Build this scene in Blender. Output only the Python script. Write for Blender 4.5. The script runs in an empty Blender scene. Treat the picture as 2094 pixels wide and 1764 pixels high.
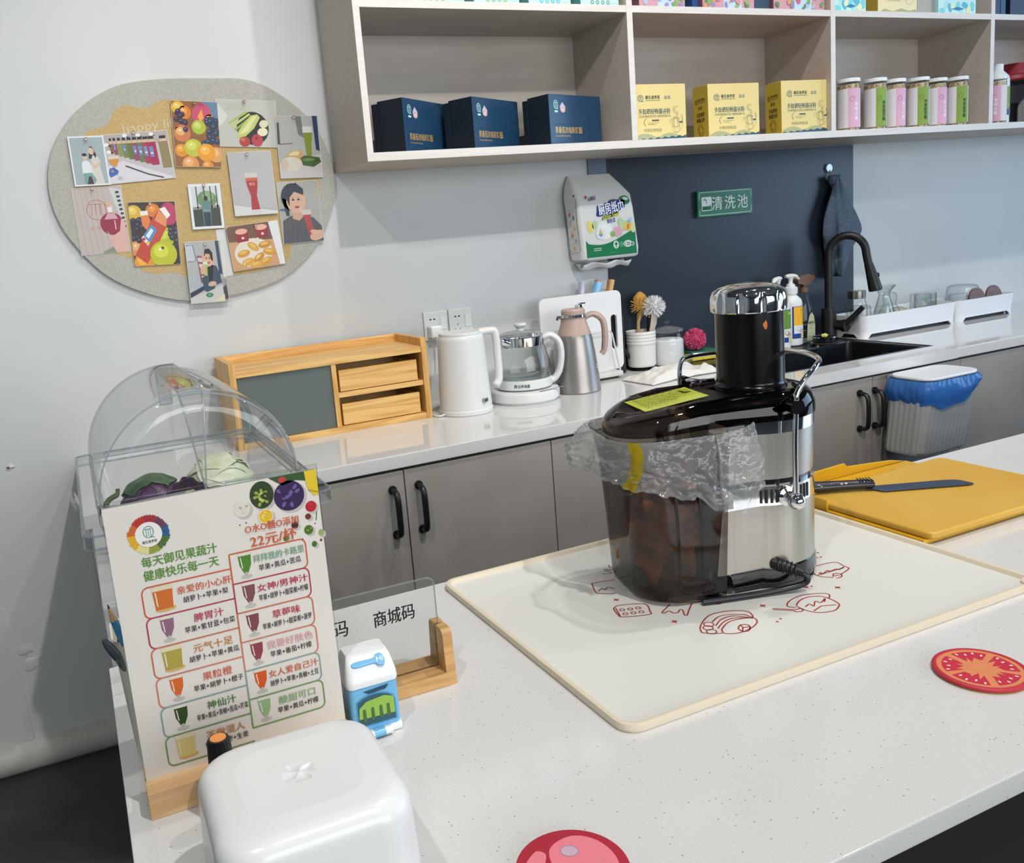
import bpy, bmesh, math, random
from mathutils import Vector, Matrix, noise
PI = math.pi
SC = bpy.context.scene
COL = SC.collection
random.seed(7)

# ------------------------------------------------------------------ camera
def set_camera():
    cd = bpy.data.cameras.new('camera'); co = bpy.data.objects.new('camera', cd); COL.objects.link(co)
    y, p, r = math.radians(-22.732), math.radians(-10.419), math.radians(-5.213)
    fw = Vector((math.sin(-y)*math.cos(p), math.cos(-y)*math.cos(p), math.sin(p)))
    rt = Vector((math.cos(-y), -math.sin(-y), 0)); up = rt.cross(fw)
    R = math.cos(r)*rt + math.sin(r)*up; U = -math.sin(r)*rt + math.cos(r)*up
    m = Matrix((R, U, -fw)).transposed().to_4x4(); m.translation = Vector((-.343, -2.512, 1.403))
    co.matrix_world = m
    cd.sensor_fit = 'HORIZONTAL'; cd.sensor_width = 36; cd.lens = 1767.147/2094*36
    cd.shift_x = (1047-898.876)/2094; cd.shift_y = (815.511-882)/2094
    cd.clip_start = .02; cd.clip_end = 60
    SC.camera = co
set_camera()

# ------------------------------------------------------------------ world, daylight, exposure
SC.view_settings.view_transform = 'Standard'; SC.view_settings.look = 'None'
SC.view_settings.gamma = 1; SC.view_settings.use_curve_mapping = False
SC.view_settings.exposure = 0.05
SC.cycles.max_bounces = 10; SC.cycles.diffuse_bounces = 4; SC.cycles.glossy_bounces = 5
SC.cycles.transmission_bounces = 6; SC.cycles.transparent_max_bounces = 32
SC.cycles.sample_clamp_indirect = 6; SC.cycles.caustics_reflective = False; SC.cycles.caustics_refractive = False
SC.cycles.use_denoising = True
w = bpy.data.worlds.new('daylight'); SC.world = w; w.use_nodes = True
bg = w.node_tree.nodes['Background']; bg.inputs[0].default_value = (.78, .90, 1.0, 1); bg.inputs[1].default_value = 1.6

def area(name, loc, target, sx, sy, power, color):
    l = bpy.data.lights.new(name, 'AREA'); l.shape = 'RECTANGLE'; l.size = sx; l.size_y = sy; l.energy = power; l.color = color
    o = bpy.data.objects.new(name, l); COL.objects.link(o); o.location = loc
    o.rotation_euler = (Vector(target)-Vector(loc)).to_track_quat('-Z', 'Y').to_euler(); return o
# daylight through the windows (a soft area just inside each opening)
area('daylight_right', (5.15, -2.4, 1.75), (0, -2.0, 1.0), 2.6, 1.7, 44, (.40, .66, 1.0))
area('daylight_front', (1.2, -5.9, 1.85), (.8, 0, 1.0), 4.2, 1.7, 92, (.98, .98, .98))
# ceiling lamps
def spot(name, loc, target, power, color, ang=110, rad=.035, blend=.6):
    l = bpy.data.lights.new(name, 'SPOT'); l.energy = power; l.color = color; l.spot_size = math.radians(ang); l.spot_blend = blend; l.shadow_soft_size = rad
    o = bpy.data.objects.new(name, l); COL.objects.link(o); o.location = loc
    o.rotation_euler = (Vector(target)-Vector(loc)).to_track_quat('-Z', 'Y').to_euler(); return o
WARM = (1.0, .955, .89)
spot('ceiling_spot', (.52, -1.42, 3.5), (.42, -.2, 1.2), 34, WARM, 84, .035, .9)
spot('ceiling_spot', (1.14, -1.42, 3.5), (1.0, -.2, 1.0), 66, WARM)
spot('ceiling_spot', (2.20, -1.42, 3.5), (2.0, -.2, 1.0), 56, WARM)
spot('ceiling_spot', (3.30, -1.42, 3.5), (3.2, -.2, 1.0), 24, (.80, .90, 1.0))
spot('ceiling_spot', (.50, -2.95, 3.5), (.35, -1.7, .9), 150, (1.0, .97, .93), 100)
spot('ceiling_spot', (-1.1, -2.75, 3.5), (-.4, -1.5, .9), 72, (1.0, .97, .93), 100)

# ------------------------------------------------------------------ colours and materials
def lin(c):
    c = c.lstrip('#'); v = [int(c[i:i+2], 16)/255 for i in (0, 2, 4)]
    return tuple((x/12.92 if x <= .04045 else ((x+.055)/1.055)**2.4) for x in v)+(1,)
_M = {}
def newmat(name):
    m = bpy.data.materials.new(name); m.use_nodes = True
    return m, m.node_tree, m.node_tree.nodes['Principled BSDF']
def mat(c, rough=.5, metal=0.0, coat=0.0, spec=.5, em=0, sss=0, aniso=0):
    k = (c, rough, metal, coat, spec, em, sss, aniso)
    if k in _M: return _M[k]
    m, nt, b = newmat('paint_'+c.lstrip('#'))
    b.inputs['Base Color'].default_value = lin(c); b.inputs['Roughness'].default_value = rough
    b.inputs['Metallic'].default_value = metal; b.inputs['Coat Weight'].default_value = coat; b.inputs['Coat Roughness'].default_value = .05
    b.inputs['Specular IOR Level'].default_value = spec
    if sss: b.inputs['Subsurface Weight'].default_value = sss; b.inputs['Subsurface Radius'].default_value = (.01, .01, .01)
    if aniso: b.inputs['Anisotropic'].default_value = aniso
    _M[k] = m; return m
def N(nt, t, **kw):
    n = nt.nodes.new(t)
    for k, v in kw.items():
        if hasattr(n, k): setattr(n, k, v)
        else: n.inputs[k].default_value = v
    return n
def clear(name, tint=(1, 1, 1), rough=.02, ior=1.45, haze=0.0, hazec='#ffffff', bump=0.0, bscale=30, edge=.6):
    """thin clear sheet: see-through with a tint, fresnel gloss, optional milky haze"""
    if name in _M: return _M[name]
    m = bpy.data.materials.new(name); m.use_nodes = True; nt = m.node_tree; nt.nodes.clear()
    out = N(nt, 'ShaderNodeOutputMaterial'); tr = N(nt, 'ShaderNodeBsdfTransparent'); tr.inputs[0].default_value = (*tint, 1)
    gl = N(nt, 'ShaderNodeBsdfGlossy'); gl.inputs['Roughness'].default_value = rough
    # Schlick reflectance, the same from both sides of the sheet
    r0 = ((ior-1)/(ior+1))**2; lw = N(nt, 'ShaderNodeLayerWeight'); lw.inputs[0].default_value = .5
    pw = N(nt, 'ShaderNodeMath', operation='POWER'); pw.inputs[1].default_value = 5.0
    fr = N(nt, 'ShaderNodeMath', operation='MULTIPLY_ADD'); fr.inputs[1].default_value = 1-r0; fr.inputs[2].default_value = r0
    nt.links.new(lw.outputs['Facing'], pw.inputs[0]); nt.links.new(pw.outputs[0], fr.inputs[0])
    mx = N(nt, 'ShaderNodeMixShader'); L = nt.links.new
    src = tr
    # the sheet is crossed at a slant towards its outline, so it absorbs more there
    p2 = N(nt, 'ShaderNodeMath', operation='POWER'); p2.inputs[1].default_value = 2.6; L(lw.outputs['Facing'], p2.inputs[0])
    tm = N(nt, 'ShaderNodeMix', data_type='RGBA'); tm.inputs[6].default_value = (*tint, 1); tm.inputs[7].default_value = tuple(c*edge for c in tint)+(1,)
    L(p2.outputs[0], tm.inputs[0]); L(tm.outputs[2], tr.inputs[0])
    if haze:
        df = N(nt, 'ShaderNodeBsdfDiffuse'); df.inputs[0].default_value = lin(hazec)
        tl = N(nt, 'ShaderNodeBsdfTranslucent'); tl.inputs[0].default_value = lin(hazec)
        a = N(nt, 'ShaderNodeMixShader'); a.inputs[0].default_value = .5; L(df.outputs[0], a.inputs[1]); L(tl.outputs[0], a.inputs[2])
        h = N(nt, 'ShaderNodeMixShader'); h.inputs[0].default_value = haze; L(tr.outputs[0], h.inputs[1]); L(a.outputs[0], h.inputs[2]); src = h
    if bump:
        tc = N(nt, 'ShaderNodeTexCoord'); ns = N(nt, 'ShaderNodeTexNoise'); ns.inputs['Scale'].default_value = bscale; ns.inputs['Detail'].default_value = 3
        bp = N(nt, 'ShaderNodeBump'); bp.inputs['Strength'].default_value = bump; bp.inputs['Distance'].default_value = .01
        L(tc.outputs['Object'], ns.inputs['Vector']); L(ns.outputs[0], bp.inputs['Height']); L(bp.outputs[0], gl.inputs['Normal']); L(bp.outputs[0], lw.inputs['Normal'])
    L(fr.outputs[0], mx.inputs[0]); L(src.outputs[0], mx.inputs[1]); L(gl.outputs[0], mx.inputs[2]); L(mx.outputs[0], out.inputs[0])
    _M[name] = m; return m
def grainy(name, c1, c2, scale=(1, 1, 1), nscale=8, rough=.5, detail=5, dist=0.0, lo=.35, hi=.65, bump=0.0, coat=0.0, metal=0.0, bscale=None):
    if name in _M: return _M[name]
    m, nt, b = newmat(name); L = nt.links.new
    tc = N(nt, 'ShaderNodeTexCoord'); mp = N(nt, 'ShaderNodeMapping'); mp.inputs['Scale'].default_value = scale
    ns = N(nt, 'ShaderNodeTexNoise'); ns.inputs['Scale'].default_value = nscale; ns.inputs['Detail'].default_value = detail; ns.inputs['Distortion'].default_value = dist
    cr = N(nt, 'ShaderNodeValToRGB'); cr.color_ramp.elements[0].position = lo; cr.color_ramp.elements[1].position = hi
    cr.color_ramp.elements[0].color = lin(c1); cr.color_ramp.elements[1].color = lin(c2)
    L(tc.outputs['Object'], mp.inputs[0]); L(mp.outputs[0], ns.inputs['Vector']); L(ns.outputs[0], cr.inputs[0]); L(cr.outputs[0], b.inputs['Base Color'])
    b.inputs['Roughness'].default_value = rough; b.inputs['Coat Weight'].default_value = coat; b.inputs['Coat Roughness'].default_value = .06; b.inputs['Metallic'].default_value = metal
    if bump:
        bp = N(nt, 'ShaderNodeBump'); bp.inputs['Strength'].default_value = bump; bp.inputs['Distance'].default_value = .002
        L(ns.outputs[0], bp.inputs['Height']); L(bp.outputs[0], b.inputs['Normal'])
    _M[name] = m; return m
def wood(name, c1, c2, axis='x', nscale=6, rough=.42):
    if name in _M: return _M[name]
    m, nt, b = newmat(name); L = nt.links.new
    tc = N(nt, 'ShaderNodeTexCoord'); mp = N(nt, 'ShaderNodeMapping')
    s = [14, 14, 14]; s['xyz'.index(axis)] = .9; mp.inputs['Scale'].default_value = s
    ns = N(nt, 'ShaderNodeTexNoise'); ns.inputs['Scale'].default_value = nscale*.35; ns.inputs['Detail'].default_value = 4; ns.inputs['Distortion'].default_value = .6
    wv = N(nt, 'ShaderNodeMath', operation='SINE'); mu = N(nt, 'ShaderNodeMath', operation='MULTIPLY'); mu.inputs[1].default_value = 26
    ad = N(nt, 'ShaderNodeMath', operation='MULTIPLY_ADD'); ad.inputs[1].default_value = .25; ad.inputs[2].default_value = .5
    fine = N(nt, 'ShaderNodeTexNoise'); fine.inputs['Scale'].default_value = 9; fine.inputs['Detail'].default_value = 6
    mix = N(nt, 'ShaderNodeMath', operation='MULTIPLY_ADD'); mix.inputs[1].default_value = .5
    cr = N(nt, 'ShaderNodeValToRGB'); cr.color_ramp.elements[0].position = .3; cr.color_ramp.elements[1].position = .95
    cr.color_ramp.elements[0].color = lin(c1); cr.color_ramp.elements[1].color = lin(c2)
    L(tc.outputs['Object'], mp.inputs[0]); L(mp.outputs[0], ns.inputs['Vector']); L(mp.outputs[0], fine.inputs['Vector'])
    L(ns.outputs[0], mu.inputs[0]); L(mu.outputs[0], wv.inputs[0]); L(wv.outputs[0], ad.inputs[0]); L(fine.outputs[0], mix.inputs[0]); L(ad.outputs[0], mix.inputs[2])
    L(mix.outputs[0], cr.inputs[0]); L(cr.outputs[0], b.inputs['Base Color']); b.inputs['Roughness'].default_value = rough
    _M[name] = m; return m
def quartz(name, base, dark, rough):
    m, nt, b = newmat(name); L = nt.links.new
    tc = N(nt, 'ShaderNodeTexCoord'); out = None
    def speck(scale, thr, col, prev):
        v = N(nt, 'ShaderNodeTexVoronoi'); v.inputs['Scale'].default_value = scale
        wn = N(nt, 'ShaderNodeSeparateColor'); lt = N(nt, 'ShaderNodeMath', operation='LESS_THAN'); lt.inputs[1].default_value = .24
        gt = N(nt, 'ShaderNodeMath', operation='GREATER_THAN'); gt.inputs[1].default_value = thr
        mu = N(nt, 'ShaderNodeMath', operation='MULTIPLY'); mx = N(nt, 'ShaderNodeMix', data_type='RGBA')
        L(tc.outputs['Object'], v.inputs['Vector']); L(v.outputs['Distance'], lt.inputs[0]); L(v.outputs['Color'], wn.inputs[0]); L(wn.outputs[0], gt.inputs[0])
        L(lt.outputs[0], mu.inputs[0]); L(gt.outputs[0], mu.inputs[1]); L(mu.outputs[0], mx.inputs[0])
        if prev is None: mx.inputs[6].default_value = lin(base)
        else: L(prev, mx.inputs[6])
        mx.inputs[7].default_value = lin(col); return mx.outputs[2]
    p = speck(520, .80, dark, None); p = speck(300, .95, '#93938f', p); p = speck(480, .8, '#e6e6e4', p)
    L(p, b.inputs['Base Color']); b.inputs['Roughness'].default_value = rough
    return m
WHITE = mat('#e9e9e7', .35); BLACK = mat('#0c0d0f', .28, coat=.4); CHROME = mat('#e6e8ea', .06, 1.0)
MATBLACK = mat('#0d0e10', .42)
WALL = grainy('wall_paint', '#c9cdce', '#cfd2d2', (1, 1, 1), 3, .55, 6)
STEEL = grainy('brushed_steel', '#b4b2aa', '#bbb9b1', (60, 60, 1.0), 3, .33, 4, metal=1.0)
PINE = wood('pine_wood', '#c58f45', '#e3b872', 'x')
PINEZ = wood('pine_wood_upright', '#c08a42', '#dcae66', 'z')
BAMBOO = wood('bamboo_wood', '#b0834b', '#cda068', 'x', 9)
BEECH = wood('beech_wood', '#c89a68', '#dcb88c', 'x', 9)
CABIN = grainy('cabinet_laminate', '#9a948c', '#a29c95', (1.5, 40, 1.5), 5, .55, 5)
SHELFW = grainy('whitewashed_board', '#bdb3a8', '#c4bbb1', (1.2, 12, 12), 4, .5, 5)
SHELFE = grainy('whitewashed_edge', '#d5d0cb', '#dcd8d3', (2, 30, 30), 5, .45, 5)
QUARTZ = quartz('quartz_island', '#d2d2d1', '#bdbdba', .11)
QUARTZB = quartz('quartz_back_counter', '#d8d7d5', '#cfcfcc', .06)
GLASS = clear('clear_glass', (.96, .975, .97), .01, 1.6, edge=.45)
ACRYL = clear('clear_acrylic', (.93, .945, .94), .02, 1.35)

# ------------------------------------------------------------------ mesh builder
class B:
    def __init__(s): s.bm = bmesh.new(); s.mats = []
    def mi(s, m):
        if m not in s.mats: s.mats.append(m)
        return s.mats.index(m)
    def _set(s, faces, m):
        i = s.mi(m)
        for f in faces: f.material_index = i
    def box(s, x0, x1, y0, y1, z0, z1, m, bev=0.0, seg=2, M=None):
        vs = [s.bm.verts.new((x, y, z)) for x in (x0, x1) for y in (y0, y1) for z in (z0, z1)]
        q = [(0, 1, 3, 2), (4, 6, 7, 5), (0, 4, 5, 1), (2, 3, 7, 6), (0, 2, 6, 4), (1, 5, 7, 3)]
        fs = [s.bm.faces.new([vs[i] for i in f]) for f in q]; s._set(fs, m)
        if M: bmesh.ops.transform(s.bm, matrix=M, verts=vs)
        if bev > 0:
            es = list({e for f in fs for e in f.edges})
            r = bmesh.ops.bevel(s.bm, geom=es, offset=bev, segments=seg, profile=.5, affect='EDGES', clamp_overlap=True)
            s._set(r['faces'], m)
        return s
    def rings(s, rings, m, cap0=True, cap1=True, closed=True):
        rs = [[s.bm.verts.new(p) for p in r] for r in rings]; fs = []; n = len(rs[0])
        for a, b in zip(rs, rs[1:]):
            for i in range(n if closed else n-1):
                j = (i+1) % n
                try: fs.append(s.bm.faces.new((a[i], a[j], b[j], b[i])))
                except ValueError: pass
        if cap0 and closed: fs.append(s.bm.faces.new(rs[0][::-1]))
        if cap1 and closed: fs.append(s.bm.faces.new(rs[-1]))
        s._set(fs, m); return s
    def lathe(s, prof, m, c=(0, 0, 0), n=32, cap0=True, cap1=True, M=None, sy=1.0):
        R = []
        for r, z in prof:
            ring = [Vector((c[0]+r*math.cos(2*PI*i/n), c[1]+sy*r*math.sin(2*PI*i/n), c[2]+z)) for i in range(n)]
            if M: ring = [M @ p for p in ring]
            R.append(ring)
        return s.rings(R, m, cap0 and prof[0][0] > 1e-5, cap1 and prof[-1][0] > 1e-5)
    def tube(s, pts, r, m, n=10, closed=False, flat=1.0):
        P = [Vector(p) for p in pts]; k = len(P); rr = r if isinstance(r, (list, tuple)) else [r]*k
        T = []
        for i in range(k):
            a = P[(i-1) % k] if (closed or i) else P[i]; b = P[(i+1) % k] if (closed or i < k-1) else P[i]
            T.append((b-a).normalized())
        up = Vector((0, 0, 1)) if abs(T[0].z) < .9 else Vector((1, 0, 0)); nrm = (up-T[0]*up.dot(T[0])).normalized(); R = []
        for i in range(k):
            nrm = (nrm-T[i]*nrm.dot(T[i])).normalized(); bn = T[i].cross(nrm)
            R.append([P[i]+(nrm*math.cos(2*PI*j/n)+bn*math.sin(2*PI*j/n)*flat)*rr[i] for j in range(n)])
        if closed: R.append(R[0]); return s.rings(R, m, False, False)
        return s.rings(R, m)
    def prism(s, poly, a0, a1, m, plane='xy', bev=0.0, seg=2, M=None):
        def P(u, v, a): return {'xy': (u, v, a), 'xz': (u, a, v), 'yz': (a, u, v)}[plane]
        r0 = [s.bm.verts.new(P(u, v, a0)) for u, v in poly]; r1 = [s.bm.verts.new(P(u, v, a1)) for u, v in poly]; n = len(poly)
        fs = [s.bm.faces.new((r0[i], r0[(i+1) % n], r1[(i+1) % n], r1[i])) for i in range(n)]
        c0 = s.bm.faces.new(r0[::-1]); c1 = s.bm.faces.new(r1); fs += [c0, c1]; s._set(fs, m)
        if M: bmesh.ops.transform(s.bm, matrix=M, verts=r0+r1)
        bmesh.ops.recalc_face_normals(s.bm, faces=fs)
        if bev > 0:
            es = list(set(c0.edges) | set(c1.edges))
            r = bmesh.ops.bevel(s.bm, geom=es, offset=bev, segments=seg, profile=.5, affect='EDGES', clamp_overlap=True); s._set(r['faces'], m)
        return s
    def blob(s, c, rad, m, amp=0.0, freq=8, sub=3, seed=0, M=None, lobes=None):
        r = bmesh.ops.create_icosphere(s.bm, subdivisions=sub, radius=1); vs = r['verts']
        for v in vs:
            d = v.co.copy(); k = 1+amp*noise.noise(d*freq*.2+Vector((seed, seed*1.7, 0)))
            if lobes: k += lobes(d)
            v.co = Vector((d.x*rad[0]*k, d.y*rad[1]*k, d.z*rad[2]*k))
            if M: v.co = M @ v.co
            v.co += Vector(c)
        s._set({f for v in vs for f in v.link_faces}, m); return s
    def grid(s, f, nu, nv, m):
        V = [[s.bm.verts.new(f(i/(nu-1), j/(nv-1))) for j in range(nv)] for i in range(nu)]; fs = []
        for i in range(nu-1):
            for j in range(nv-1): fs.append(s.bm.faces.new((V[i][j], V[i+1][j], V[i+1][j+1], V[i][j+1])))
        s._set(fs, m); return s
    def canvas(s, cv, f):
        for verts, faces, m, l in cv.it:
            vs = [s.bm.verts.new(f(u, v, l)) for u, v in verts]; out = []
            for fc in faces:
                try: out.append(s.bm.faces.new([vs[i] for i in fc]))
                except ValueError: pass
            s._set(out, m)
        return s
    def build(s, name, parent=None, loc=(0, 0, 0), rotz=0.0, ang=38, smooth=True, solid=0.0, sub=0):
        me = bpy.data.meshes.new(name); s.bm.normal_update(); s.bm.to_mesh(me); s.bm.free()
        for m in s.mats: me.materials.append(m)
        if smooth:
            for p in me.polygons: p.use_smooth = True
            me.set_sharp_from_angle(angle=math.radians(ang))
        o = bpy.data.objects.new(name, me); COL.objects.link(o); o.location = loc; o.rotation_euler = (0, 0, rotz)
        if parent: o.parent = parent
        if solid: md = o.modifiers.new('thickness', 'SOLIDIFY'); md.thickness = solid; md.offset = 0
        if smooth and ang < 120 and len(me.polygons) < 20000: md = o.modifiers.new('weighted_normals', 'WEIGHTED_NORMAL'); md.keep_sharp = True; md.mode = 'FACE_AREA'
        if sub: md = o.modifiers.new('smooth', 'SUBSURF'); md.levels = sub; md.render_levels = sub
        return o
def rrect(w, h, r, n=5, cx=0.0, cy=0.0):
    out = []
    for sx, sy, a in ((1, 1, 0), (-1, 1, 90), (-1, -1, 180), (1, -1, 270)):
        for i in range(n+1):
            t = math.radians(a+90*i/n); out.append((cx+sx*(w/2-r)+r*math.cos(t), cy+sy*(h/2-r)+r*math.sin(t)))
    return out
def smooth_poly(pts, k=5, closed=True):
    n = len(pts); out = []
    for i in range(n if closed else n-1):
        g = lambda j: pts[j % n] if closed else pts[min(max(j, 0), n-1)]
        p0, p1, p2, p3 = g(i-1), g(i), g(i+1), g(i+2)
        for t in range(k):
            t /= k
            out.append(tuple(.5*((2*b)+(-a+c)*t+(2*a-5*b+4*c-d)*t*t+(-a+3*b-3*c+d)*t**3) for a, b, c, d in zip(p0, p1, p2, p3)))
    if not closed: out.append(tuple(pts[-1]))
    return out
def setp(o, label, cat, group=None, kind=None):
    if label: o['label'] = label
    if cat: o['category'] = cat
    if group: o['group'] = group
    if kind: o['kind'] = kind
    return o
def thing(name, label, cat, loc=(0, 0, 0), rotz=0.0, group=None):
    o = bpy.data.objects.new(name, None); COL.objects.link(o); o.location = loc; o.rotation_euler = (0, 0, rotz); o.empty_display_size = .03
    return setp(o, label, cat, group)
def struct(b, name, **kw):
    o = b.build(name, **kw); o['kind'] = 'structure'; return o
def dup(root, loc, rotz=None, label=None):
    def cp(o, par):
        c = o.copy(); COL.objects.link(c); c.parent = par
        for ch in list(o.children): cp(ch, c)
        return c
    r = cp(root, None); r.location = loc
    if rotz is not None: r.rotation_euler = (0, 0, rotz)
    if label: r['label'] = label
    return r

# ------------------------------------------------------------------ flat printed graphics
_T = {}
def text_geo(s, bold):
    k = (s, bold)
    if k not in _T:
        c = bpy.data.curves.new('lettering', 'FONT'); c.body = s; c.size = 1; c.resolution_u = 2; c.offset = bold
        o = bpy.data.objects.new('lettering', c); me = bpy.data.meshes.new_from_object(o)
        _T[k] = ([(v.co.x, v.co.y) for v in me.vertices], [tuple(p.vertices) for p in me.polygons])
        bpy.data.objects.remove(o); bpy.data.meshes.remove(me); bpy.data.curves.remove(c)
    return _T[k]
class Cv:
    """flat artwork in metres, u right, v up; l = layer"""
    def __init__(s, rough=.45): s.it = []; s.rough = rough
    def m(s, c): return c if not isinstance(c, str) else mat(c, s.rough, spec=.3)
    def poly(s, pts, c, l=1): s.it.append((list(pts), [tuple(range(len(pts)))], s.m(c), l)); return s
    def rect(s, x0, y0, x1, y1, c, l=1, r=0, rot=0):
        p = rrect(x1-x0, y1-y0, r, 4, (x0+x1)/2, (y0+y1)/2) if r else [(x0, y0), (x1, y0), (x1, y1), (x0, y1)]
        if rot:
            cx, cy = (x0+x1)/2, (y0+y1)/2; ca, sa = math.cos(rot), math.sin(rot); p = [(cx+(x-cx)*ca-(y-cy)*sa, cy+(x-cx)*sa+(y-cy)*ca) for x, y in p]
        return s.poly(p, c, l)
    def ell(s, cx, cy, rx, ry, c, l=1, n=22, rot=0):
        ca, sa = math.cos(rot), math.sin(rot)
        return s.poly([(cx+rx*math.cos(2*PI*i/n)*ca-ry*math.sin(2*PI*i/n)*sa, cy+rx*math.cos(2*PI*i/n)*sa+ry*math.sin(2*PI*i/n)*ca) for i in range(n)], c, l)
    def line(s, pts, w, c, l=1, closed=False):
        P = [Vector((p[0], p[1])) for p in pts]; n = len(P); a = []; b = []
        for i in range(n):
            p0 = P[(i-1) % n] if (closed or i) else P[i]; p1 = P[(i+1) % n] if (closed or i < n-1) else P[i]
            t = (p1-p0); t = t.normalized() if t.length > 1e-9 else Vector((1, 0)); nn = Vector((-t.y, t.x))*w/2; a.append(tuple(P[i]+nn)); b.append(tuple(P[i]-nn))
        V = a+b; F = [(i, (i+1) % n, n+(i+1) % n, n+i) for i in range(n if closed else n-1)]
        s.it.append((V, F, s.m(c), l)); return s
    def text(s, t, x, y, h, c, l=2, al='c', w=None, bold=0.0, rot=0.0, shear=0.0, sx=1.0):
        V, F = text_geo(t, 0)
        if not V: return s
        x0, x1 = min(v[0] for v in V), max(v[0] for v in V); y0, y1 = min(v[1] for v in V), max(v[1] for v in V)
        k = h/.92 if y1-y0 > .8 else h/.72; kx = w/(x1-x0) if w else k*sx; W = (x1-x0)*kx; ca, sa = math.cos(rot), math.sin(rot)
        ox = {'c': -W/2, 'l': 0, 'r': -W}[al]; yc = .38 if y1-y0 > .8 else .34; out = []
        for u, v in V:
            a = (u-x0)*kx+ox; b = (v-yc)*k; a += b*shear
            out.append((x+a*ca-b*sa, y+a*sa+b*ca))
        d = bold*k*.8
        for i, (dx, dy) in enumerate(((-d, -d*.6), (d, d*.6)) if d else ((0, 0),)): s.it.append(([(p+dx, q+dy) for p, q in out], F, s.m(c), l+.5*i))
        return s
    def vtext(s, t, x, y, h, c, l=2, bold=0.0, gap=1.15):
        for i, ch in enumerate(t): s.text(ch, x, y-i*h*gap, h, c, l, bold=bold)
        return s
def face(O, U, V, eps=.00025):
    O, U, V = Vector(O), Vector(U), Vector(V); Nn = U.cross(V).normalized()
    return lambda u, v, l: O+U*u+V*v+Nn*(eps*l)
def cyl(r, z0, a0, eps=.0003, c=(0, 0)):
    """wrap: u is arc length from angle a0 (counter-clockwise), v height"""
    return lambda u, v, l: Vector((c[0]+(r+eps*l)*math.cos(a0+u/r), c[1]+(r+eps*l)*math.sin(a0+u/r), z0+v))

# ------------------------------------------------------------------ the room
FZ = .068
CONC = grainy('dark_concrete', '#2c2e31', '#3b3d40', (1, 1, 1), 5, .5, 8, .5)
struct(B().box(-3.2, 5.3, -6.1, .1, FZ-.1, FZ, CONC), 'floor')
CEIL = mat('#55585a', .8); WALLF = mat('#8d8d8a', .7)
struct(B().box(-3.2, 5.3, -6.1, .1, 3.7, 3.8, CEIL), 'ceiling')
b = B().box(-3.2, 5.3, 0, .1, FZ, 3.7, WALL)
# flaked plaster near the skirting at the left end
b.rings([[Vector((x, -y, z)) for x, z in pts] for y, pts in ((0, [(-.80, .14), (-.60, .145), (-.612, .53), (-.70, .60), (-.80, .62)]), (.004, [(-.80, .14), (-.604, .145), (-.617, .525), (-.70, .595), (-.80, .615)]))], WALL, False, True)
for cx, cz, r in ((-.585, .405, .020), (-.578, .36, .025)):
    b.blob((cx, 0, cz), (r, .004, r*.8), WALL, .9, 14, 2, cx*50)
b.blob((-.54, 0, .913), (.010, .004, .008), WALL, .8, 14, 2, 3); b.blob((-.543, -.0025, .913), (.004, .003, .003), mat('#7a5236', .8), .6, 14, 2, 5)
struct(b, 'wall_back')
struct(B().box(-3.3, -3.2, -6.1, .1, FZ, 3.7, WALL), 'wall_left')
def holed(axis, at, th, s0, s1, holes):
    b = B()
    def bx(a0, a1, z0, z1):
        if axis == 'x': b.box(at, at+th, a0, a1, z0, z1, WALLF)
        else: b.box(a0, a1, at, at+th, z0, z1, WALLF)
    c = s0
    for a0, a1, z0, z1 in holes:
        bx(c, a0, FZ, 3.7); bx(a0, a1, FZ, z0); bx(a0, a1, z1, 3.7); c = a1
    bx(c, s1, FZ, 3.7); return b
struct(holed('x', 5.2, .1, -6.1, .1, [(-3.7, -1.1, .9, 2.6)]), 'wall_right')
struct(holed('y', -6.1, .1, -3.2, 5.3, [(-1.6, 1.0, .9, 2.7), (1.5, 4.1, .9, 2.7)]), 'wall_front')
DARKF = mat('#33373c', .4)
def window(n, axis, at, a0, a1, z0, z1):
    b = B(); t = .05
    def bx(p0, p1, q0, q1, m, d=.03):
        if axis == 'x': b.box(at-d, at+d, p0, p1, q0, q1, m)
        else: b.box(p0, p1, at-d, at+d, q0, q1, m)
    bx(a0, a1, z0, z0+t, DARKF); bx(a0, a1, z1-t, z1, DARKF); bx(a0, a0+t, z0, z1, DARKF); bx(a1-t, a1, z0, z1, DARKF)
    for k in (1, 2): m = a0+(a1-a0)*k/3; bx(m-.03, m+.03, z0, z1, DARKF)
    fr = struct(b, 'window_%d' % n)
    b = B(); bx(a0+t, a1-t, z0+t, z1-t, ACRYL, .003); b.build('pane', fr)
window(1, 'x', 5.25, -3.7, -1.1, .9, 2.6); window(2, 'y', -6.05, -1.6, 1.0, .9, 2.7); window(3, 'y', -6.05, 1.5, 4.1, .9, 2.7)
# rounded white skirting roll along the wall
def skirt():
    pr = [(0, FZ), (-.030, FZ), (-.042, FZ+.012), (-.046, FZ+.035), (-.038, FZ+.058), (-.018, FZ+.072), (0, FZ+.076)]
    b = B(); b.rings([[Vector((x, y, z)) for y, z in pr] for x in (-3.2, -.37)], grainy('old_skirting', '#b3b0aa', '#cbc8c2', (1, 1, 1), 9, .6)); struct(b, 'baseboard_back')
skirt()
NAVY = grainy('navy_panel', '#1b222d', '#222a36', (1, 1, 1), 2, .38, 4)
struct(B().box(1.376, 2.52, -.006, 0, .9, 1.617, NAVY), 'trim_1')

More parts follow.
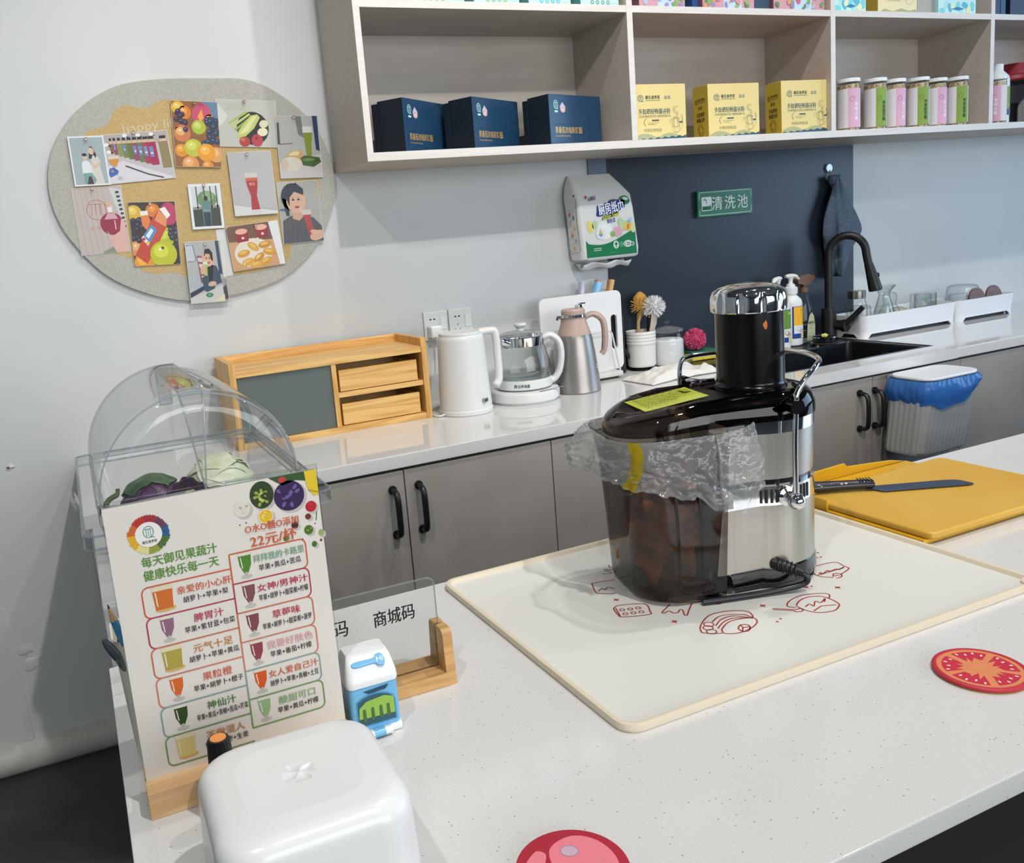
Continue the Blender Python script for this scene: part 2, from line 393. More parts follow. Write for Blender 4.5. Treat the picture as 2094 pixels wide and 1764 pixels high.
# ------------------------------------------------------------------ base cabinets and back worktop
HND = mat('#101113', .38)
def handle(parent, x):
    b = B(); pts = [(x, -.588, .815), (x, -.606, .812), (x, -.616, .800), (x, -.618, .76), (x, -.616, .716), (x, -.606, .704), (x, -.588, .701)]
    b.tube(smooth_poly(pts, 4, False), .0065, HND, 10, flat=1.2); b.lathe([(.0105, 0), (.0105, .006)], HND, M=Matrix.Translation((x, -.582, .815)) @ Matrix.Rotation(PI/2, 4, 'X')); b.lathe([(.0105, 0), (.0105, .006)], HND, M=Matrix.Translation((x, -.582, .701)) @ Matrix.Rotation(PI/2, 4, 'X'))
    return b.build('handle', parent)
def base_unit(x0, xm, x1, label, h0, h1):
    t = thing('base_cabinet', label, 'cabinet', (0, 0, 0), group='base cabinets under the back counter')
    b = B().box(x0, x0+.016, -.562, -.004, FZ+.08, .862, CABIN).box(x1-.016, x1, -.562, -.004, FZ+.08, .862, CABIN).box(x0+.016, x1-.016, -.562, -.004, FZ+.08, FZ+.096, CABIN)
    b.box(x0+.016, x1-.016, -.014, -.004, FZ+.096, .862, CABIN).box(x0, x1, -.52, -.10, FZ, FZ+.08, mat('#4b4947', .6)).build('carcass', t)
    for a, c, hx in ((x0, xm, h0), (xm, x1, h1)):
        d = B().box(a+.0015, c-.0015, -.582, -.5625, FZ+.085, .858, CABIN, .001, 1).build('door', t)
        if hx: handle(d, hx)
    return t
base_unit(-.368, -.2, -.061, 'grey base cabinet at the far left end, hidden behind the menu and dome', None, None)
base_unit(-.06, .353, .771, 'grey base cabinet below the pine box, under the left end of the counter', .319, .388)
base_unit(.771, 1.15, 1.53, 'grey base cabinet hidden mostly by the juicer, left of the sink', 1.115, 1.185)
base_unit(1.53, 1.944, 2.349, 'grey base cabinet under the sink with the rubbish bin hung on its door', 1.884, 1.949)
base_unit(2.349, 2.765, 3.18, 'grey base cabinet right of the hanging rubbish bin', 2.73, 2.80)
base_unit(3.18, 3.6, 4.0, 'grey base cabinet at the far right end of the back counter', 3.565, 3.635)
SX0, SX1, SY0, SY1 = 1.555, 2.325, -.500, -.072
t = thing('back_worktop', 'long white quartz worktop along the wall with the black sink cut in', 'countertop')
b = B().box(-.375, SX0, -.589, -.001, .866, .9, QUARTZB, .003).box(SX1, 4.0, -.589, -.001, .866, .9, QUARTZB, .003)
b.box(SX0, SX1, -.589, SY0, .866, .9, QUARTZB).box(SX0, SX1, SY1, -.001, .866, .9, QUARTZB); b.build('slab', t)
B().box(-.365, 4.0, -.580, -.56, .8625, .866, mat('#232323', .6)).build('gap_shade_strip', t)  # dark strip paints the shade in the joint under the slab

# sink
SINK = grainy('black_granite', '#0e1114', '#171b20', (1, 1, 1), 120, .32, 3)
t = thing('sink', 'black granite kitchen sink set into the back worktop', 'sink', (0, 0, 0))
b = B(); zt, zb = .8985, .70
def srect(x0, x1, y0, y1, r, z): return [Vector((x, y, z)) for x, y in rrect(x1-x0, y1-y0, r, 4, (x0+x1)/2, (y0+y1)/2)]
b.rings([srect(SX0+.002, SX1-.002, SY0+.002, SY1-.002, .004, zt-.03), srect(SX0+.002, SX1-.002, SY0+.002, SY1-.002, .004, zt), srect(SX0+.022, SX1-.022, SY0+.02, -.175, .02, zt), srect(SX0+.026, SX1-.026, SY0+.024, -.179, .02, zt-.006), srect(SX0+.034, SX1-.034, SY0+.03, -.185, .03, zb), ], SINK, False, True)
b.build('basin', t)
b = B(); b.tube([Vector((x, y, .8995)) for x, y in rrect(SX1-SX0, SY1-SY0, .004, 2, (SX0+SX1)/2, (SY0+SY1)/2)], .0022, mat('#b9b9b6', .3, 1.0), 6, True); b.build('steel_rim', t)
b = B().box(2.2845, 2.29, -.40, -.33, .84, .87, mat('#20262d', .3), .002).box(2.2835, 2.285, -.393, -.337, .846, .864, mat('#0b0d10', .4)); b.build('overflow', t)
b = B(); b.box(1.60, 2.13, -.20, -.188, .885, .8995, SINK, .003).tube([(2.13, -.19, .905), (2.13, -.19, .893)], .006, mat('#b8b2a6', .3, 1), 10); b.build('ledge', t)

# faucet
t = thing('faucet', 'matt black gooseneck kitchen faucet at the back of the sink', 'faucet', (2.285, -.10, .9))
B().lathe([(.030, 0), (.030, .006), (.0265, .010), (.0265, .115), (.025, .118)], MATBLACK).build('base', t)
b = B(); pts = [(0, 0, .11), (0, 0, .30)]
for i in range(1, 15):
    a = PI*i/14; pts.append((.040*(1-math.cos(a)), -.049*(1-math.cos(a)), .315+.068*math.sin(a)))
pts += [(.083, -.101, .29), (.086, -.105, .268)]
b.tube(pts, .0145, MATBLACK, 14); b.build('spout', t)
b = B(); b.tube([(.085, -.104, .275), (.088, -.108, .255), (.094, -.116, .215), (.099, -.122, .180), (.0995, -.1225, .176)], [.0155, .017, .021, .0235, .021], MATBLACK, 16)
b.blob((.105, -.127, .232), (.006, .006, .010), MATBLACK, sub=2); b.build('spray_head', t)
b = B(); b.tube([(.010, -.015, .055), (.018, -.050, .053)], .019, MATBLACK, 16); b.tube([(.0175, -.048, .053), (.0205, -.064, .053)], .0225, MATBLACK, 18); b.tube([(.020, -.056, .056), (.036, -.082, .086), (.052, -.108, .121)], [.013, .011, .0095], MATBLACK, 12); b.build('lever', t)

# hanging rubbish bin
t = thing('hanging_bin', 'ribbed grey plastic bin with white lid and blue liner hung on the cabinet', 'bin', (2.10, -.605, .62))
BING = mat('#a9abaa', .45)
def binring(z, ins, rib=0.0):
    k = z/.235; x0, x1 = -.13-.02*(1-k)+ins-.0, .098-.028*(1-k)-ins; y0, y1 = -.150-.003*k+ins+.012*(1-k), -.004-ins*.2
    p = []
    base = rrect(x1-x0, y1-y0, .028, 6, (x0+x1)/2, (y0+y1)/2); n = len(base)
    for i in range(n):
        a, c = Vector(base[i]), Vector(base[(i+1) % n]); m = max(1, int((c-a).length/.0035))
        for j in range(m): p.append(a.lerp(c, j/m))
    return p
def ribbed(z, ins):
    N0 = 150; P = binring(z, ins); L = [0]
    for i in range(len(P)): L.append(L[-1]+(P[(i+1) % len(P)]-P[i]).length)
    out = []; T = L[-1]; k = 0
    for i in range(N0):
        s = T*i/N0
        while L[k+1] < s: k += 1
        f = (s-L[k])/max(1e-9, L[k+1]-L[k]); q = P[k].lerp(P[(k+1) % len(P)], f); q2 = P[(k+1) % len(P)]-P[k]; nn = Vector((q2.y, -q2.x)).normalized()
        out.append((q+nn*(.0012 if (i//2) % 2 else -.0004), s/T))
    return out
b = B(); b.rings([[Vector((p.x, p.y, z)) for p, s in ribbed(z, i)] for z, i in ((0, .012), (.004, .004), (.015, 0), (.1, 0), (.232, 0))], BING, True, False); b.build('body', t, ang=25)
b = B(); pl = [(x, y-.002) for x, y in rrect(.240, .152, .045, 6, -.014, -.078)]; b.prism(pl, .236, .246, mat('#e6e9ec', .35), 'xy', .004); b.build('lid', t)
LINER = clear('blue_liner', (.12, .40, .95), .22, 1.45, .72, '#5aa4f6', .35, 45)
def linerdrop(s):   # hem height along the rim
    x = s*2*PI; return .058+.030*math.sin(x*1.0-1.75)+.012*math.sin(3*x+1.0)+.005*math.sin(7*x)
b = B(); R = []
for j in range(9):
    k = j/8; ring = []
    for p, s in ribbed(.23, 0):
        d = linerdrop(s)*k; o = .004+.010*math.sin(PI*min(1, k*1.15))+.004*noise.noise(Vector((s*40, k*3, 1))); c = Vector((.005, -.077)); dr = (p-c).normalized()
        ring.append(Vector((p.x+dr.x*o, min(p.y+dr.y*o, -.0015), .2355-d)))
    R.append(ring)
b.rings(R, LINER, False, False); b.build('liner', t, ang=70)
B().box(-.10, .07, -.004, .0165, .20, .236, BING).build('hook', t)

# ------------------------------------------------------------------ wall shelf
ZB, ZM, YF = 1.641, 2.002, -.304
t = thing('wall_shelf', 'long open wall shelf in pale whitewashed board with square cubbies', 'shelf', (0, 0, 0))
def board(name, x0, x1, y0, y1, z0, z1, par=t):
    b = B().box(x0, x1, y0+.0015, y1, z0, z1, SHELFW); b.box(x0, x1, y0, y0+.0015, z0, z1, SHELFE); return b.build(name, par)
board('side_panel', .441, .459, YF, -.001, 1.619, 2.98)
board('bottom_board', .459, 4.0, YF, -.001, 1.619, 1.641); board('middle_board', .459, 4.0, YF+.0005, -.012, ZM-.001, ZM+.018)
board('upper_board', .459, 4.0, YF+.0005, -.012, 2.40, 2.42); board('added_top_board', .459, 4.0, YF, -.001, 2.96, 2.98)  # unseen tier between these boards, added to hide a hot spot on the wall
for x in (1.279, 2.081, 2.862, 3.64): board('divider', x, x+.020, YF-.0005, -.012, ZB, 2.96)
B().box(.459, 4.0, -.012, -.001, 1.641, 2.96, SHELFW).build('back_panel', t)

# ------------------------------------------------------------------ boxes and jars on the shelf
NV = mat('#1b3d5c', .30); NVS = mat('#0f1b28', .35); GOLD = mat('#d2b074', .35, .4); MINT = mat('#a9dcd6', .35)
def logo(cv, x, y, r, c, l=2):
    cv.line([(x+r*.82*math.cos(a), y+r*math.sin(a)) for a in [PI*2*i/22 for i in range(23)]], r*.16, c, l)
    for k in (-.35, 0, .35): cv.line([(x+k*r, y-r*.75), (x+k*r, y+r*.55)], r*.12, c, l)
    cv.line([(x-.5*r, y+r*.5), (x+.5*r, y+r*.5)], r*.14, c, l); cv.line([(x+.2*r, y-.9*r), (x+.95*r, y-1.05*r)], r*.14, c, l)
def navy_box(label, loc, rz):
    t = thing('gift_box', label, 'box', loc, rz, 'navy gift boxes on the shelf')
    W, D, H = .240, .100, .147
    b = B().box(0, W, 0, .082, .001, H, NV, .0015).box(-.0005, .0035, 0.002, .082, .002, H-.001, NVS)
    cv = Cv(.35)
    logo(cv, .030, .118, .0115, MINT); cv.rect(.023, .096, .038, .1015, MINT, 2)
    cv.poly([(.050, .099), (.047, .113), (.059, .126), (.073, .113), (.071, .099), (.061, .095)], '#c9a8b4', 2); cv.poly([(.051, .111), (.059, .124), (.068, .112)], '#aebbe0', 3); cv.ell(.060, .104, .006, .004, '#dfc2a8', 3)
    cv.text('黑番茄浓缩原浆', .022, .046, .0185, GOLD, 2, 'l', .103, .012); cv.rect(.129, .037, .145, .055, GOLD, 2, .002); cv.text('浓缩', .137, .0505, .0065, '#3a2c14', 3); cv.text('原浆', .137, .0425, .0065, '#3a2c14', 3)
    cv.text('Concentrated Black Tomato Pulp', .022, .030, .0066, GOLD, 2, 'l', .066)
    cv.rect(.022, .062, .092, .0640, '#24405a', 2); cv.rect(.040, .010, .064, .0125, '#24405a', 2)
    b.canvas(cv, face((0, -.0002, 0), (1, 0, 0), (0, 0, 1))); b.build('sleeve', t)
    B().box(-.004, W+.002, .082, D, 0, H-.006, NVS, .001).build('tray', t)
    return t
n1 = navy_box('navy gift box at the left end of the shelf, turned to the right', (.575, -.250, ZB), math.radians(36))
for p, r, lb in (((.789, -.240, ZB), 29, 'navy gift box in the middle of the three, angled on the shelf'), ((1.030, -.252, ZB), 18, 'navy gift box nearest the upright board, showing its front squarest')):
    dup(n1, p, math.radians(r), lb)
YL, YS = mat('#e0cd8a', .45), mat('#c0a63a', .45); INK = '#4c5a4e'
def yellow_box(label, loc, rz, D=.075):
    t = thing('grain_powder_box', label, 'box', loc, rz, 'yellow grain powder boxes on the shelf')
    W, H = .203, .167
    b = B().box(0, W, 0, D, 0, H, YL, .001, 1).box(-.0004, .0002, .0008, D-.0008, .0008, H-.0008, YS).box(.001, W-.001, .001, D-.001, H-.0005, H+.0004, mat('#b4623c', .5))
    cv = Cv(.5); logo(cv, .030, .147, .011, '#5f7474'); cv.text('御见食养家', .071, .150, .013, INK, 2, 'c', .050, .015); cv.rect(.046, .1385, .097, .1405, '#7d8a72', 2); cv.text('盛畐', .121, .149, .012, '#8e9a92', 2, 'c', .022, .012)
    cv.text('多肽硒轻畅菌谷粉', .076, .102, .019, '#4e6a6c', 2, 'c', .108, .01); cv.text('大型食用菌菌类灵芝孢子 富硒燕麦发酵产品', .076, .085, .0085, '#79846a', 2, 'c', .108)
    cv.line([(.050+.011*math.cos(a), .064+.013*math.sin(a)) for a in [math.radians(100+16*i) for i in range(10)]], .0016, '#5b6e66', 2); cv.rect(.066, .068, .090, .073, '#4b5d5c', 2); cv.rect(.051, .0615, .090, .0625, '#79846a', 2); cv.rect(.052, .056, .078, .0572, '#79846a', 2)
    cv.text('冲调谷物制品', .067, .037, .012, '#8a8f6c', 2, 'c', .062)
    for i in range(16):
        a = i*.9; rx, ry = .018+.008*math.sin(i*1.7), .022+.006*math.cos(i*2.3)
        cv.line([(.148+rx*math.cos(a+q*.22)*(.5+.5*(i % 3)/2), .058+ry*1.2*math.sin(a+q*.22)*(.6+.4*(i % 2))) for q in range(11)], .0008, '#9aa481', 2+.15*i)
    for i in range(6): cv.line([(.148+.010*math.sin(i+q*.6), .085+i*.006+q*.001) for q in range(6)], .0009, '#97a180', 5+.15*i)
    cv.ell(.166, .062, .006, .003, '#39566a', 3); cv.line([(.170, .064), (.172, .075), (.168, .088)], .0012, '#39566a', 3)
    hill = [(.003, .004)]+[(.003+.0149*i, .010+.016*abs(math.sin(i*.55+.2))) for i in range(13)]+[(.182, .004)]
    cv.poly(hill, '#a9ad84', 2); hill2 = [(.003, .0015)]+[(.003+.0075*i, .005+.010*(i/24)+.003*math.sin(i*1.9)) for i in range(25)]+[(.183, .0015)]; cv.poly(hill2, '#33566b', 3)
    b.canvas(cv, lambda u, v, l: Vector((u*.203/.185, -.00025*l, v*.167/.195)))
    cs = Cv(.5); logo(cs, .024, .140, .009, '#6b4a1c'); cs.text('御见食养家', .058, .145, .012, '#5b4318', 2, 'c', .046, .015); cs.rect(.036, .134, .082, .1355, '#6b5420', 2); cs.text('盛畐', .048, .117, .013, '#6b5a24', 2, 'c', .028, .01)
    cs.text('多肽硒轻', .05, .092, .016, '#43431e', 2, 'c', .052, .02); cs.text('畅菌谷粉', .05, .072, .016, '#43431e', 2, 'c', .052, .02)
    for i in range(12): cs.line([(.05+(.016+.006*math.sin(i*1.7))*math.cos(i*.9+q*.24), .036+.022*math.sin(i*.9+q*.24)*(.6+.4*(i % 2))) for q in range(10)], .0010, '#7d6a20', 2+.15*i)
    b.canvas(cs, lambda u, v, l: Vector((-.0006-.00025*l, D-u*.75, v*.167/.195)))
    b.build('carton', t); return t
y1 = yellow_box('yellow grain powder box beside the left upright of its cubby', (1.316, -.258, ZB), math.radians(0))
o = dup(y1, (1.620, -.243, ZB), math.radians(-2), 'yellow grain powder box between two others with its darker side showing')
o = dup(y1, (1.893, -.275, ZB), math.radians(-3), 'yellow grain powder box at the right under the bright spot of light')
LIDW = mat('#e6ebee', .3); GRAIN = grainy('mixed_grain', '#8d6f45', '#d9c9a4', (1, 1, 1), 140, .8, 2)
def grain_jar(label, loc, rz, kind):
    t = thing('grain_jar', label, 'jar', loc, rz, 'grain jars with paper labels on the shelf')
    r, h = .036, .172
    b = B().lathe([(r-.002, .003), (r-.0015, h-.020)], GRAIN, n=28); b.build('grain', t)
    b = B().lathe([(r-.004, 0), (r, .003), (r, h-.018), (r-.002, h-.012)], clear('pet_plastic', (.96, .97, .97), .05, 1.4), n=28, cap0=True, cap1=False); b.build('jar_body', t)
    b = B().lathe([(r+.0015, 0), (r+.002, .002), (r+.002, .010), (r+.001, .012), (r-.004, .0125), (r-.005, .010), (0, .010)], LIDW, c=(0, 0, h-.012), n=30); b.build('lid', t)
    lab = B(); c1 = {'pink': '#dcaecb', 'green': '#86a54a'}[kind]; ink = {'pink': '#f2f4f8', 'green': '#23462a'}[kind]; sm = {'pink': '#7d3a5c', 'green': '#3d6b2a'}[kind]
    z0, hh = .010, .128; cv = Cv(.5); a0 = math.radians(116); w1 = .062; w2 = .045
    for i in range(12): cv.rect(w1*i/12, 0, w1*(i+1)/12, hh, '#dfdce0', 1)
    for i in range(10): cv.rect(w1+w2*i/10, 0, w1+w2*(i+1)/10, hh, c1, 1)
    for i in range(7): cv.rect(w1+w2+.05*i/7, 0, w1+w2+.05*(i+1)/7, hh, '#dfdce0', 1)
    for k in range(9): cv.rect(.006, .030+k*.006, .020-(k % 3)*.003, .0315+k*.006, '#a9a4a8', 2)
    cv.rect(.005, .088, .016, .0915, '#4c4548', 2); cv.rect(.006, .012, .014, .024, '#9a958f', 2); cv.line([(.046, .010), (.046, .105)], .0007, '#b9b3b9', 2)
    cv.line([(w1+.013+.0065*math.cos(q), .095+.0075*math.sin(q)) for q in [2*PI*i/14 for i in range(15)]], .001, sm, 2); cv.rect(w1+.006, .082, w1+.020, .0835, sm, 2)
    cv.vtext('雪藜麦脆' if kind == 'pink' else '荞麦胚芽脆', w1+.028, .076 if kind == 'pink' else .078, .0125, ink, 2, .03, 1.22 if kind == 'pink' else 1.08)
    cv.rect(w1+.006, .0085, w1+.038, .0105, sm, 2); cv.rect(w1+.006, .0042, w1+.034, .005, sm, 2)
    lab.canvas(cv, cyl(r+.0004, z0, a0)); lab.build('label', t, ang=60); return t
pk = grain_jar('pink labelled grain jar standing alone beside the upright board', (2.222, -.248, ZB), math.radians(6), 'pink')
gr = grain_jar('green labelled grain jar at the front, left of a pink one', (2.352, -.246, ZB), math.radians(10), 'green')
for p, rz, lb in (((2.470, -.226, ZB), 14, 'pink labelled grain jar tucked behind the left green one'), ((2.682, -.226, ZB), 14, 'pink labelled grain jar between the two green jars on the right'), ((2.985, -.244, ZB), -42, 'pink labelled grain jar partly hidden behind the upright at far right')): dup(pk, p, math.radians(rz), lb)
for p, rz, lb in (((2.562, -.247, ZB), 4, 'green labelled grain jar in the middle of the row'), ((2.766, -.247, ZB), 2, 'green labelled grain jar last in the row on the right')): dup(gr, p, math.radians(rz), lb)
t = thing('cleaner_bottle', 'white plastic bottle with green and blue label beside the red lidded jar', 'bottle', (3.062, -.195, ZB))
B().lathe([(.040, 0), (.043, .004), (.043, .165), (.040, .180), (.024, .198), (.021, .202), (.021, .225), (.018, .227)], mat('#dfe8ec', .35), n=28).build('body', t)
cv = Cv(.45); 
for i in range(8): cv.rect(.0075*i, 0, .0075*(i+1), .105, '#1f3f79' if i < 2 else '#8aa548', 1)
for i in range(6): cv.rect(.0150+.0075*i, 0, .0150+.0075*(i+1), .022, '#2a4f94' if i < 3 else '#c8c486', 2)
for k in range(5): cv.rect(.024, .050+.010*k, .050, .0515+.010*k, '#3e6a34', 2)
cv.ell(.040, .032, .012, .010, '#d8dcc8', 2); cv.ell(.043, .026, .008, .004, '#b06a4a', 3)
b = B(); b.canvas(cv, cyl(.0435, .035, math.radians(238))); b.build('label', t)
t = thing('pickle_jar', 'big dark glass jar with a red lid at the far right of the shelf', 'jar', (3.225, -.150, ZB))
B().lathe([(.085, 0), (.10, .01), (.10, .15), (.085, .185), (.075, .195)], clear('dark_jar_glass', (.35, .38, .42), .04), n=30, cap1=False).build('jar_body', t)
B().lathe([(.085, 0), (.095, .006), (.095, .075), (.0, .085)], mat('#3a1518', .6), c=(0, 0, .004), n=26).build('contents', t)
B().lathe([(.098, .165), (.102, .172), (.098, .185), (.080, .192), (.078, .225), (.074, .232), (0, .233)], mat('#8e1b2b', .4), n=30).build('lid', t)

# upper row, cut by the top of the picture
def carton(label, x0, x1, c, side=None, group=None, y=-.285, d=.12, h=.16, art=None):
    t = thing('product_carton', label, 'box', (x0, y, ZM+.018), 0, group); W = x1-x0
    b = B().box(0, W, 0, d, 0, h, mat(c, .45), .001, 1)
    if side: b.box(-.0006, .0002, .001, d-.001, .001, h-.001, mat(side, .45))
    cv = Cv(.45)
    if art: art(cv, W)
    b.canvas(cv, face((0, 0, 0), (1, 0, 0), (0, 0, 1))); b.build('carton', t); return t
def dots(c):
    def f(cv, W):
        for k in range(4): cv.ell(W*.30+k*.018, .011, .0065, .0065, c, 2); cv.rect(W*.30+k*.018-.003, .0105, W*.30+k*.018+.003, .012, '#dff3ee', 3)
        cv.rect(W*.78, .008, W*.95, .0095, '#9fcfc6', 2); cv.rect(W*.06, .010, W*.2, .0115, '#b9dfe0', 2)
    return f
G = 'teal cartons on the upper shelf'
for i, (x0, x1, c) in enumerate(((.452+.012, .585, '#8cc3b4'), (.600, .768, '#a5a982'), (.797, .937, '#8fbf9e'), (.967, 1.104, '#6fbcc6'), (1.137, 1.268, '#7da9a0'))):
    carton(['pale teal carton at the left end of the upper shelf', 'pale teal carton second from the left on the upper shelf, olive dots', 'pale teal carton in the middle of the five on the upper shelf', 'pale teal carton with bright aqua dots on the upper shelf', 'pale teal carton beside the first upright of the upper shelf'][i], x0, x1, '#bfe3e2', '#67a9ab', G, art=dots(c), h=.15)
def floral(seed):
    def f(cv, W):
        rnd = random.Random(seed)
        cv.rect(W*.4, .001, W*.75, .05, '#b9d3e6', 1)
        for k in range(34): cv.ell(rnd.uniform(.008, W-.008), rnd.uniform(.007, .075), rnd.uniform(.006, .013), rnd.uniform(.004, .009), rnd.choice(['#c96a80', '#d98f96', '#7fa46a', '#5f8a5a', '#9a86bf', '#d79a6a', '#a9b9d9', '#8fae72']), 2+.3*k, 12, rnd.uniform(0, 3))
    return f
G = 'floral cartons on the upper shelf'
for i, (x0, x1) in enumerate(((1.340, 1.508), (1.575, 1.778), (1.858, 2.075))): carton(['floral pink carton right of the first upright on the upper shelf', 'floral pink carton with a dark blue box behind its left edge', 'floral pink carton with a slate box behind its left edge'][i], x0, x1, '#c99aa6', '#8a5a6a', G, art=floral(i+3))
carton('dark blue carton edge showing left of the middle floral carton', 1.548, 1.572, '#1d4a86', None, None, -.27)
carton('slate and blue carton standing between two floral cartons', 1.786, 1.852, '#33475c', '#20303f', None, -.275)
def waves(cv, W):
    for k in range(9): cv.ell(W*(.1+.1*k), .012+.02*abs(math.sin(k*1.3)), .016, .010, ['#7fd0dc', '#a9e0dd', '#5fb3cf', '#e8e6b8'][k % 4], 1+.4*k, 14, k)
    cv.poly([(W*.35, .018), (W*.5, .026), (W*.68, .019), (W*.52, .014)], '#2f7fb0', 5)
carton('aqua carton with a little fish print left of the cream carton', 2.120, 2.262, '#bfe9ea', None, 'aqua fish cartons on the upper shelf', art=waves)
def cream(cv, W):
    cv.text('冲调谷物制品', W*.38, .045, .013, '#b49a5a', 2, 'c', .07); cv.poly([(.004, .002), (.03, .014), (.07, .006), (.11, .016), (.15, .008), (.18, .014), (.186, .002)], '#a9ad84', 2)
    cv.line([(W*.8+.02*math.cos(q), .05+.02*math.sin(q)) for q in [2*PI*i/16 for i in range(17)]], .001, '#b5a878', 2)
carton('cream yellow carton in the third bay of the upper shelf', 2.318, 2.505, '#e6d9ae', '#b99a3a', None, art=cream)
carton('plain grey carton with a dark spine next to the cream carton', 2.525, 2.600, '#a8a49c', '#4a4540', None, -.27)
carton('aqua carton with a little fish print at the right of the third bay', 2.612, 2.806, '#bfe9ea', None, 'aqua fish cartons on the upper shelf', art=waves)
for i, (x0, x1) in enumerate(((2.905, 2.945), (2.948, 2.975), (3.0, 3.2))): carton(['narrow navy carton beside the last upright of the upper shelf', 'slim dark teal carton second in the last bay of the upper shelf', 'wide navy carton at the far right of the upper shelf'][i], x0, x1, ['#1c3558', '#1f4a6a', '#142747'][i], None, 'navy cartons in the last upper bay', -.28, h=.2)

# ------------------------------------------------------------------ things on the back worktop
Z = .9
t = thing('pine_storage_box', 'pine storage box with a frosted sliding door and two small drawers', 'storage box', (0, 0, Z))
X0, X1, Y0, Y1, H = .022, .583, -.240, -.020, .233
B().box(X0, X0+.017, Y0, Y1, 0, H, PINEZ, .0012).build('side_panel', t); B().box(X1-.017, X1, Y0, Y1, 0, H, PINEZ, .0012).build('side_panel', t)
B().box(X0+.017, X1-.017, Y0+.002, Y1, .193, .211, PINE, .001).build('top_panel', t); B().box(X0+.017, X1-.017, Y0+.002, Y1, .0, .017, PINE, .001).build('bottom_panel', t)
B().box(X0+.017, X1-.017, Y1-.014, Y1, .211, H, PINE, .001).box(X0+.017, X1-.017, Y1-.008, Y1, .017, .193, PINE).build('back_panel', t)
B().box(.298, .312, Y0+.004, Y1-.008, .017, .193, PINEZ, .001).build('upright', t); B().box(.312, X1-.017, Y0+.006, Y1-.008, .098, .112, PINE, .001).build('shelf', t)
FROST = clear('frosted_glass', (.55, .63, .61), .28, 1.45, .60, '#a3afac')
B().box(X0+.018, .297, Y0+.010, Y0+.014, .018, .192, FROST).build('glass_door', t)
for zz in (.018, .113):
    d = B().box(.320, .553, Y0+.012, Y0+.024, zz+.001, zz+.060, PINE, .001).box(.320, .330, Y0+.024, Y1-.03, zz+.001, zz+.055, PINE).box(.543, .553, Y0+.024, Y1-.03, zz+.001, zz+.055, PINE).box(.330, .543, Y0+.024, Y1-.03, zz+.001, zz+.006, PINE).box(.330, .543, Y1-.042, Y1-.03, zz+.001, zz+.055, PINE).build('drawer', t)

# wall sockets with the plug
PLAST = mat('#dfe3e0', .35)
def socket(label, x0):
    t = thing('wall_socket', label, 'socket', (x0, 0, 1.094), group='white wall sockets')
    b = B().box(0, .0795, -.010, -.0005, 0, .090, PLAST, .003); cv = Cv(.5)
    cv.rect(.004, .004, .0755, .086, '#d4d9d6', 1, .003)
    cv.line([(.052, .006), (.052, .084)], .0008, '#b7bdb9', 2)
    for dx in (-.0065, .0065):
        cv.rect(.028+dx-.0035, .0635, .028+dx+.0035, .0660, '#23272a', 3); cv.ell(.028+dx, .0650, .0022, .0026, '#23272a', 3, 10)
    cv.rect(.0272, .036, .0290, .0425, '#23272a', 3); cv.rect(.0185, .0215, .0202, .0285, '#23272a', 3, 0, .55); cv.rect(.0345, .0215, .0362, .0285, '#23272a', 3, 0, -.55)
    b.canvas(cv, face((0, -.0101, 0), (1, 0, 0), (0, 0, 1))); b.build('faceplate', t)
    B().box(.055, .0735, -.0125, -.0101, .030, .070, PLAST, .001).build('rocker_switch', t); return t
s1 = socket('white wall socket on the left with the plug pushed in', .677); dup(s1, (.763, 0, 1.094), None, 'white wall socket on the right with empty holes')
t = thing('power_plug', 'white power plug in the left wall socket with its cord running down', 'plug', (.705, -.0105, 1.124))
B().box(-.021, .017, -.034, -.0, -.022, .016, PLAST, .006, 3).build('plug_body', t)
b = B(); b.tube(smooth_poly([(-.002, -.028, -.02), (-.003, -.036, -.05), (-.010, -.05, -.11), (-.022, -.06, -.17), (-.026, -.075, -.205), (-.010, -.10, -.2205), (.02, -.13, -.2205), (.055, -.16, -.2205)], 6, False), .003, PLAST, 8); b.build('cord', t)

# white kettle
t = thing('electric_kettle', 'tall white electric kettle right of the pine box', 'kettle', (.690, -.243, Z))
KW = mat('#dcdddc', .38)
B().lathe([(.076, 0), (.079, .003), (.079, .013), (.077, .015), (.076, .016), (.077, .019), (.068, .215), (.066, .224), (.062, .228)], KW, n=40).build('body', t)
b = B(); b.prism([(x, y) for x, y in smooth_poly([(.063*math.cos(a), .063*math.sin(a)) for a in [math.radians(18+i*36) for i in range(10)]], 4)], .227, .237, KW, 'xy', .003); b.box(.02, .094, -.040, -.010, .229, .238, KW, .004); b.build('lid', t)
b = B(); b.tube(smooth_poly([(.045, -.026, .231), (.080, -.034, .232), (.094, -.037, .222), (.096, -.039, .15), (.092, -.044, .09), (.078, -.046, .072)], 5, False), [.011]*5+[.0115]*20+[.010], KW, 12, flat=1.25); b.build('handle', t)
b = B().box(-.012, .012, -.003, .003, -.006, .006, mat('#b9bcbc', .2, .8), .001, M=Matrix.Translation((.030, -.0715, .040)) @ Matrix.Rotation(math.radians(36), 4, 'Z')).box(-.008, .008, -.0045, -.003, -.0035, .0035, mat('#30363a', .3), M=Matrix.Translation((.030, -.0715, .040)) @ Matrix.Rotation(math.radians(36), 4, 'Z')); b.build('switch', t)
b = B(); b.tube(smooth_poly([(-.070, -.01, .006), (-.095, -.015, .004), (-.10, .05, .004), (-.05, .11, .004), (.03, .09, .004), (.075, .02, .005)], 6, False), .003, PLAST, 8); b.build('cord', t)

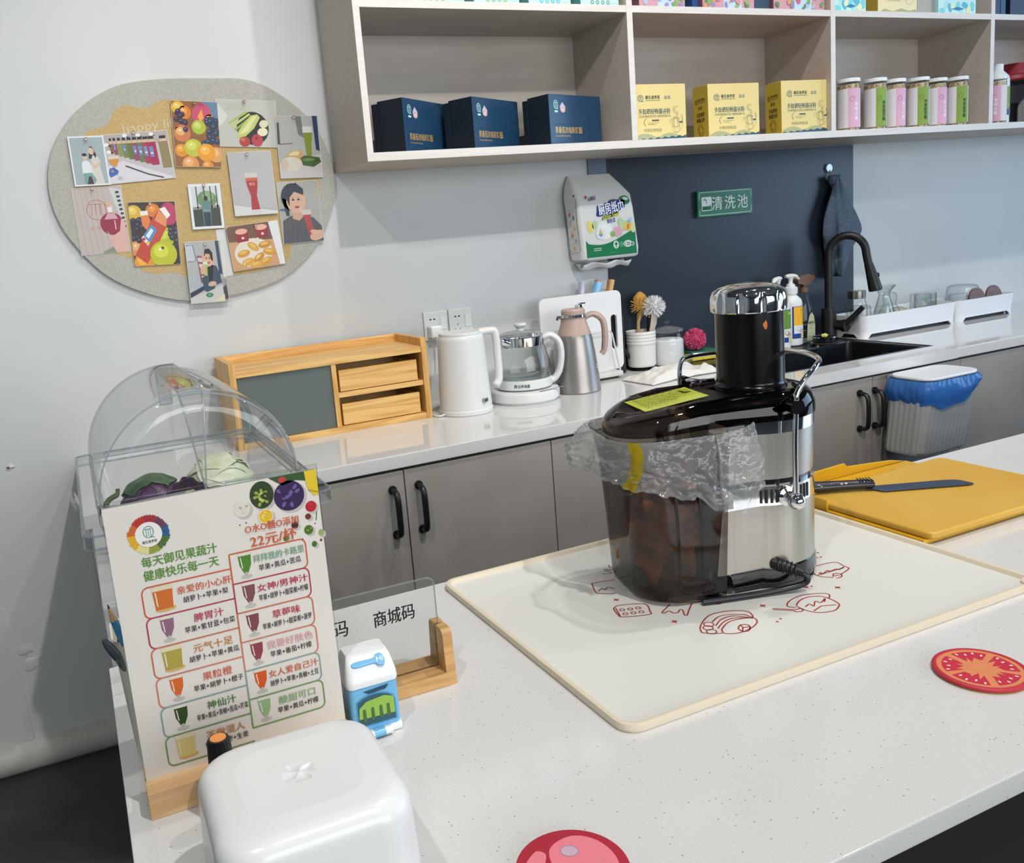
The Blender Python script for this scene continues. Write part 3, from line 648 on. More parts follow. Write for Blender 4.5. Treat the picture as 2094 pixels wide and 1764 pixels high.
# glass kettle on its base
t = thing('glass_kettle', 'glass health kettle with white handle standing on a white heating base', 'kettle', (.902, -.216, Z))
b = B().lathe([(.098, 0), (.101, .004), (.101, .006), (.106, .008), (.107, .028), (.103, .035), (.090, .038), (0, .038)], KW, n=44); b.box(-.020, .075, -.100, -.094, .0375, .0382, mat('#9fa3a3', .3), M=Matrix.Rotation(math.radians(10), 4, 'Z')); b.build('base', t)
cv = Cv(.4); cv.line([(-.055+.0038*math.cos(q), .009+.0045*math.sin(q)) for q in [math.radians(-40+i*28) for i in range(11)]], .0022, '#2c4f66', 2); cv.line([(-.055, .006), (-.055, .0115)], .0018, '#2c4f66', 2); cv.text('日声电器', -.030, .009, .010, '#2c4f66', 2, 'c', .034, .025)
b = B().lathe([(.080, .040), (.086, .044), (.086, .066), (.084, .070), (0, .070)], KW, n=44); b.canvas(cv, lambda u, v, l: Vector(((.0863+l*.0002)*math.sin(u/.086-.15), -(.0863+l*.0002)*math.cos(u/.086-.15), .046+v))); b.build('jug_base', t)
b = B().lathe([(.0835, .070), (.0855, .085), (.082, .120), (.072, .160), (.067, .172)], GLASS, n=44, cap0=False, cap1=False)
cv = Cv(.5)
for k, zz in enumerate((.090, .110, .130, .150)): cv.rect(-.006, zz, .004, zz+.0012, '#6a7378', 1); cv.rect(-.004, zz+.003, .003, zz+.006, '#7a8388', 1)
b.canvas(cv, lambda u, v, l: Vector(((.0868-.02*max(0, (v-.10)/.07))*math.sin(u/.08), -(.0868-.02*max(0, (v-.10)/.07))*math.cos(u/.08), v))); b.build('jug_glass', t)
B().lathe([(.083, .0715), (.0835, .084), (0, .084)], clear('water', (.86, .90, .90), .01, 1.33), n=36, cap0=True).build('water', t)
b = B().lathe([(.0675, .168), (.069, .169), (.069, .194), (.067, .196)], CHROME, n=40, cap0=False, cap1=False)
b.tube([(-.058, -.02, .180), (-.078, -.028, .190), (-.086, -.031, .197)], [.016, .013, .008], CHROME, 12, flat=1.2); b.build('steel_collar', t)
b = B().lathe([(.068, .196), (.067, .200), (.050, .208), (.016, .213)], clear('lid_glass', (.88, .91, .92), .03, 1.7, .22, '#e4ecee', edge=.8), n=36, cap0=False).lathe([(.012, .212), (.010, .218), (.019, .228), (.018, .234), (0, .236)], KW, n=24); b.build('lid', t)
b = B(); b.tube(smooth_poly([(.060, -.022, .184), (.084, -.032, .190), (.105, -.042, .170), (.111, -.044, .130), (.105, -.040, .085), (.092, -.034, .060), (.079, -.028, .052)], 5, False), .0105, KW, 12, flat=1.3); b.build('handle', t)

# vacuum jug
t = thing('vacuum_jug', 'silver vacuum jug with dusky pink neck and handle', 'jug', (1.087, -.222, Z))
PINK = mat('#b89f95', .4); SILV = mat('#a39e9a', .36, .8)
b = B().lathe([(.070, 0), (.073, .003), (.072, .020), (.064, .100), (.055, .165), (.051, .178)], SILV, n=40)
cv = Cv(.4); cv.rect(0, 0, .013, .012, '#dfe6e6', 1, .001); cv.rect(.003, .003, .006, .009, '#6b8a99', 2); cv.rect(.0075, .003, .010, .009, '#6b8a99', 2); cv.rect(-.062, -.022, -.050, -.004, '#b9b4ae', 1); cv.rect(-.060, -.034, -.051, -.026, '#b0aba5', 1)
b.canvas(cv, lambda u, v, l: Vector(((.0665+l*.0004)*math.sin(u/.066+.62), -(.0665+l*.0004)*math.cos(u/.066+.62), .072+v))); b.build('body', t)
B().lathe([(.0515, .178), (.050, .184), (.040, .215), (.038, .232)], PINK, n=36).build('neck', t)
b = B().lathe([(.0385, .230), (.042, .232), (.042, .240), (.0385, .242)], CHROME, n=36); b.tube([(-.035, .01, .233), (-.050, .012, .234), (-.053, .012, .226)], .006, CHROME, 8); b.build('collar', t)
B().lathe([(.037, .242), (.037, .252), (.033, .257), (0, .258)], PINK, n=30).build('lid', t)
B().box(.010, .026, -.018, .006, .254, .268, CHROME, .003).box(.018, .040, -.014, .0, .268, .273, CHROME, .002).build('thumb_lever', t)
b = B(); b.tube(smooth_poly([(.030, -.016, .228), (.055, -.028, .236), (.079, -.040, .215), (.084, -.042, .170), (.080, -.040, .125), (.071, -.036, .110)], 5, False), [.009]*6+[.010]*14+[.009]*6, PINK, 12, flat=1.5); b.build('handle', t)

# cutting boards in their wire rack, knives behind
t = thing('board_rack', 'white wire rack holding the white cutting board upright', 'rack', (1.17, -.095, Z))
RACKW = mat('#d2cfcc', .4)
b = B().box(-.115, .145, -.052, .012, .008, .024, RACKW, .003); b.box(-.10, .13, -.045, .008, 0, .008, mat('#33312f', .6)); b.build('base', t)
b = B(); b.tube([(-.100, -.045, .024), (-.100, -.036, .150), (-.094, -.0355, .158), (.112, -.0355, .158), (.118, -.036, .150), (.138, -.045, .024)], .0030, RACKW, 8); b.build('wire_frame', t)
b = B(); b.tube([(-.10, .008, .024), (-.10, .008, .21), (.12, .008, .21), (.12, .008, .024)], .0030, RACKW, 8); b.build('wire_frame', t)
t = thing('tray_board', 'small white board in the front slot of the wire rack', 'board', (1.172, -.119, Z+.0245))
b = B(); b.prism(rrect(.205, .122, .008, 4, .002, .061), -.004, .004, mat('#d8d7d6', .45), 'xz', .001); b.build('panel', t)
t = thing('cutting_board', 'large white plastic cutting board with an oval hand slot', 'board', (1.194, -.098, Z+.0245))
def slot_board(w, h, th, slot):
    o = rrect(w, h, .022, 6, 0, h/2); sx, sz, sw, sh = slot; i = rrect(sw, sh, sw/2-.0005, 8, sx, sz); b = B(); bm = b.bm; k = b.mi(mat('#dfe0e1', .4))
    vo = {}
    for y in (-th/2, th/2):
        a = [bm.verts.new((x, y, z)) for x, z in o]; c = [bm.verts.new((x, y, z)) for x, z in i]
        es = [bm.edges.new((l[q], l[(q+1) % len(l)])) for l in (a, c) for q in range(len(l))]
        bmesh.ops.triangle_fill(bm, use_beauty=True, edges=es); vo[y] = (a, c)
    for q in (0, 1):
        A, C = vo[-th/2][q], vo[th/2][q]
        for j in range(len(A)): bm.faces.new((A[j], A[(j+1) % len(A)], C[(j+1) % len(A)], C[j]))
    bmesh.ops.recalc_face_normals(bm, faces=bm.faces[:]); return b
slot_board(.312, .262, .009, (.124, .125, .024, .115)).build('panel', t)
t = thing('knife_block', 'dark knife holder hidden behind the white cutting board', 'knife holder', (1.29, -.050, Z))
B().box(-.085, .085, -.032, .032, 0, .20, mat('#15171a', .45), .006).build('body', t)
def knife_handle(label, loc, rx, c, tilt, w=.011, grp=None):
    t = thing('kitchen_knife', label, 'knife', loc, 0, grp); M = Matrix.Rotation(tilt, 4, 'Y') @ Matrix.Rotation(rx, 4, 'X')
    b = B().box(-.0008, .0008, -.011, .011, -.09, .0, CHROME, M=M); b.build('blade', t)
    b = B(); b.rings([[M @ Vector((x, y*k, z)) for x, y in rrect(w*1.5, w*2.1, w*.6, 4)] for z, k in ((0, .9), (.03, .95), (.08, 1.0), (.112, 1.15), (.118, 1.05))], c); b.build('handle', t); return t
g = 'knife handles rising behind the cutting board'
WK = wood('knife_wood', '#b98a58', '#cfa576', 'z', 8)
knife_handle('knife with a lavender handle behind the cutting board', (1.226, -.045, Z+.205), 0, mat('#c9cbe2', .35), math.radians(6), grp=g)
knife_handle('knife with a sky blue handle behind the cutting board', (1.252, -.062, Z+.205), 0, mat('#8dc1ea', .35), math.radians(20), .014, g)
knife_handle('knife with a light wooden handle next to the blue one, standing straighter', (1.298, -.035, Z+.205), 0, WK, math.radians(5), grp=g)
knife_handle('knife with a light wooden handle leaning right, last in the row', (1.318, -.055, Z+.205), 0, WK, math.radians(15), .012, g)

# brush holder
t = thing('utensil_holder', 'white ribbed utensil holder full of brushes and tongs', 'utensil holder', (1.452, -.062, Z))
pr = [(.044, .012), (.048, .018), (.049, .085)]
for k in range(4): pr += [(.0492, .088+.011*k), (.0512, .091+.011*k), (.0512, .096+.011*k), (.0494, .099+.011*k)]
pr += [(.0505, .134), (.048, .134), (.046, .02), (0, .018)]
B().lathe(pr, mat('#dedcd8', .4), n=40).build('cup', t)
B().lathe([(.046, 0), (.046, .006), (.042, .012)], clear('smoky_foot', (.7, .7, .68), .05), n=30).build('foot', t)
def tuft(b, c, r, m, n, ln, wd, seed, up=None, curl=.3):
    rnd = random.Random(seed)
    for i in range(n):
        z = rnd.uniform(-1, 1); a = rnd.uniform(0, 2*PI); s = math.sqrt(1-z*z); d = Vector((s*math.cos(a), s*math.sin(a), z))
        if up and d.dot(up) < -.2: d = -d
        p = Vector(c)+d*r*.35; q = Vector((rnd.uniform(-1, 1), rnd.uniform(-1, 1), rnd.uniform(-1, 1)))*curl
        b.tube([p, p+d*ln*.5+q*ln*.15, p+(d+q*.35)*ln], [wd, wd, wd*.5], m, 4)
t = thing('dish_brush', 'tan bristled brush leaning at the back of the utensil holder', 'brush', (1.455, -.040, Z+.02))
b = B(); b.tube([(0, 0, 0), (.012, .008, .14), (.020, .006, .17)], [.006, .006, .010], mat('#c2a06a', .5), 10); b.build('handle', t)
b = B(); b.blob((.022, .004, .208), (.026, .018, .036), mat('#b98736', .7), .15, 12); tuft(b, (.016, -.004, .198), .03, mat('#c9a458', .8), 130, .026, .0011, 4); b.build('bristles', t)
t = thing('pompon_brush', 'white fluffy round brush on a dark handle in the utensil holder', 'brush', (1.470, -.068, Z+.02))
b = B(); b.tube([(0, 0, 0), (.012, 0, .10), (.022, 0, .165)], [.007, .008, .012], mat('#14181d', .4), 10); b.build('handle', t)
b = B(); b.blob((.034, -.004, .190), (.022, .022, .022), mat('#cfd3d6', .8)); tuft(b, (.034, -.004, .190), .03, mat('#e9ebec', .7), 420, .030, .0013, 5, None, .2); b.build('bristles', t)
for lb, x, a, h in (('taller beige spoon shaped tongs leaning right in the utensil holder', 1.440, .24, .205), ('shorter beige spoon shaped tongs in front of the dark brush handle', 1.452, .20, .172)):
    t = thing('serving_tongs', lb, 'tongs', (x, -.085, Z+.02), 0, 'beige tongs in the utensil holder')
    M = Matrix.Rotation(a*1.4, 4, 'Y'); b = B(); R = []
    for z, wv in ((.0, .004), (.08, .005), (h*.66, .008), (h*.84, .013), (h*.95, .010), (h, .003)): R.append([M @ Vector((wv*math.cos(q), .0028*math.sin(q), z)) for q in [2*PI*i/12 for i in range(12)]])
    b.rings(R, mat('#b9a89e', .45)); b.build('arm', t)
t = thing('black_turner', 'black kitchen turner lying in the utensil holder behind the cutting board', 'turner', (1.425, -.060, Z+.02))
M = Matrix.Rotation(-.62, 4, 'Y'); b = B(); b.rings([[M @ Vector((wv*math.cos(q), .003*math.sin(q), z)) for q in [2*PI*i/10 for i in range(10)]] for z, wv in ((0, .006), (.11, .006), (.13, .016), (.17, .02), (.175, .016))], mat('#17191c', .35)); b.build('blade', t)

# sugar jar, scrubber, sponge, cloth
t = thing('storage_jar', 'round glass jar with a knobbed glass lid, full of white powder', 'jar', (1.562, -.064, Z))
B().lathe([(.052, 0), (.056, .004), (.057, .02), (.057, .090), (.052, .104), (.050, .112), (.053, .116)], GLASS, n=40, cap1=False).build('jar_body', t)
b = B().lathe([(.054, .117), (.056, .121), (.054, .126), (.036, .132), (.014, .136), (.008, .138)], clear('lid_glass', (.88, .91, .92), .03, 1.7, .22, '#e4ecee', edge=.8), n=36, cap0=False); b.blob((0, 0, .150), (.0135, .0135, .0125), GLASS, sub=3); b.build('lid', t)
o = B().lathe([(.050, .004), (.0545, .008), (.0545, .088), (.050, .092), (0, .093)], mat('#e6e7e8', .8), n=36).build('powder', None, (1.562, -.064, Z)); setp(o, 'white powder filling the knobbed glass jar', 'powder', kind='stuff')
t = thing('sponge', 'yellow sponge with a green scouring side under the pink scrubber', 'sponge', (1.712, -.055, Z), math.radians(-6))
B().box(-.055, .055, -.032, .032, 0, .024, grainy('yellow_sponge', '#cdb52a', '#e2cd3c', (1, 1, 1), 120, .9, 2), .004).build('foam', t); B().box(-.054, .054, -.031, .031, .0245, .033, grainy('green_scourer', '#1c5a44', '#2b7458', (1, 1, 1), 150, .95, 2), .002).build('scouring_pad', t)
b = B(); b.blob((0, 0, .036), (.030, .030, .032), mat('#b83a62', .7)); rnd = random.Random(3)
for i in range(330):
    z = rnd.uniform(-.95, 1); a = rnd.uniform(0, 2*PI); s = math.sqrt(1-z*z); d = Vector((s*math.cos(a), s*math.sin(a), z)); tn = d.cross(Vector((rnd.uniform(-1, 1), rnd.uniform(-1, 1), rnd.uniform(-1, 1)))).normalized(); p = Vector((0, 0, .040))+d*.026
    b.tube([p-tn*.004, p+d*.010-tn*.003, p+d*.014+tn*.002, p+d*.006+tn*.006], .0009, mat(rnd.choice(['#e2557f', '#e86e94', '#d4436f']), .5), 4)
o = b.build('scrubber', None, (1.690, -.055, Z+.033)); setp(o, 'pink curly scrubber ball resting on the green and yellow sponge', 'scrubber')
def cloth(u, v):
    x = (u-.5)*.30; y = (v-.5)*.15; n = noise.noise(Vector((u*5, v*4, 2.3)))+.5*noise.noise(Vector((u*12, v*10, 1)))
    e = min(u, 1-u, v, 1-v)*8; k = min(1, e)
    ed = 1+.10*noise.noise(Vector((u*4, v*4, 8)))
    return Vector((x*ed, y*ed+.018*math.sin(u*3), .0015+k*(.016+.016*n)+.0015*abs(n)))
o = B().grid(cloth, 48, 30, mat('#dcdad3', .9)).build('dish_cloth', None, (1.425, -.262, Z+.001), math.radians(4), ang=180, solid=.002); setp(o, 'crumpled white dish cloth at the edge of the back worktop', 'cloth')

# soap and spray bottles behind the sink
def soap(label, loc, c1, cx, rz, dr=1):
    t = thing('soap_bottle', label, 'bottle', loc, rz, 'white pump bottles behind the sink'); WB = mat('#e0e2e1', .4)
    b = B().lathe([(.036, 0), (.040, .004), (.040, .155), (.037, .168), (.024, .182), (.020, .186), (.020, .190)], WB, n=32); b.build('body', t)
    b = B().lathe([(.024, .190), (.0245, .192), (.0245, .212), (.022, .214), (.016, .218), (.014, .226), (.008, .228), (.0075, .243)], WB, n=24); b.tube(smooth_poly([(.020*dr, .006, .255), (.0, 0, .256), (-.020*dr, -.004, .253), (-.034*dr, -.007, .242)], 4, False), [.006]*2+[.0078]*8+[.005]*3, WB, 10, flat=1.3); b.lathe([(.009, .242), (.011, .250)], WB, n=16); b.build('pump', t)
    cv = Cv(.4); Wd = .056
    def band(x0, x1, y0, y1, c, l):
        n = max(1, int((x1-x0)/.006)); [cv.rect(x0+(x1-x0)*i/n, y0, x0+(x1-x0)*(i+1)/n, y1, c, l) for i in range(n)]
    band(0, Wd, 0, .118, '#1f3f93', 1); band(.006, Wd, .048, .116, c1, 2); band(.006, Wd, .018, .048, '#dfe3e0', 2); band(.034, Wd, .0, .020, '#e0cf8e', 3)
    for k in range(4): cv.rect(.022, .058+.010*k, .046, .0605+.010*k, '#5a4a2a' if 'yellow' in label else '#28421f', 3)
    cv.ell(.040, .104, .007, .004, cx, 3); cv.ell(.028, .034, .010, .009, '#7a9a6a' if 'green' in label else '#a9c3d6', 3); cv.ell(.036, .028, .010, .006, '#d2552e' if 'green' in label else '#c98a9a', 4)
    b = B(); b.canvas(cv, cyl(.0403, .028, math.radians(225))); b.build('label', t, ang=60); return t
soap('white pump bottle with a green label, nearer the juicer', (2.012, -.125, Z), '#69903a', '#c9dd5a', math.radians(5))
soap('white pump bottle with a yellow label, left of the spray bottle', (2.112, -.085, Z), '#f0b428', '#e08a20', math.radians(5), -1)
t = thing('spray_bottle', 'clear spray bottle with a brown trigger head behind the faucet', 'bottle', (2.200, -.062, Z))
b = B().lathe([(.034, 0), (.038, .004), (.039, .06), (.034, .12), (.022, .160), (.016, .178), (.014, .185)], clear('spray_plastic', (.93, .95, .93), .03), n=32, sy=.8); b.build('body', t)
BR = mat('#6d5240', .35); b = B().lathe([(.015, .185), (.017, .187), (.017, .203), (.012, .206)], BR, n=20)
b.rings([[Vector((x, y*.012, z)) for x, z, y in ring] for ring in ([(-.040, .235, -1), (-.038, .222, -1), (.0, .212, -1), (.022, .215, -1), (.046, .236, -1), (.040, .246, -1), (.01, .254, -1), (-.03, .248, -1)], [(-.040, .235, 1), (-.038, .222, 1), (.0, .212, 1), (.022, .215, 1), (.046, .236, 1), (.040, .246, 1), (.01, .254, 1), (-.03, .248, 1)])], BR); b.box(-.009, .009, -.009, .009, .203, .218, BR, .003); b.build('trigger_head', t)
B().tube([(-.022, 0, .216), (-.028, 0, .200), (-.026, 0, .186)], .004, mat('#2a241f', .4), 8).build('trigger', t)
cv = Cv(.5); lp = [(0, 0), (.040, 0), (.041, .05), (.036, .088), (.026, .104), (.014, .095), (.003, .06)]
cv.poly(lp, '#b4b89c', 1); cv.text('SAUBERGEIST', .021, .066, .010, '#3c4238', 2, 'c', .032, .01); cv.rect(.014, .055, .029, .0565, '#6a6f60', 2); cv.rect(.011, .044, .031, .045, '#6a6f60', 2); cv.rect(.013, .026, .029, .027, '#6a6f60', 2); cv.rect(.010, .014, .032, .015, '#6a6f60', 2)
b = B(); b.canvas(cv, lambda u, v, l: Vector((-.021+u, -.0335-.0003*l, .008+v))); b.build('label', t)
t = thing('soap_dish', 'small dark round dish with a steel rim left of the faucet foot', 'dish', (2.185, -.170, Z))
B().lathe([(.040, 0), (.050, .004), (.051, .007), (.043, .008)], mat('#4b433c', .3, .3), n=32).lathe([(.034, .008), (.038, .010), (.038, .022), (.041, .024), (.041, .027), (.036, .028), (.030, .025), (0, .024)], mat('#16171a', .25, .2), n=32).build('dish', t)
B().tube([Vector((.040*math.cos(q), .040*math.sin(q), .0275)) for q in [2*PI*i/30 for i in range(30)]], .0018, CHROME, 6, True).build('steel_rim', t)
o = B().blob((0, 0, .006), (.012, .008, .007), mat('#d6d86a', .5), .5, 14).build('soap_scrap', None, (2.188, -.170, Z+.0255)); setp(o, 'pale yellow soap scrap lying in the dark round dish', 'soap')

# drying trays with glassware
def dry_tray(label, x0, x1):
    t = thing('drying_tray', label, 'tray', ((x0+x1)/2, -.138, Z), 0, 'white drying trays'); W, D = x1-x0, .150; TW = mat('#e4e6ea', .33)
    b = B(); 
    def rg(w, d, r, z): return [Vector((x, y, z)) for x, y in rrect(w, d, r, 6)]
    b.rings([rg(W-.016, D-.012, .022, .022), rg(W-.012, D-.010, .024, .024), rg(W, D, .026, .083), rg(W, D, .026, .085), rg(W-.005, D-.005, .024, .085), rg(W-.016, D-.014, .022, .028)], TW, False, True)
    b.rings([rg(W-.016, D-.012, .022, .022), rg(W-.0165, D-.0125, .022, .0215)], TW, False, False)
    b.build('tray', t)
    # foot skirt with long slots along the bottom
    hw, hd = W/2, D/2; w2, d2 = W-.014, D-.011; P = []
    for (ax, ay), (bx, by) in zip(rrect(w2, d2, .022, 6), rrect(w2, d2, .022, 6)[1:]+rrect(w2, d2, .022, 6)[:1]):
        m = max(1, int(math.hypot(bx-ax, by-ay)/.006)); P += [(ax+(bx-ax)*q/m, ay+(by-ay)*q/m) for q in range(m)]
    def zs(x, y):
        e = hw-.030-abs(x) if abs(abs(y)-d2/2) < 1e-6 else (hd-.036-abs(y) if abs(abs(x)-w2/2) < 1e-6 else -1)
        return max(0, min(.015, e*1.1))
    f = B(); f.rings([[Vector((x, y, zs(x, y))) for x, y in P], [Vector((x, y, .0232)) for x, y in P]], TW, False, False)
    f.rings([[Vector((x*.985, y*.95, zs(x, y))) for x, y in P], [Vector((x, y, zs(x, y))) for x, y in P]], TW, False, False)
    f.build('foot_skirt', t); B().box(-hw+.03, hw-.03, -hd+.03, hd-.03, .001, .012, mat('#3c3f42', .6)).build('slot_shade', t)  # dark block behind the slots stands in for the shade under the tray
dry_tray('white drying tray next to the faucet, the left of the two', 2.336, 2.846); dry_tray('white drying tray at the right end of the worktop', 2.850, 3.190)
ZT = Z+.0285
def glassware(name, label, cat, loc, prof, n=28, extra=None, part='bowl', gm=None):
    t = thing(name, label, cat, loc, 0, 'glassware drying in the white trays'); b = B().lathe(prof, gm or GLASS, n=n, cap0=True, cap1=True); b.build(part, t)
    if extra: extra(t)
    return t
glassware('tumbler', 'upturned tumbler at the left end of the drying tray', 'glass', (2.381, -.160, ZT), [(.040, 0), (.034, .086), (.030, .090), (0, .090)])
def jl(t): B().lathe([(.031, .112), (.032, .114), (.032, .140), (.030, .142), (0, .142)], mat('#b3b0aa', .25, 1.0), n=28).build('metal_lid', t)
glassware('lidded_jar', 'glass jar with a brushed metal lid behind the faucet head', 'jar', (2.420, -.108, ZT), [(.034, 0), (.037, .004), (.037, .085), (.030, .104), (.029, .112)], extra=jl)
glassware('carafe', 'glass carafe with a flared mouth in the left drying tray', 'carafe', (2.515, -.150, ZT), [(.042, 0), (.044, .004), (.036, .055), (.022, .105), (.019, .118), (.024, .130), (.041, .152), (.040, .153), (.021, .131), (.017, .118), (.020, .105), (.033, .055), (.04, .008), (0, .006)])
glassware('gourd_bottle', 'gourd shaped glass bottle behind the carafe', 'bottle', (2.600, -.105, ZT), [(.030, 0), (.038, .012), (.040, .035), (.030, .060), (.022, .072), (.026, .095), (.026, .108), (.018, .116), (0, .118)])
glassware('round_flask', 'round yellowish glass flask right of the carafe', 'flask', (2.580, -.160, ZT), [(.028, 0), (.034, .01), (.037, .03), (.030, .055), (.012, .064), (0, .065)], gm=clear('amber_glass', (.93, .90, .78), .02))
def pr(t):
    cv = Cv(.4); rnd = random.Random(8)
    for k in range(26): cv.ell(rnd.uniform(0, .10), rnd.uniform(.01, .08), .003, .0025, rnd.choice(['#7d9fd6', '#9fb7dd', '#e0c878', '#8aa6cf']), 1, 8)
    cv.rect(.005, .018, .095, .022, '#7fa3d8', 2)
    b = B(); b.canvas(cv, cyl(.0385, 0, math.radians(180))); b.build('print', t)
glassware('printed_glass', 'upturned glass with a small blue print in the left drying tray', 'glass', (2.715, -.150, ZT), [(.040, 0), (.037, .098), (.034, .100), (0, .100)], extra=pr)
def ms(t):
    cv = Cv(.4)
    for k in range(9): cv.rect(.0, .012+.008*k, .012 if k % 2 else .02, .0135+.008*k, '#7f9fd0', 1)
    b = B(); b.canvas(cv, cyl(.0405, 0, math.radians(215))); b.build('scale_marks', t)
glassware('measuring_cup', 'glass measuring cup with a blue scale behind the printed glass', 'cup', (2.800, -.105, ZT), [(.038, 0), (.040, .004), (.040, .092), (.038, .093), (.037, .008), (0, .006)], extra=ms)
def mh(t): b = B(); b.tube(smooth_poly([(.030, -.012, .016), (.050, -.022, .020), (.054, -.024, .045), (.048, -.020, .066), (.031, -.012, .068)], 4, False), .0035, GLASS, 8); b.build('handle', t)
glassware('glass_mug', 'upturned glass mug with a loop handle in front of the brown lid', 'mug', (2.897, -.172, ZT), [(.034, 0), (.034, .075), (.031, .080), (0, .080)], extra=mh)
glassware('glass_bowl', 'big upturned glass bowl at the back of the right drying tray', 'bowl', (2.985, -.128, ZT), [(.060, 0), (.060, .06), (.056, .098), (.045, .106), (0, .108)])
DKW = wood('dark_wood', '#4a2d24', '#6b4536', 'x', 8)
for lb, x, y in (('round dark wooden lid standing upright, farther from the glass mug', 3.075, -.196), ('round dark wooden lid standing close behind the handle of the glass mug', 2.972, -.198)):
    t = thing('wooden_lid', lb, 'lid', (x, y, ZT), 0, 'dark wooden lids in the drying tray'); b = B(); b.lathe([(.046, -.004), (.048, -.003), (.048, .003), (.046, .004)], DKW, n=36, M=Matrix.Translation((0, 0, .0485)) @ Matrix.Rotation(math.radians(82), 4, 'X')); b.build('disc', t)

# ------------------------------------------------------------------ on the wall above the worktop
t = thing('sink_sign', 'green sign with white lettering for the wash basin on the navy panel', 'sign', (1.752, -.0065, 1.395), 0)
b = B().box(0, .250, -.014, 0, 0, .092, mat('#17693f', .3), .0015); cv = Cv(.4); WL = '#e3ebe6'
for pts in ([(.008, .028), (.008, .010), (.012, .007), (.235, .007), (.242, .010), (.242, .030)], [(.008, .060), (.008, .082), (.012, .086), (.238, .086), (.242, .082), (.242, .062)]): cv.line(pts, .0016, WL, 2)
cv.rect(.017, .022, .062, .070, WL, 2, .004); cv.rect(.020, .025, .059, .038, '#17693f', 3); cv.line([(.024, .060), (.038, .060), (.038, .048)], .0035, '#17693f', 3); cv.line([(.027, .065), (.034, .065)], .0025, '#17693f', 3); cv.line([(.054, .040), (.059, .040)], .003, '#17693f', 3)
for ch, x in (('清', .086), ('洗', .145), ('池', .203)): cv.text(ch, x, .046, .047, WL, 2, bold=.012)
b.canvas(cv, face((0, -.0141, 0), (1, 0, 0), (0, 0, 1))); b.build('plate', t)
t = thing('wall_hook', 'small round chrome wall hook on the navy panel', 'hook', (2.388, -.0065, 1.536))
b = B().lathe([(.0165, 0), (.0165, .006), (.0145, .008), (0, .008)], mat('#c9c7c2', .35, .6), n=26, M=Matrix.Rotation(PI/2, 4, 'X')); b.tube([(0, -.008, -.008), (0, -.012, -.030), (0, -.022, -.040), (0, -.030, -.034)], .0028, CHROME, 8); b.build('hook', t)
# towel: a gathered cloth hanging from the hook
TOW = grainy('blue_grey_terry', '#4a5a6b', '#5d6e80', (1, 1, 1), 160, .95, 3, bump=.4); b = B(); R = []; nz = 34
for k in range(nz):
    f = k/(nz-1); z = 1.508-.365*f; cx = 2.396+.022*math.sin(f*2.6)-.03*max(0, f-.55); rx = .008+.072*math.sin(min(1, f*1.25)*PI*.60)**1.2*(1-max(0, f-.62)*2.2); ry = .010+.020*math.sin(min(1, f*1.3)*PI*.55); rx = max(rx, .012)
    ring = []
    for i in range(48):
        q = 2*PI*i/48; wv = 1+(.10+.20*f)*math.sin(q*4+f*3.5)+.10*math.sin(q*7-f*5); zz = z+.018*f*math.sin(q*2+1.2)+(.05*f*math.cos(q) if f > .5 else 0)*(f-.5)
        ring.append(Vector((cx+rx*wv*math.cos(q), min(-.040+ry*wv*math.sin(q), -.009), zz)))
    R.append(ring)
b.rings(R, TOW); b.tube(smooth_poly([(2.386, -.030, 1.506), (2.384, -.030, 1.488), (2.400, -.030, 1.484), (2.420, -.030, 1.46), (2.436, -.032, 1.42), (2.434, -.034, 1.36), (2.41, -.035, 1.34)], 5, False), [.008]+[.016]*29+[.01], TOW, 10)
o = b.build('hand_towel', None, ang=180); setp(o, 'blue grey hand towel hanging from the chrome hook above the faucet', 'towel')
# hanging pack of kitchen paper
t = thing('kitchen_paper_pack', 'hanging pack of kitchen paper towels with a green wave and blue lettering', 'paper towel pack', (1.200, -.004, 1.270))
PK = mat('#dcdedb', .35)
def pk(z, x0, x1, y0, y1, r): return [Vector((x, y, z)) for x, y in rrect(x1-x0, y1-y0, r, 4, (x0+x1)/2, (y0+y1)/2)]
b = B(); sl = .06
b.rings([pk(.020, .030, .240, -.080, -.004, .016), pk(.026, .020, .247, -.086, -.003, .02), pk(.05, .018, .247, -.088, -.002, .018), pk(.18, .010, .232, -.088, -.002, .018), pk(.225, .006, .225, -.084, -.002, .016), pk(.262, .012, .205, -.055, -.002, .012), pk(.298, .030, .190, -.012, -.002, .004)], PK); 
def fr(u, v, l):   # front face wrap
    k = v/.25; x0 = .036-.012*k; x1 = .231-.012*k
    y = -.0885 if v < .20 else -.0885+.06*((v-.20)/.06)**1.3*.5
    return Vector((x0+(x1-x0)*u/.20, y-.0004*l, .030+v))
cv = Cv(.35)
wavep = [(.20*i/20, .062-.022*math.sin(i/20*5.2+.9)-.0) for i in range(21)]
cv.poly([(0, .0)]+[(0, .056)]+[(.010+.19*i/18, .044+.038*(1-math.cos(PI*max(0, i/18-.12)))/2 - .010*math.sin(i/18*PI)) for i in range(19)]+[(.20, .0)], '#1d7a4e', 1)
cv.ell(.168, .176, .020, .014, '#2f7a4c', 2, 18, -.3); cv.ell(.170, .180, .012, .005, '#d6e2d6', 3, 14, -.2); cv.text('心相印', .038, .188, .014, '#23364f', 2, 'c', .030, .02, .1); cv.poly([(.012, .196), (.017, .199), (.020, .195), (.016, .186), (.011, .191)], '#c1272d', 2)
cv.text('专业', .118, .176, .012, '#4d6a34', 3, 'c', .022, .03, .15)
cv.poly([(.050, .132), (.056, .164), (.100, .172), (.110, .180), (.168, .178), (.166, .152), (.150, .146), (.140, .142), (.060, .128)], '#20368c', 2)
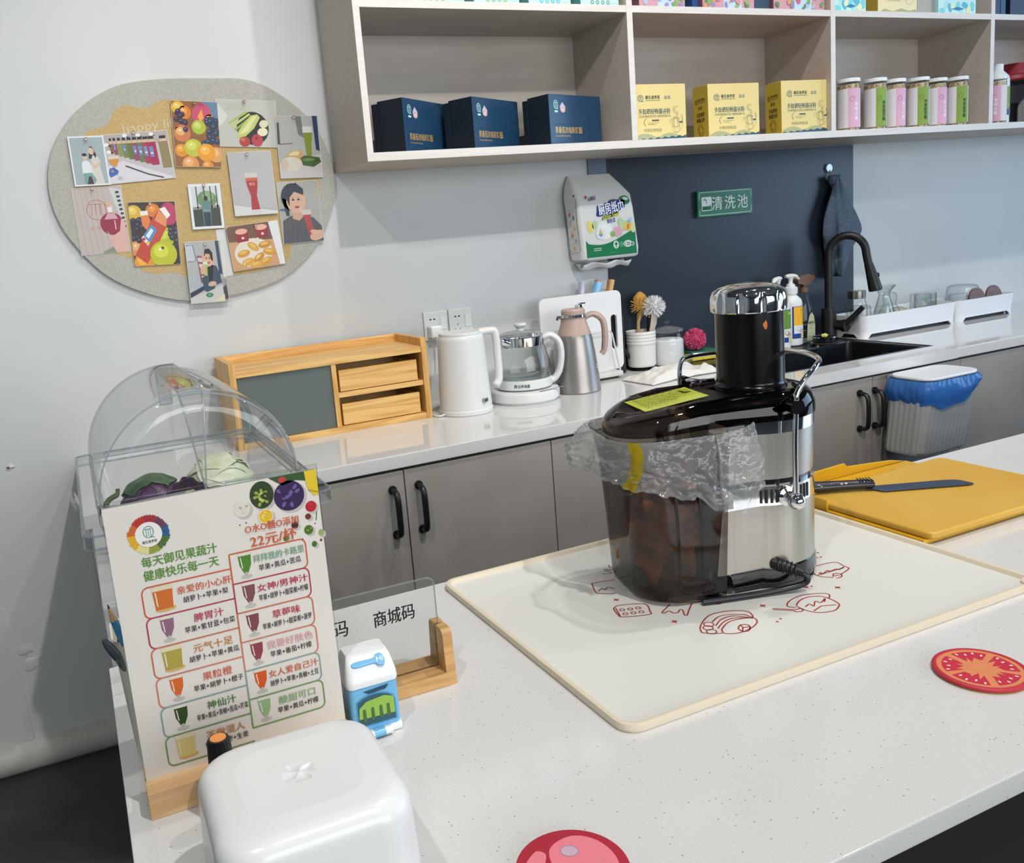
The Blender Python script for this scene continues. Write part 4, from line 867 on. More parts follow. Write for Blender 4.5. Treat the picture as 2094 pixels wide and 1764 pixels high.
cv.text('厨房纸巾', .110, .155, .036, '#f2f4f6', 4, 'c', .100, .02, .11); cv.poly([(.070, .116), (.074, .128), (.140, .142), (.138, .130)], '#24301c', 3); cv.text('Kitchen Towel', .106, .129, .016, '#dbe06a', 4, 'c', .064, .015, .16, .25); cv.text('悬挂式', .106, .113, .014, '#2c4a9a', 3, 'c', .034, .02, .1)
cv.ell(.022, .098, .012, .020, '#e6d878', 2, 18, .2); cv.ell(.040, .104, .010, .014, '#b9d29a', 2, 14, -.3); cv.ell(.078, .082, .034, .030, '#e6ebe8', 2, 26); cv.ell(.080, .080, .024, .022, '#f0f2f1', 3, 24); cv.ell(.060, .074, .019, .019, '#dfe9ee', 4, 22)
cv.poly([(.051, .070), (.060, .090), (.069, .070), (.060, .064)], '#dcc45a', 5); cv.poly([(.051, .070), (.060, .074), (.069, .070), (.060, .064)], '#7a98c4', 6)
cv.ell(.128, .076, .019, .016, '#dfa9b9', 4, 18); cv.ell(.108, .070, .011, .009, '#8fb56a', 5, 14); cv.ell(.150, .096, .014, .020, '#c3d6a4', 3, 16); cv.ell(.142, .108, .009, .012, '#b9d0a6', 4, 14); cv.poly([(.150, .080), (.164, .106), (.186, .098), (.182, .076)], '#e6c866', 5); cv.poly([(.164, .082), (.170, .100), (.179, .097), (.175, .080)], '#d68a3a', 6); cv.poly([(.168, .108), (.190, .118), (.184, .100)], '#9cc3e6', 5); cv.ell(.192, .086, .010, .018, '#d6dfa0', 2, 14)
cv.ell(.118, .034, .011, .013, '#d9e8de', 2, 18); cv.poly([(.110, .034), (.118, .044), (.126, .034), (.120, .034), (.120, .025), (.116, .025), (.116, .034)], '#1d7a4e', 3); cv.ell(.140, .034, .009, .010, '#4f9c78', 2, 6)
cv.ell(.166, .034, .018, .011, '#dfe9e2', 2, 22); cv.text('120', .164, .034, .012, '#2b6a48', 3, 'c', .022, .02); cv.ell(.186, .032, .0065, .0065, '#cfe0d6', 2, 14); cv.text('抽', .186, .032, .008, '#2b6a48', 3)
cv.rect(.028, .026, .060, .0282, '#cfe0d6', 2); cv.rect(.028, .020, .058, .0222, '#cfe0d6', 2); cv.rect(.092, .008, .118, .0115, '#3a9468', 2)
b.canvas(cv, fr)
cs = Cv(.4); cs.line([(.070, .19), (.066, .12), (.070, .02)], .003, '#5f8f5a', 1); cs.line([(.012, .012), (.064, .016)], .001, '#6a8a5a', 1); cs.line([(.010, .17), (.012, .012)], .001, '#6a8a5a', 1); cs.poly([(.008, .186), (.066, .205), (.066, .195), (.014, .176)], '#4a5663', 2)
for k, (u, v, c) in enumerate(((.045, .165, '#a9c3cf'), (.030, .142, '#cf8a98'), (.050, .130, '#7a9a7a'), (.030, .110, '#dcb0a4'), (.050, .095, '#e0c08a'), (.034, .072, '#d98a5a'), (.050, .055, '#a9c3cf'), (.036, .030, '#e6c98a'))): cs.ell(u, v, .006, .008, c, 2, 12); cs.rect(u-.022, v-.010, u-.010, v-.0088, '#7a8a7a', 2)
b.canvas(cs, lambda u, v, l: Vector((.0185-.010*min(1, v/.2)-.0004*l-.0006, -.003-u*1.1, .034+v*.98))); b.build('pack', t)
def pp(u, v): return Vector((.035+.19*u, -.018-.05*v+.006*math.sin(u*9), .024-.035*(1-abs(v-.5)*1.2)+.004*math.sin(u*14+v*5)))
b = B().grid(pp, 26, 8, mat('#e8e9e8', .8)); b.build('paper_sheet', t, ang=180, solid=.0015)
t = thing('adhesive_strip', 'blue grey mesh adhesive strip hanging the paper pack under the shelf', 'tape', (1.350, -.0075, 1.556))
b = B().box(-.036, .034, -.0012, 0, .005, .062, mat('#7d8b9d', .6)); cv = Cv(.6)
for i in range(11):
    for j in range(9): cv.rect(-.034+i*.006, .008+j*.006, -.0305+i*.006, .0115+j*.006, '#4f5d70', 1)
b.canvas(cv, face((0, -.0013, 0), (1, 0, 0), (0, 0, 1))); b.build('strip', t)

# ------------------------------------------------------------------ the island
t = thing('island_worktop', 'white speckled quartz worktop of the island in the foreground', 'countertop')
B().box(-.362, 3.2, -2.071, -1.376, .8775, .9, QUARTZ, .002).build('slab', t)
t = thing('island_cabinet', 'black island cabinet under the white speckled worktop', 'cabinet')
B().box(-.335, 3.18, -2.045, -1.40, FZ, .877, mat('#121213', .6)).build('body', t)
MATLN= [[(0.2591, -1.6028), (0.2713, -1.5981), (0.3008, -1.6134), (0.2937, -1.6348), (0.2866, -1.6427), (0.2555, -1.6298), (0.2533, -1.6221), (0.2591, -1.6028)],
[(0.2626, -1.6026), (0.2538, -1.626)],
[(0.3522, -1.6469), (0.3369, -1.6598), (0.3241, -1.6713), (0.3226, -1.6677), (0.3291, -1.657), (0.3275, -1.6533), (0.3201, -1.6584), (0.3144, -1.657), (0.3133, -1.6485), (0.3051, -1.6505), (0.3039, -1.6471), (0.3177, -1.6386), (0.3281, -1.6327)],
[(0.3355, -1.6335), (0.3724, -1.6531), (0.3782, -1.6545), (0.3789, -1.6604), (0.3762, -1.6675), (0.3818, -1.6678), (0.3876, -1.6612), (0.3862, -1.6574)],
[(0.3071, -1.7193), (0.3169, -1.7051), (0.342, -1.6887), (0.3613, -1.6871), (0.3818, -1.6948), (0.3922, -1.7061), (0.3885, -1.7185), (0.3845, -1.7216)],
[(0.3363, -1.7042), (0.3532, -1.6964), (0.3684, -1.6996), (0.3824, -1.7093), (0.3851, -1.721)],
[(0.3333, -1.7141), (0.3506, -1.7044), (0.3685, -1.7046), (0.3823, -1.7191)],
[(0.3302, -1.7213), (0.3494, -1.7109), (0.3671, -1.711), (0.3844, -1.7229)],
[(0.3281, -1.7336), (0.333, -1.7255), (0.3522, -1.7152), (0.3713, -1.7163), (0.3851, -1.7234), (0.3816, -1.7331), (0.3687, -1.7407), (0.3475, -1.7446), (0.3337, -1.7406), (0.3273, -1.7344)],
[(0.3071, -1.7193), (0.3149, -1.7278), (0.3267, -1.734)],
[(0.3499, -1.7348), (0.3585, -1.729), (0.3659, -1.7331), (0.364, -1.7398), (0.3561, -1.7459), (0.3488, -1.7432), (0.3499, -1.7348)],
[(0.3585, -1.729), (0.3565, -1.736), (0.3488, -1.7432)],
[(0.3565, -1.736), (0.3648, -1.739)],
[(0.4481, -1.7299), (0.4428, -1.7211), (0.458, -1.7109), (0.4803, -1.7079), (0.5021, -1.7152), (0.5109, -1.7231), (0.507, -1.7296), (0.501, -1.7333)],
[(0.4533, -1.7259), (0.4677, -1.7178), (0.4841, -1.716), (0.4983, -1.7234), (0.5014, -1.7363), (0.4992, -1.7504), (0.4934, -1.7566), (0.48, -1.7623), (0.4646, -1.759), (0.4558, -1.7519), (0.4517, -1.7401), (0.4518, -1.7274)],
[(0.4592, -1.7352), (0.4695, -1.7321), (0.469, -1.7395), (0.4814, -1.73), (0.4837, -1.7369), (0.4975, -1.7309), (0.4887, -1.7379)],
[(0.4582, -1.7496), (0.4758, -1.7443), (0.4939, -1.7519)],
[(0.423, -1.7175), (0.4253, -1.7175), (0.4422, -1.7334), (0.4501, -1.7349), (0.451, -1.7396), (0.4454, -1.7417), (0.439, -1.7387), (0.4387, -1.7345), (0.4215, -1.719)],
[(0.5579, -1.6894), (0.5457, -1.6744), (0.5547, -1.65), (0.56, -1.6474), (0.5999, -1.6524), (0.5992, -1.67), (0.5972, -1.68), (0.5725, -1.6879)],
[(0.5475, -1.6727), (0.5952, -1.6735)],
[(0.5519, -1.6698), (0.5578, -1.668), (0.5556, -1.6725), (0.5708, -1.6681), (0.5692, -1.6719), (0.5833, -1.6711), (0.5843, -1.675), (0.5972, -1.6718)],
[(0.5597, -1.6877), (0.5672, -1.681), (0.5741, -1.6842), (0.5721, -1.6907), (0.5651, -1.6946), (0.5589, -1.6931)],
[(0.563, -1.6871), (0.5689, -1.6865), (0.568, -1.6908)],
[(0.3167, -1.5237), (0.2859, -1.5163), (0.2802, -1.5214), (0.2712, -1.5419), (0.2719, -1.5511), (0.2898, -1.5638)],
[(0.2744, -1.5441), (0.2844, -1.5395), (0.2849, -1.5457), (0.2935, -1.54), (0.2977, -1.5491)],
[(0.3142, -1.4957), (0.327, -1.5019), (0.3256, -1.4843), (0.3337, -1.4923)],
[(0.3413, -1.4723), (0.3367, -1.4825), (0.3431, -1.4805)]]
MATC= [(0.2666, -1.6118), (0.2767, -1.6157), (0.2871, -1.6188), (0.2631, -1.6238), (0.2733, -1.6273), (0.2832, -1.6307)], [(0.329, -1.7064), (0.3219, -1.7133), (0.3186, -1.7235)]
MATS= [(0.2786, -1.5814), (0.2998, -1.6767), (0.4194, -1.7031), (0.5048, -1.692), (0.5364, -1.7158)], [(0.5133, -1.6941), (0.4098, -1.743), (0.4009, -1.7469), (0.6099, -1.6143), (0.6006, -1.6281), (0.5947, -1.6271), (0.5979, -1.6122)]
BOARD= [(-0.333, 1.6284), (-0.3115, 1.7132), (-0.2586, 1.7904), (-0.1912, 1.8435), (-0.1139, 1.8764), (-0.0128, 1.8887), (0.1159, 1.8884), (0.2089, 1.8848), (0.2874, 1.8536), (0.371, 1.7852), (0.4193, 1.7021), (0.4397, 1.5973), (0.4242, 1.5281), (0.3728, 1.4332), (0.2978, 1.3619), (0.2131, 1.3209), (0.0908, 1.2989), (-0.0247, 1.2977), (-0.1313, 1.3295), (-0.224, 1.3852), (-0.2856, 1.4619), (-0.3234, 1.5408)]
CLOUD= [(-0.2272, 1.7489), (-0.2059, 1.7629), (-0.1655, 1.7751), (-0.146, 1.8079), (-0.1145, 1.8232), (-0.0799, 1.815), (-0.0546, 1.8168), (-0.0274, 1.8313), (-0.0014, 1.8357), (0.094, 1.8248), (0.2797, 1.7942), (0.3818, 1.6967), (0.384, 1.5308), (0.3665, 1.445), (0.2908, 1.4259), (0.2634, 1.3792), (0.1398, 1.3561), (0.0316, 1.3667), (-0.0033, 1.3566), (-0.0466, 1.3784), (-0.0985, 1.3795), (-0.1349, 1.3936), (-0.1557, 1.4245), (-0.1909, 1.4407), (-0.2599, 1.4724), (-0.2801, 1.5753), (-0.2434, 1.6977)]
# counter mat with raised rim and red line drawings
t = thing('counter_mat', 'cream silicone mat with raised rim and red food drawings under the juicer', 'mat')
MR = mat('#d8ccb6', .5); MF = mat('#d9d9d3', .32); b = B(); W, D, CX, CY = .644, .462, .424, -1.620
def mrect(ins, z, r): return [Vector((x, y, z)) for x, y in rrect(W-2*ins, D-2*ins, r, 6, CX, CY)]
b.rings([mrect(.001, .9003, .022), mrect(0, .9035, .022), mrect(.001, .9085, .022), mrect(.004, .9095, .020), mrect(.007, .9085, .018), mrect(.010, .9034, .016)], MR, False, False)
b.build('rim', t)
b = B(); b.bm.faces.new([b.bm.verts.new(p) for p in mrect(.0098, .9034, .016)]).material_index = b.mi(MF); cv = Cv(.45); RED = '#9c3a33'
for p in MATLN: cv.line(smooth_poly(p, 4, False) if len(p) > 3 else p, .0019, RED, 1)
for g, r in zip(MATC, (.0032, .006)):
    for x, y in g: cv.line([(x+r*math.cos(a), y+r*math.sin(a)) for a in [2*PI*i/16 for i in range(16)]], .0016, RED, 1, True)
for x, y in MATS[0]: cv.poly([(x+(.0055 if i % 2 == 0 else .0022)*math.cos(i*PI/4), y+(.0055 if i % 2 == 0 else .0022)*math.sin(i*PI/4)) for i in range(8)], RED, 1)
for x, y in MATS[1]: cv.ell(x, y, .0018, .0018, RED, 1, 8)
b.canvas(cv, face((0, 0, .9035), (1, 0, 0), (0, 1, 0), .0001)); b.build('sheet', t)
# small hanging tab at the far corner
B().prism([(.012*math.cos(a)*1.2, .010*math.sin(a)) for a in [2*PI*i/20 for i in range(20)]], 0, .006, MR, 'xy', .002, M=Matrix.Translation((.738, -1.838, .9008))).build('corner_tab', t)

# juicer
JT = math.radians(-14)
t = thing('juicer', 'large steel and black centrifugal juicer with tall feed tube on the mat', 'juicer', (.502, -1.602, .9037), JT)
JB = mat('#0b0b0d', .16, coat=.6); r = .079
def drop(rr, xl, yw, z, n=28, fl=.6):   # round motor housing with a blunt extension towards the pulp bin
    p = [Vector((rr*math.cos(a), rr*math.sin(a), z)) for a in [math.radians(-112+224*i/n) for i in range(n+1)]]
    return p+[Vector((xl*.6-.03, yw*.998, z)), Vector((xl, yw*.985, z)), Vector((xl, -yw*.985, z)), Vector((xl*.6-.03, -yw*.998, z))]
b = B(); b.rings([drop(r-.002, -.070, .074, .006), drop(r+.002, -.07, .078, .010), drop(r+.002, -.08, .079, .028), drop(r-.001, -.08, .076, .034)], JB)
for x, y in ((.05, .045), (.05, -.045), (-.05, .05), (-.05, -.05)): b.lathe([(.011, 0), (.012, .007)], mat('#1c1c1e', .8), c=(x, y, 0), n=16)
b.build('base', t)
def steel(z0, z1, xa, xb, yw0, yw1, m, name, rr0=r, rr1=r):
    b = B(); b.rings([drop(rr0, xa, yw0, z0), drop(rr1, xb, yw1, z1)], m); return b.build(name, t, ang=50)
steel(.030, .117, -.096, -.086, r*.995, r*.985, STEEL, 'motor_housing')
steel(.117, .143, -.086, -.083, r*.985, r*.98, CHROME, 'chrome_band', r+.0004, r+.0004)
steel(.143, .152, -.080, -.080, r*.93, r*.93, JB, 'gap_ring', r-.004, r-.004)
steel(.152, .214, -.082, -.078, r*.98, r*.98, STEEL, 'bowl_housing', r*.985, r)
steel(.214, .230, -.078, -.077, r*.985, r*.985, CHROME, 'chrome_ring', r+.0012, r+.0014)
for a in [math.radians(x) for x in (-112, -107, -102, -97, -70, -65, -60)]:
    b = B(); M = Matrix.Rotation(a, 4, 'Z') @ Matrix.Translation((r+.0006, 0, .130)); b.box(-.001, .0009, -.0019, .0019, -.0095, .0095, mat('#0a0a0b', .5), .0008, 2, M); b.build('vent_slot', t)
b = B(); b.box(-.012, .012, -.0006, .0006, -.010, .010, mat('#a9adb2', .2, .6), M=Matrix.Translation((-.084, -r-.0002, .131))); b.blob((-.082, -r-.001, .139), (.003, .0006, .0025), mat('#b02a3a', .4), sub=2); b.build('badge', t)
# lid: black plastic over the bowl, smoky towards the bin
LIDM = clear('smoky_lid', (.20, .15, .14), .03, 1.5)
def lidring(z, ins, y0=.080, xe=-.212, k=1.0):
    p = [Vector(((r+.003-ins)*math.cos(a), (r+.003-ins)*math.sin(a), z)) for a in [math.radians(-90+180*i/24) for i in range(25)]]
    re = .066-ins*.6; yw = (y0-ins)*k
    p += [Vector((-.06, yw, z)), Vector((-.11, yw*.99, z)), Vector((-.15, yw*.96, z))]
    p += [Vector((xe+re+ins*1.2+re*math.cos(a), (yw*.94)*math.sin(a), z)) for a in [math.radians(100+160*i/18) for i in range(19)]]
    p += [Vector((-.15, -yw*.96, z)), Vector((-.11, -yw*.99, z)), Vector((-.06, -yw, z))]
    return p
def lidz(p):   # the lid droops towards the far end of the bin
    return p
def slope(ring, f):
    return [Vector((p.x, p.y, p.z-f*max(0, -.10-p.x)**1.5*.6)) for p in ring]
b = B(); b.rings([slope(lidring(.231, 0), .4), slope(lidring(.246, .0005), .6), slope(lidring(.258, .005), .9), slope(lidring(.264, .014), 1.0), slope(lidring(.2655, .022), 1.0)], LIDM, False, True); b.build('lid', t, ang=60)
b = B(); b.rings([[Vector(((r+.0018)*math.cos(a)*k-(.0 if math.cos(a) > 0 else .012), (r+.0012)*math.sin(a)*k, z)) for a in [2*PI*i/40 for i in range(40)]] for z, k in ((.2305, 1), (.246, .995), (.256, .94), (.2615, .84))], mat('#0a090a', .3)); b.build('bowl_cover', t)
# feed tube and pusher
TB = .0445
B().lathe([(TB+.003, .262), (TB+.003, .268), (TB+.0008, .270), (TB, .274), (TB, .368)], mat('#08080a', .2, spec=.35), n=44, cap0=True, cap1=True).build('feed_tube', t)
B().blob((-.002, -.0442, .352), (.003, .0012, .0048), mat('#c4692a', .6), .8, 16, 2, 4).build('carrot_speck', t)
def flute(R, z, d): return [Vector(((R-d*max(0, math.cos(11*q))**2)*math.cos(q), (R-d*max(0, math.cos(11*q))**2)*math.sin(q), z)) for q in [2*PI*i/140 for i in range(140)]]
b = B(); b.rings([flute(.0485, .368, .0008), flute(.0497, .370, .0036), flute(.0497, .384, .0038), flute(.0490, .389, .0030), flute(.0468, .395, .0), flute(.039, .4005, 0), flute(.025, .404, 0), flute(.008, .4055, 0)], CHROME); b.build('pusher_cap', t, ang=50)
B().lathe([(TB-.004, .30), (TB-.004, .3675)], mat('#101012', .3), n=32).build('pusher', t)
# locking bail: one bent steel rod over the lid, pivoting on both sides
px, py = .004, -.100
pth = [(px, py, .128), (px, py, .20), (px+.002, py, .256), (px+.004, py+.001, .268), (px+.016, py+.004, .283), (px+.040, py+.016, .297), (px+.064, py+.048, .301), (px+.072, py+.1, .303), (px+.056, .055, .302), (px+.020, .086, .300), (-.020, .094, .299), (-.044, .097, .297), (-.055, .098, .290), (-.058, .098, .255), (-.054, .098, .20), (-.010, .098, .128)]
b = B(); b.tube(smooth_poly(pth, 6, False), .0036, CHROME, 12); b.build('locking_bail', t)
for s in (-1, 1): b = B(); b.lathe([(.013, 0), (.013, .004), (.008, .006), (.008, .011)], CHROME, n=24, M=Matrix.Translation((px if s < 0 else px-.010, s*.0785, .128)) @ Matrix.Rotation(s*-PI/2, 4, 'X')); b.blob((px if s < 0 else px-.010, s*.101, .127), (.0115, .0115, .0115), CHROME, sub=3); b.build('pivot_ball', t)
b = B(); b.tube([(px+.002, -.088, .251), (px+.002, -.104, .251)], .009, JB, 14); b.tube([(px+.004, -.090, .262), (px+.02, -.082, .269), (px+.03, -.05, .27)], .0035, JB, 8); b.build('bail_clip', t); b = B(); b.tube([(px-.056, .088, .262), (px-.056, .103, .262)], .008, JB, 14); b.tube(smooth_poly([(-.052, .096, .262), (-.056, .070, .268), (-.050, .05, .269), (-.03, .046, .269)], 4, False), .003, CHROME, 8); b.build('bail_clip', t)
# pulp bin in smoky plastic
SMOKE = clear('smoky_bin', (.52, .50, .475), .05, 1.5)
def binr(z, k, ins=0.0):
    p = []; xe = -.215*k+(1-k)*-.03+ins; yw = .086*(.93+.07*k)-ins; re = .05; xs = -.078-.010*(1-(z/.225))-ins
    p += [Vector((xs, yw, z)), Vector((xs-.02, yw+.001, z)), Vector((xe+re+.02, yw, z))]
    p += [Vector((xe+re+re*math.cos(a), (yw-re)+re*math.sin(a), z)) for a in [math.radians(90+90*i/8) for i in range(9)]]
    p += [Vector((xe+re+re*math.cos(a), -(yw-re)+re*math.sin(a), z)) for a in [math.radians(180+90*i/8) for i in range(9)]]
    p += [Vector((xe+re+.02, -yw, z)), Vector((xs-.02, -yw-.001, z)), Vector((xs, -yw, z))]
    p += [Vector((xs+.004, -yw*.6, z)), Vector((xs-.004, 0, z)), Vector((xs+.004, yw*.6, z))]
    return p
b = B(); b.rings([binr(.006, .90), binr(.010, .905), binr(.06, .92), binr(.12, .94), binr(.18, .965), binr(.205, .99), binr(.226, 1.03)], SMOKE, True, False)
for x, y in ((-.165, -.055), (-.165, .055), (-.10, -.07), (-.10, .07)): b.lathe([(.008, 0), (.009, .008)], SMOKE, c=(x, y, 0), n=10)
for y in (-.083, -.083): pass
b.build('pulp_bin', t)
b = B()
for x in (-.118, -.150): b.tube([(x, -.0815, .012), (x-.002, -.084, .12), (x-.008, -.087, .215)], .0028, clear('smoky_rib', (.22, .21, .20), .05, 1.5), 6)
b.build('bin_rib', t)
b = B(); b.blob((-.140, 0, .072), (.048, .058, .064), grainy('juice_pulp', '#5e2a14', '#b8622a', (1, 1, 1), 38, .8, 4), .55, 14, 4, 7); b.blob((-.132, .01, .145), (.044, .055, .035), grainy('juice_pulp', '#5e2a14', '#b8622a'), .6, 14, 4, 3); b.build('pulp', t, ang=180)
BAG = clear('thin_bag_film', (.92, .92, .91), .12, 1.5, .31, '#eef1f2', .7, 40)
BAGI = clear('bag_lining_film', (.90, .88, .86), .2, 1.5, .10, '#d9d4cc', .6, 40)
# inner lining of the bag
def lin_ring(z, s): return [Vector((-.14+(p.x+.14)*s*(1+.06*noise.noise(Vector((p.y*60, p.x*60, z*30)))), p.y*s*(1+.06*noise.noise(Vector((p.x*50, z*40, 2)))), z)) for p in binr(z, .95)]
b = B(); b.rings([lin_ring(.014, .72), lin_ring(.05, .86), lin_ring(.10, .90), lin_ring(.15, .93), lin_ring(.20, .95)], BAGI, True, False); b.build('bag_lining', t, ang=180)
# collar of the bag folded out over the rim, open along the lid side
def collar():
    base = [p for p in binr(.226, 1.03)]; path = base[2:23]   # around the far end, from back to front
    path = [Vector((-.074, .089, .226)), Vector((-.10, .089, .226))]+path+[Vector((-.10, -.0885, .226)), Vector((-.060, -.0885, .231)), Vector((-.046, -.084, .236))]
    pts = smooth_poly([tuple(p) for p in path], 4, False); n = len(pts); L = [0]
    for a, c in zip(pts, pts[1:]): L.append(L[-1]+(Vector(c)-Vector(a)).length)
    def pos(s):
        s = s*L[-1]; k = 0
        while k < n-2 and L[k+1] < s: k += 1
        f = (s-L[k])/max(1e-9, L[k+1]-L[k]); return Vector(pts[k]).lerp(Vector(pts[k+1]), f)
    def hem(s):
        a = [(0, .04), (.2, .035), (.38, .030), (.46, .046), (.52, .050), (.60, .058), (.68, .066), (.78, .080), (.88, .098), (.95, .108), (1, .080)]
        for (s0, h0), (s1, h1) in zip(a, a[1:]):
            if s <= s1: return h0+(h1-h0)*(s-s0)/(s1-s0)
        return .06
    def flare(s): return .006+.030*math.exp(-((s-.42)/.09)**2)+.010*math.exp(-((s-.95)/.07)**2)
    def f(u, v):
        p = pos(u); q = pos(min(1, u+.01))-pos(max(0, u-.01)); nn = Vector((q.y, -q.x, 0)).normalized()*-1
        if (p-Vector((-.12, 0, p.z))).dot(nn) < 0: nn = -nn
        nz = noise.noise(Vector((u*26, v*4, 3)))*.006+(abs(noise.noise(Vector((u*34+v*6, v*7-u*8, 6))))-.2)*.011+abs(noise.noise(Vector((u*70, v*15, 9))))*.005
        d = hem(u)*v*(1+.10*noise.noise(Vector((u*22, 5, 0))))
        return p+nn*(.003+flare(u)*math.sin(v*1.7)+nz*(.25+v))+Vector((0, 0, .008*math.sin(PI*min(1, v*2.2))*(.4)-d))
    b = B(); b.grid(f, 170, 34, BAG); o = b.build('bag_collar', t, ang=180)
    cv = B(); cv.grid(lambda u, v: f(.615+.030*u+.012*math.sin(v*4), v*.98)+Vector((-.0012, -.0012, 0)), 6, 14, clear('yellow_print', (.8, .7, .1), .3, 1.4, .75, '#c9b21f')); cv.build('yellow_print', t, ang=180)
    return f
collar()
# note taped on the lid
cv = Cv(.6); cv.rect(0, 0, .085, .062, '#a9b23a', 1); cv.rect(0, 0, .085, .020, '#b6bf52', 2); rnd = random.Random(2)
for k in range(9):
    x = .008
    while x < .070-(k > 5)*.02:
        w2 = rnd.uniform(.004, .010); cv.line([(x, .054-k*.0055), (x+w2*.4, .056-k*.0055), (x+w2, .0535-k*.0055)], .0011, '#2c3216', 3); x += w2+.0025
cv.rect(.070, .034, .080, .052, '#8f9a1c', 3)
b = B(); b.canvas(cv, lambda u, v, l: Vector((-.170+u*1.05, -.040+v*1.2, (.2660+.0002*l-.6*max(0, -.10-(-.170+u*1.05))**1.5)))); b.build('yellow_note', t)
# mains cord coming out at the front, lying along the base
b = B(); b.tube([(-.014, -.074, .036), (-.004, -.086, .034), (.014, -.099, .026)], [.009, .0075, .0055], MATBLACK, 12); b.tube(smooth_poly([(.012, -.098, .027), (.018, -.101, .020), (.014, -.100, .012), (-.01, -.096, .007), (-.04, -.094, .005), (-.075, -.093, .0045), (-.105, -.092, .0045), (-.125, -.091, .0045)], 6, False), .0042, mat('#0d1016', .3), 10); b.build('mains_cord', t)
b = B()
for k in range(5): b.tube([Vector((-.010+.0042*k, -.080-.0034*k, .035-.0014*k))+Vector((.0075*math.cos(q)*.6, .0075*math.cos(q)*.8, .0088*math.sin(q))) for q in [2*PI*i/16 for i in range(16)]], .0012, MATBLACK, 5, True)
b.build('strain_relief', t)

# yellow tray and chopping board with the knife
YB = grainy('yellow_board', '#c99a2e', '#d2a848', (1, 1, 1), 3, .42, 6); YT = mat('#d0a01c', .35)
t = thing('yellow_tray', 'deep yellow plastic tray under the chopping board, its lip raised at the back', 'tray')
b = B().box(.752, 1.085, -1.676, -1.380, .9005, .9085, YT, .003)
b.prism([(.765, .9085), (.765, .9275), (.915, .9330), (.922, .9330), (.928, .9265), (.932, .9255), (.98, .922), (1.04, .917), (1.075, .9095)], -1.385, -1.380, YT, 'xz', .0015)
b.box(.752, .757, -1.50, -1.380, .905, .926, YT, .002); b.build('tray', t)
t = thing('chopping_board', 'worn yellow plastic chopping board lying in the yellow tray', 'board')
pl = [(.757, -1.470), (.757, -1.672), (.762, -1.681), (.770, -1.684), (1.105, -1.684), (1.112, -1.678), (1.114, -1.44), (1.108, -1.432), (1.095, -1.430), (.80, -1.440), (.765, -1.452)]
b = B(); b.prism(pl, .9088, .9195, YB, 'xy', .003, 3); cv = Cv(.5); rnd = random.Random(6)
b.build('panel', t)
t = thing('knife', 'dark blue kitchen knife with chipped handle on the yellow board', 'knife', (.868, -1.4855, .9205), math.radians(-27))
KB = grainy('blue_steel_blade', '#2c3950', '#3a4a64', (2, 20, 20), 8, .38, 3, metal=.35)
b = B(); b.prism([(-.012, -.012), (.0, -.014), (.012, -.027), (.150, -.0215), (.160, -.019), (.161, -.016), (.150, .004), (.140, .009), (.125, .0105), (-.006, .004)], 0.0006, .0026, KB, 'xy', .0006, 1); b.build('blade', t)
b = B(); R = []
for x, hw, hh in ((-.124, .0105, .0075), (-.122, .0125, .0095), (-.09, .0120, .0095), (-.05, .0105, .0085), (-.02, .0105, .008), (-.006, .0115, .0075), (.002, .0105, .006)): R.append([Vector((x, -.004+hw*math.cos(q), .0095+hh*math.sin(q)*.98)) for q in [2*PI*i/16 for i in range(16)]])
HB = mat('#141c2b', .3, coat=.3); b.rings(R, HB); cv = Cv(.6); rnd = random.Random(11)
for k in range(16): x, y = rnd.uniform(-.095, -.04), rnd.uniform(-.0125, -.006); b.blob((x, y-.002, .0125+rnd.uniform(-.001, .002)), (rnd.uniform(.0015, .005), .0016, .0022), mat('#bdb4a4', .7), .6, 20, 1, k)
for k in range(5): b.box(-.022+.005*k, -.0205+.005*k, -.0145, .0062, .0168, .0178, mat('#0a0d14', .4))
b.build('handle', t)

# coasters
t = thing('tomato_coaster', 'round silicone coaster looking like a cut tomato, at the right edge', 'coaster', (.487, -1.946, .9003), math.radians(20), 'fruit coasters')
cv = Cv(.5); OR, RD = '#d8875a', '#c02a42'
cv.ell(0, 0, .0405, .0405, OR, 1, 48)
for k in range(5):
    a0 = 2*PI*k/5; p = [(.036*math.cos(a0+q), .036*math.sin(a0+q)) for q in [.10+i*.105 for i in range(11)]]; q0 = a0+2*PI/10
    cr = [((.014+.009*(1 if i % 2 else .2)+.004*math.sin(i*2.1))*math.cos(a0+1.10-.19*i), (.014+.009*(1 if i % 2 else .2))*math.sin(a0+1.10-.19*i)) for i in range(6)]
    cv.poly(p+cr, RD, 2)
    for i in range(4): a = a0+.24+i*.26; rr = .0295+.003*(i % 2); cv.ell(rr*math.cos(a), rr*math.sin(a), .0021, .0011, '#f0e6d8', 3, 10, a)
b = B().lathe([(.044, 0), (.0445, .0008)], mat('#e0b04a', .5), n=56).lathe([(.044, .001), (.0455, .002), (.0455, .0045), (.044, .0055), (.0412, .0055), (.0406, .0048), (0, .0048)], mat('#b8253a', .5), n=56); b.canvas(cv, face((0, 0, .0048), (1, 0, 0), (0, 1, 0), .0001)); b.build('disc', t)
t = thing('cherry_coaster', 'round red coaster with pink highlight shapes at the bottom edge', 'coaster', (-.043, -1.981, .9003), math.radians(-30), 'fruit coasters')
cv = Cv(.5); cv.poly(smooth_poly([(-.018, .020), (0, .036), (.022, .030), (.036, .008), (.034, -.022), (.018, -.034), (.008, -.020), (-.012, -.006)], 5), '#e57f8b', 1)
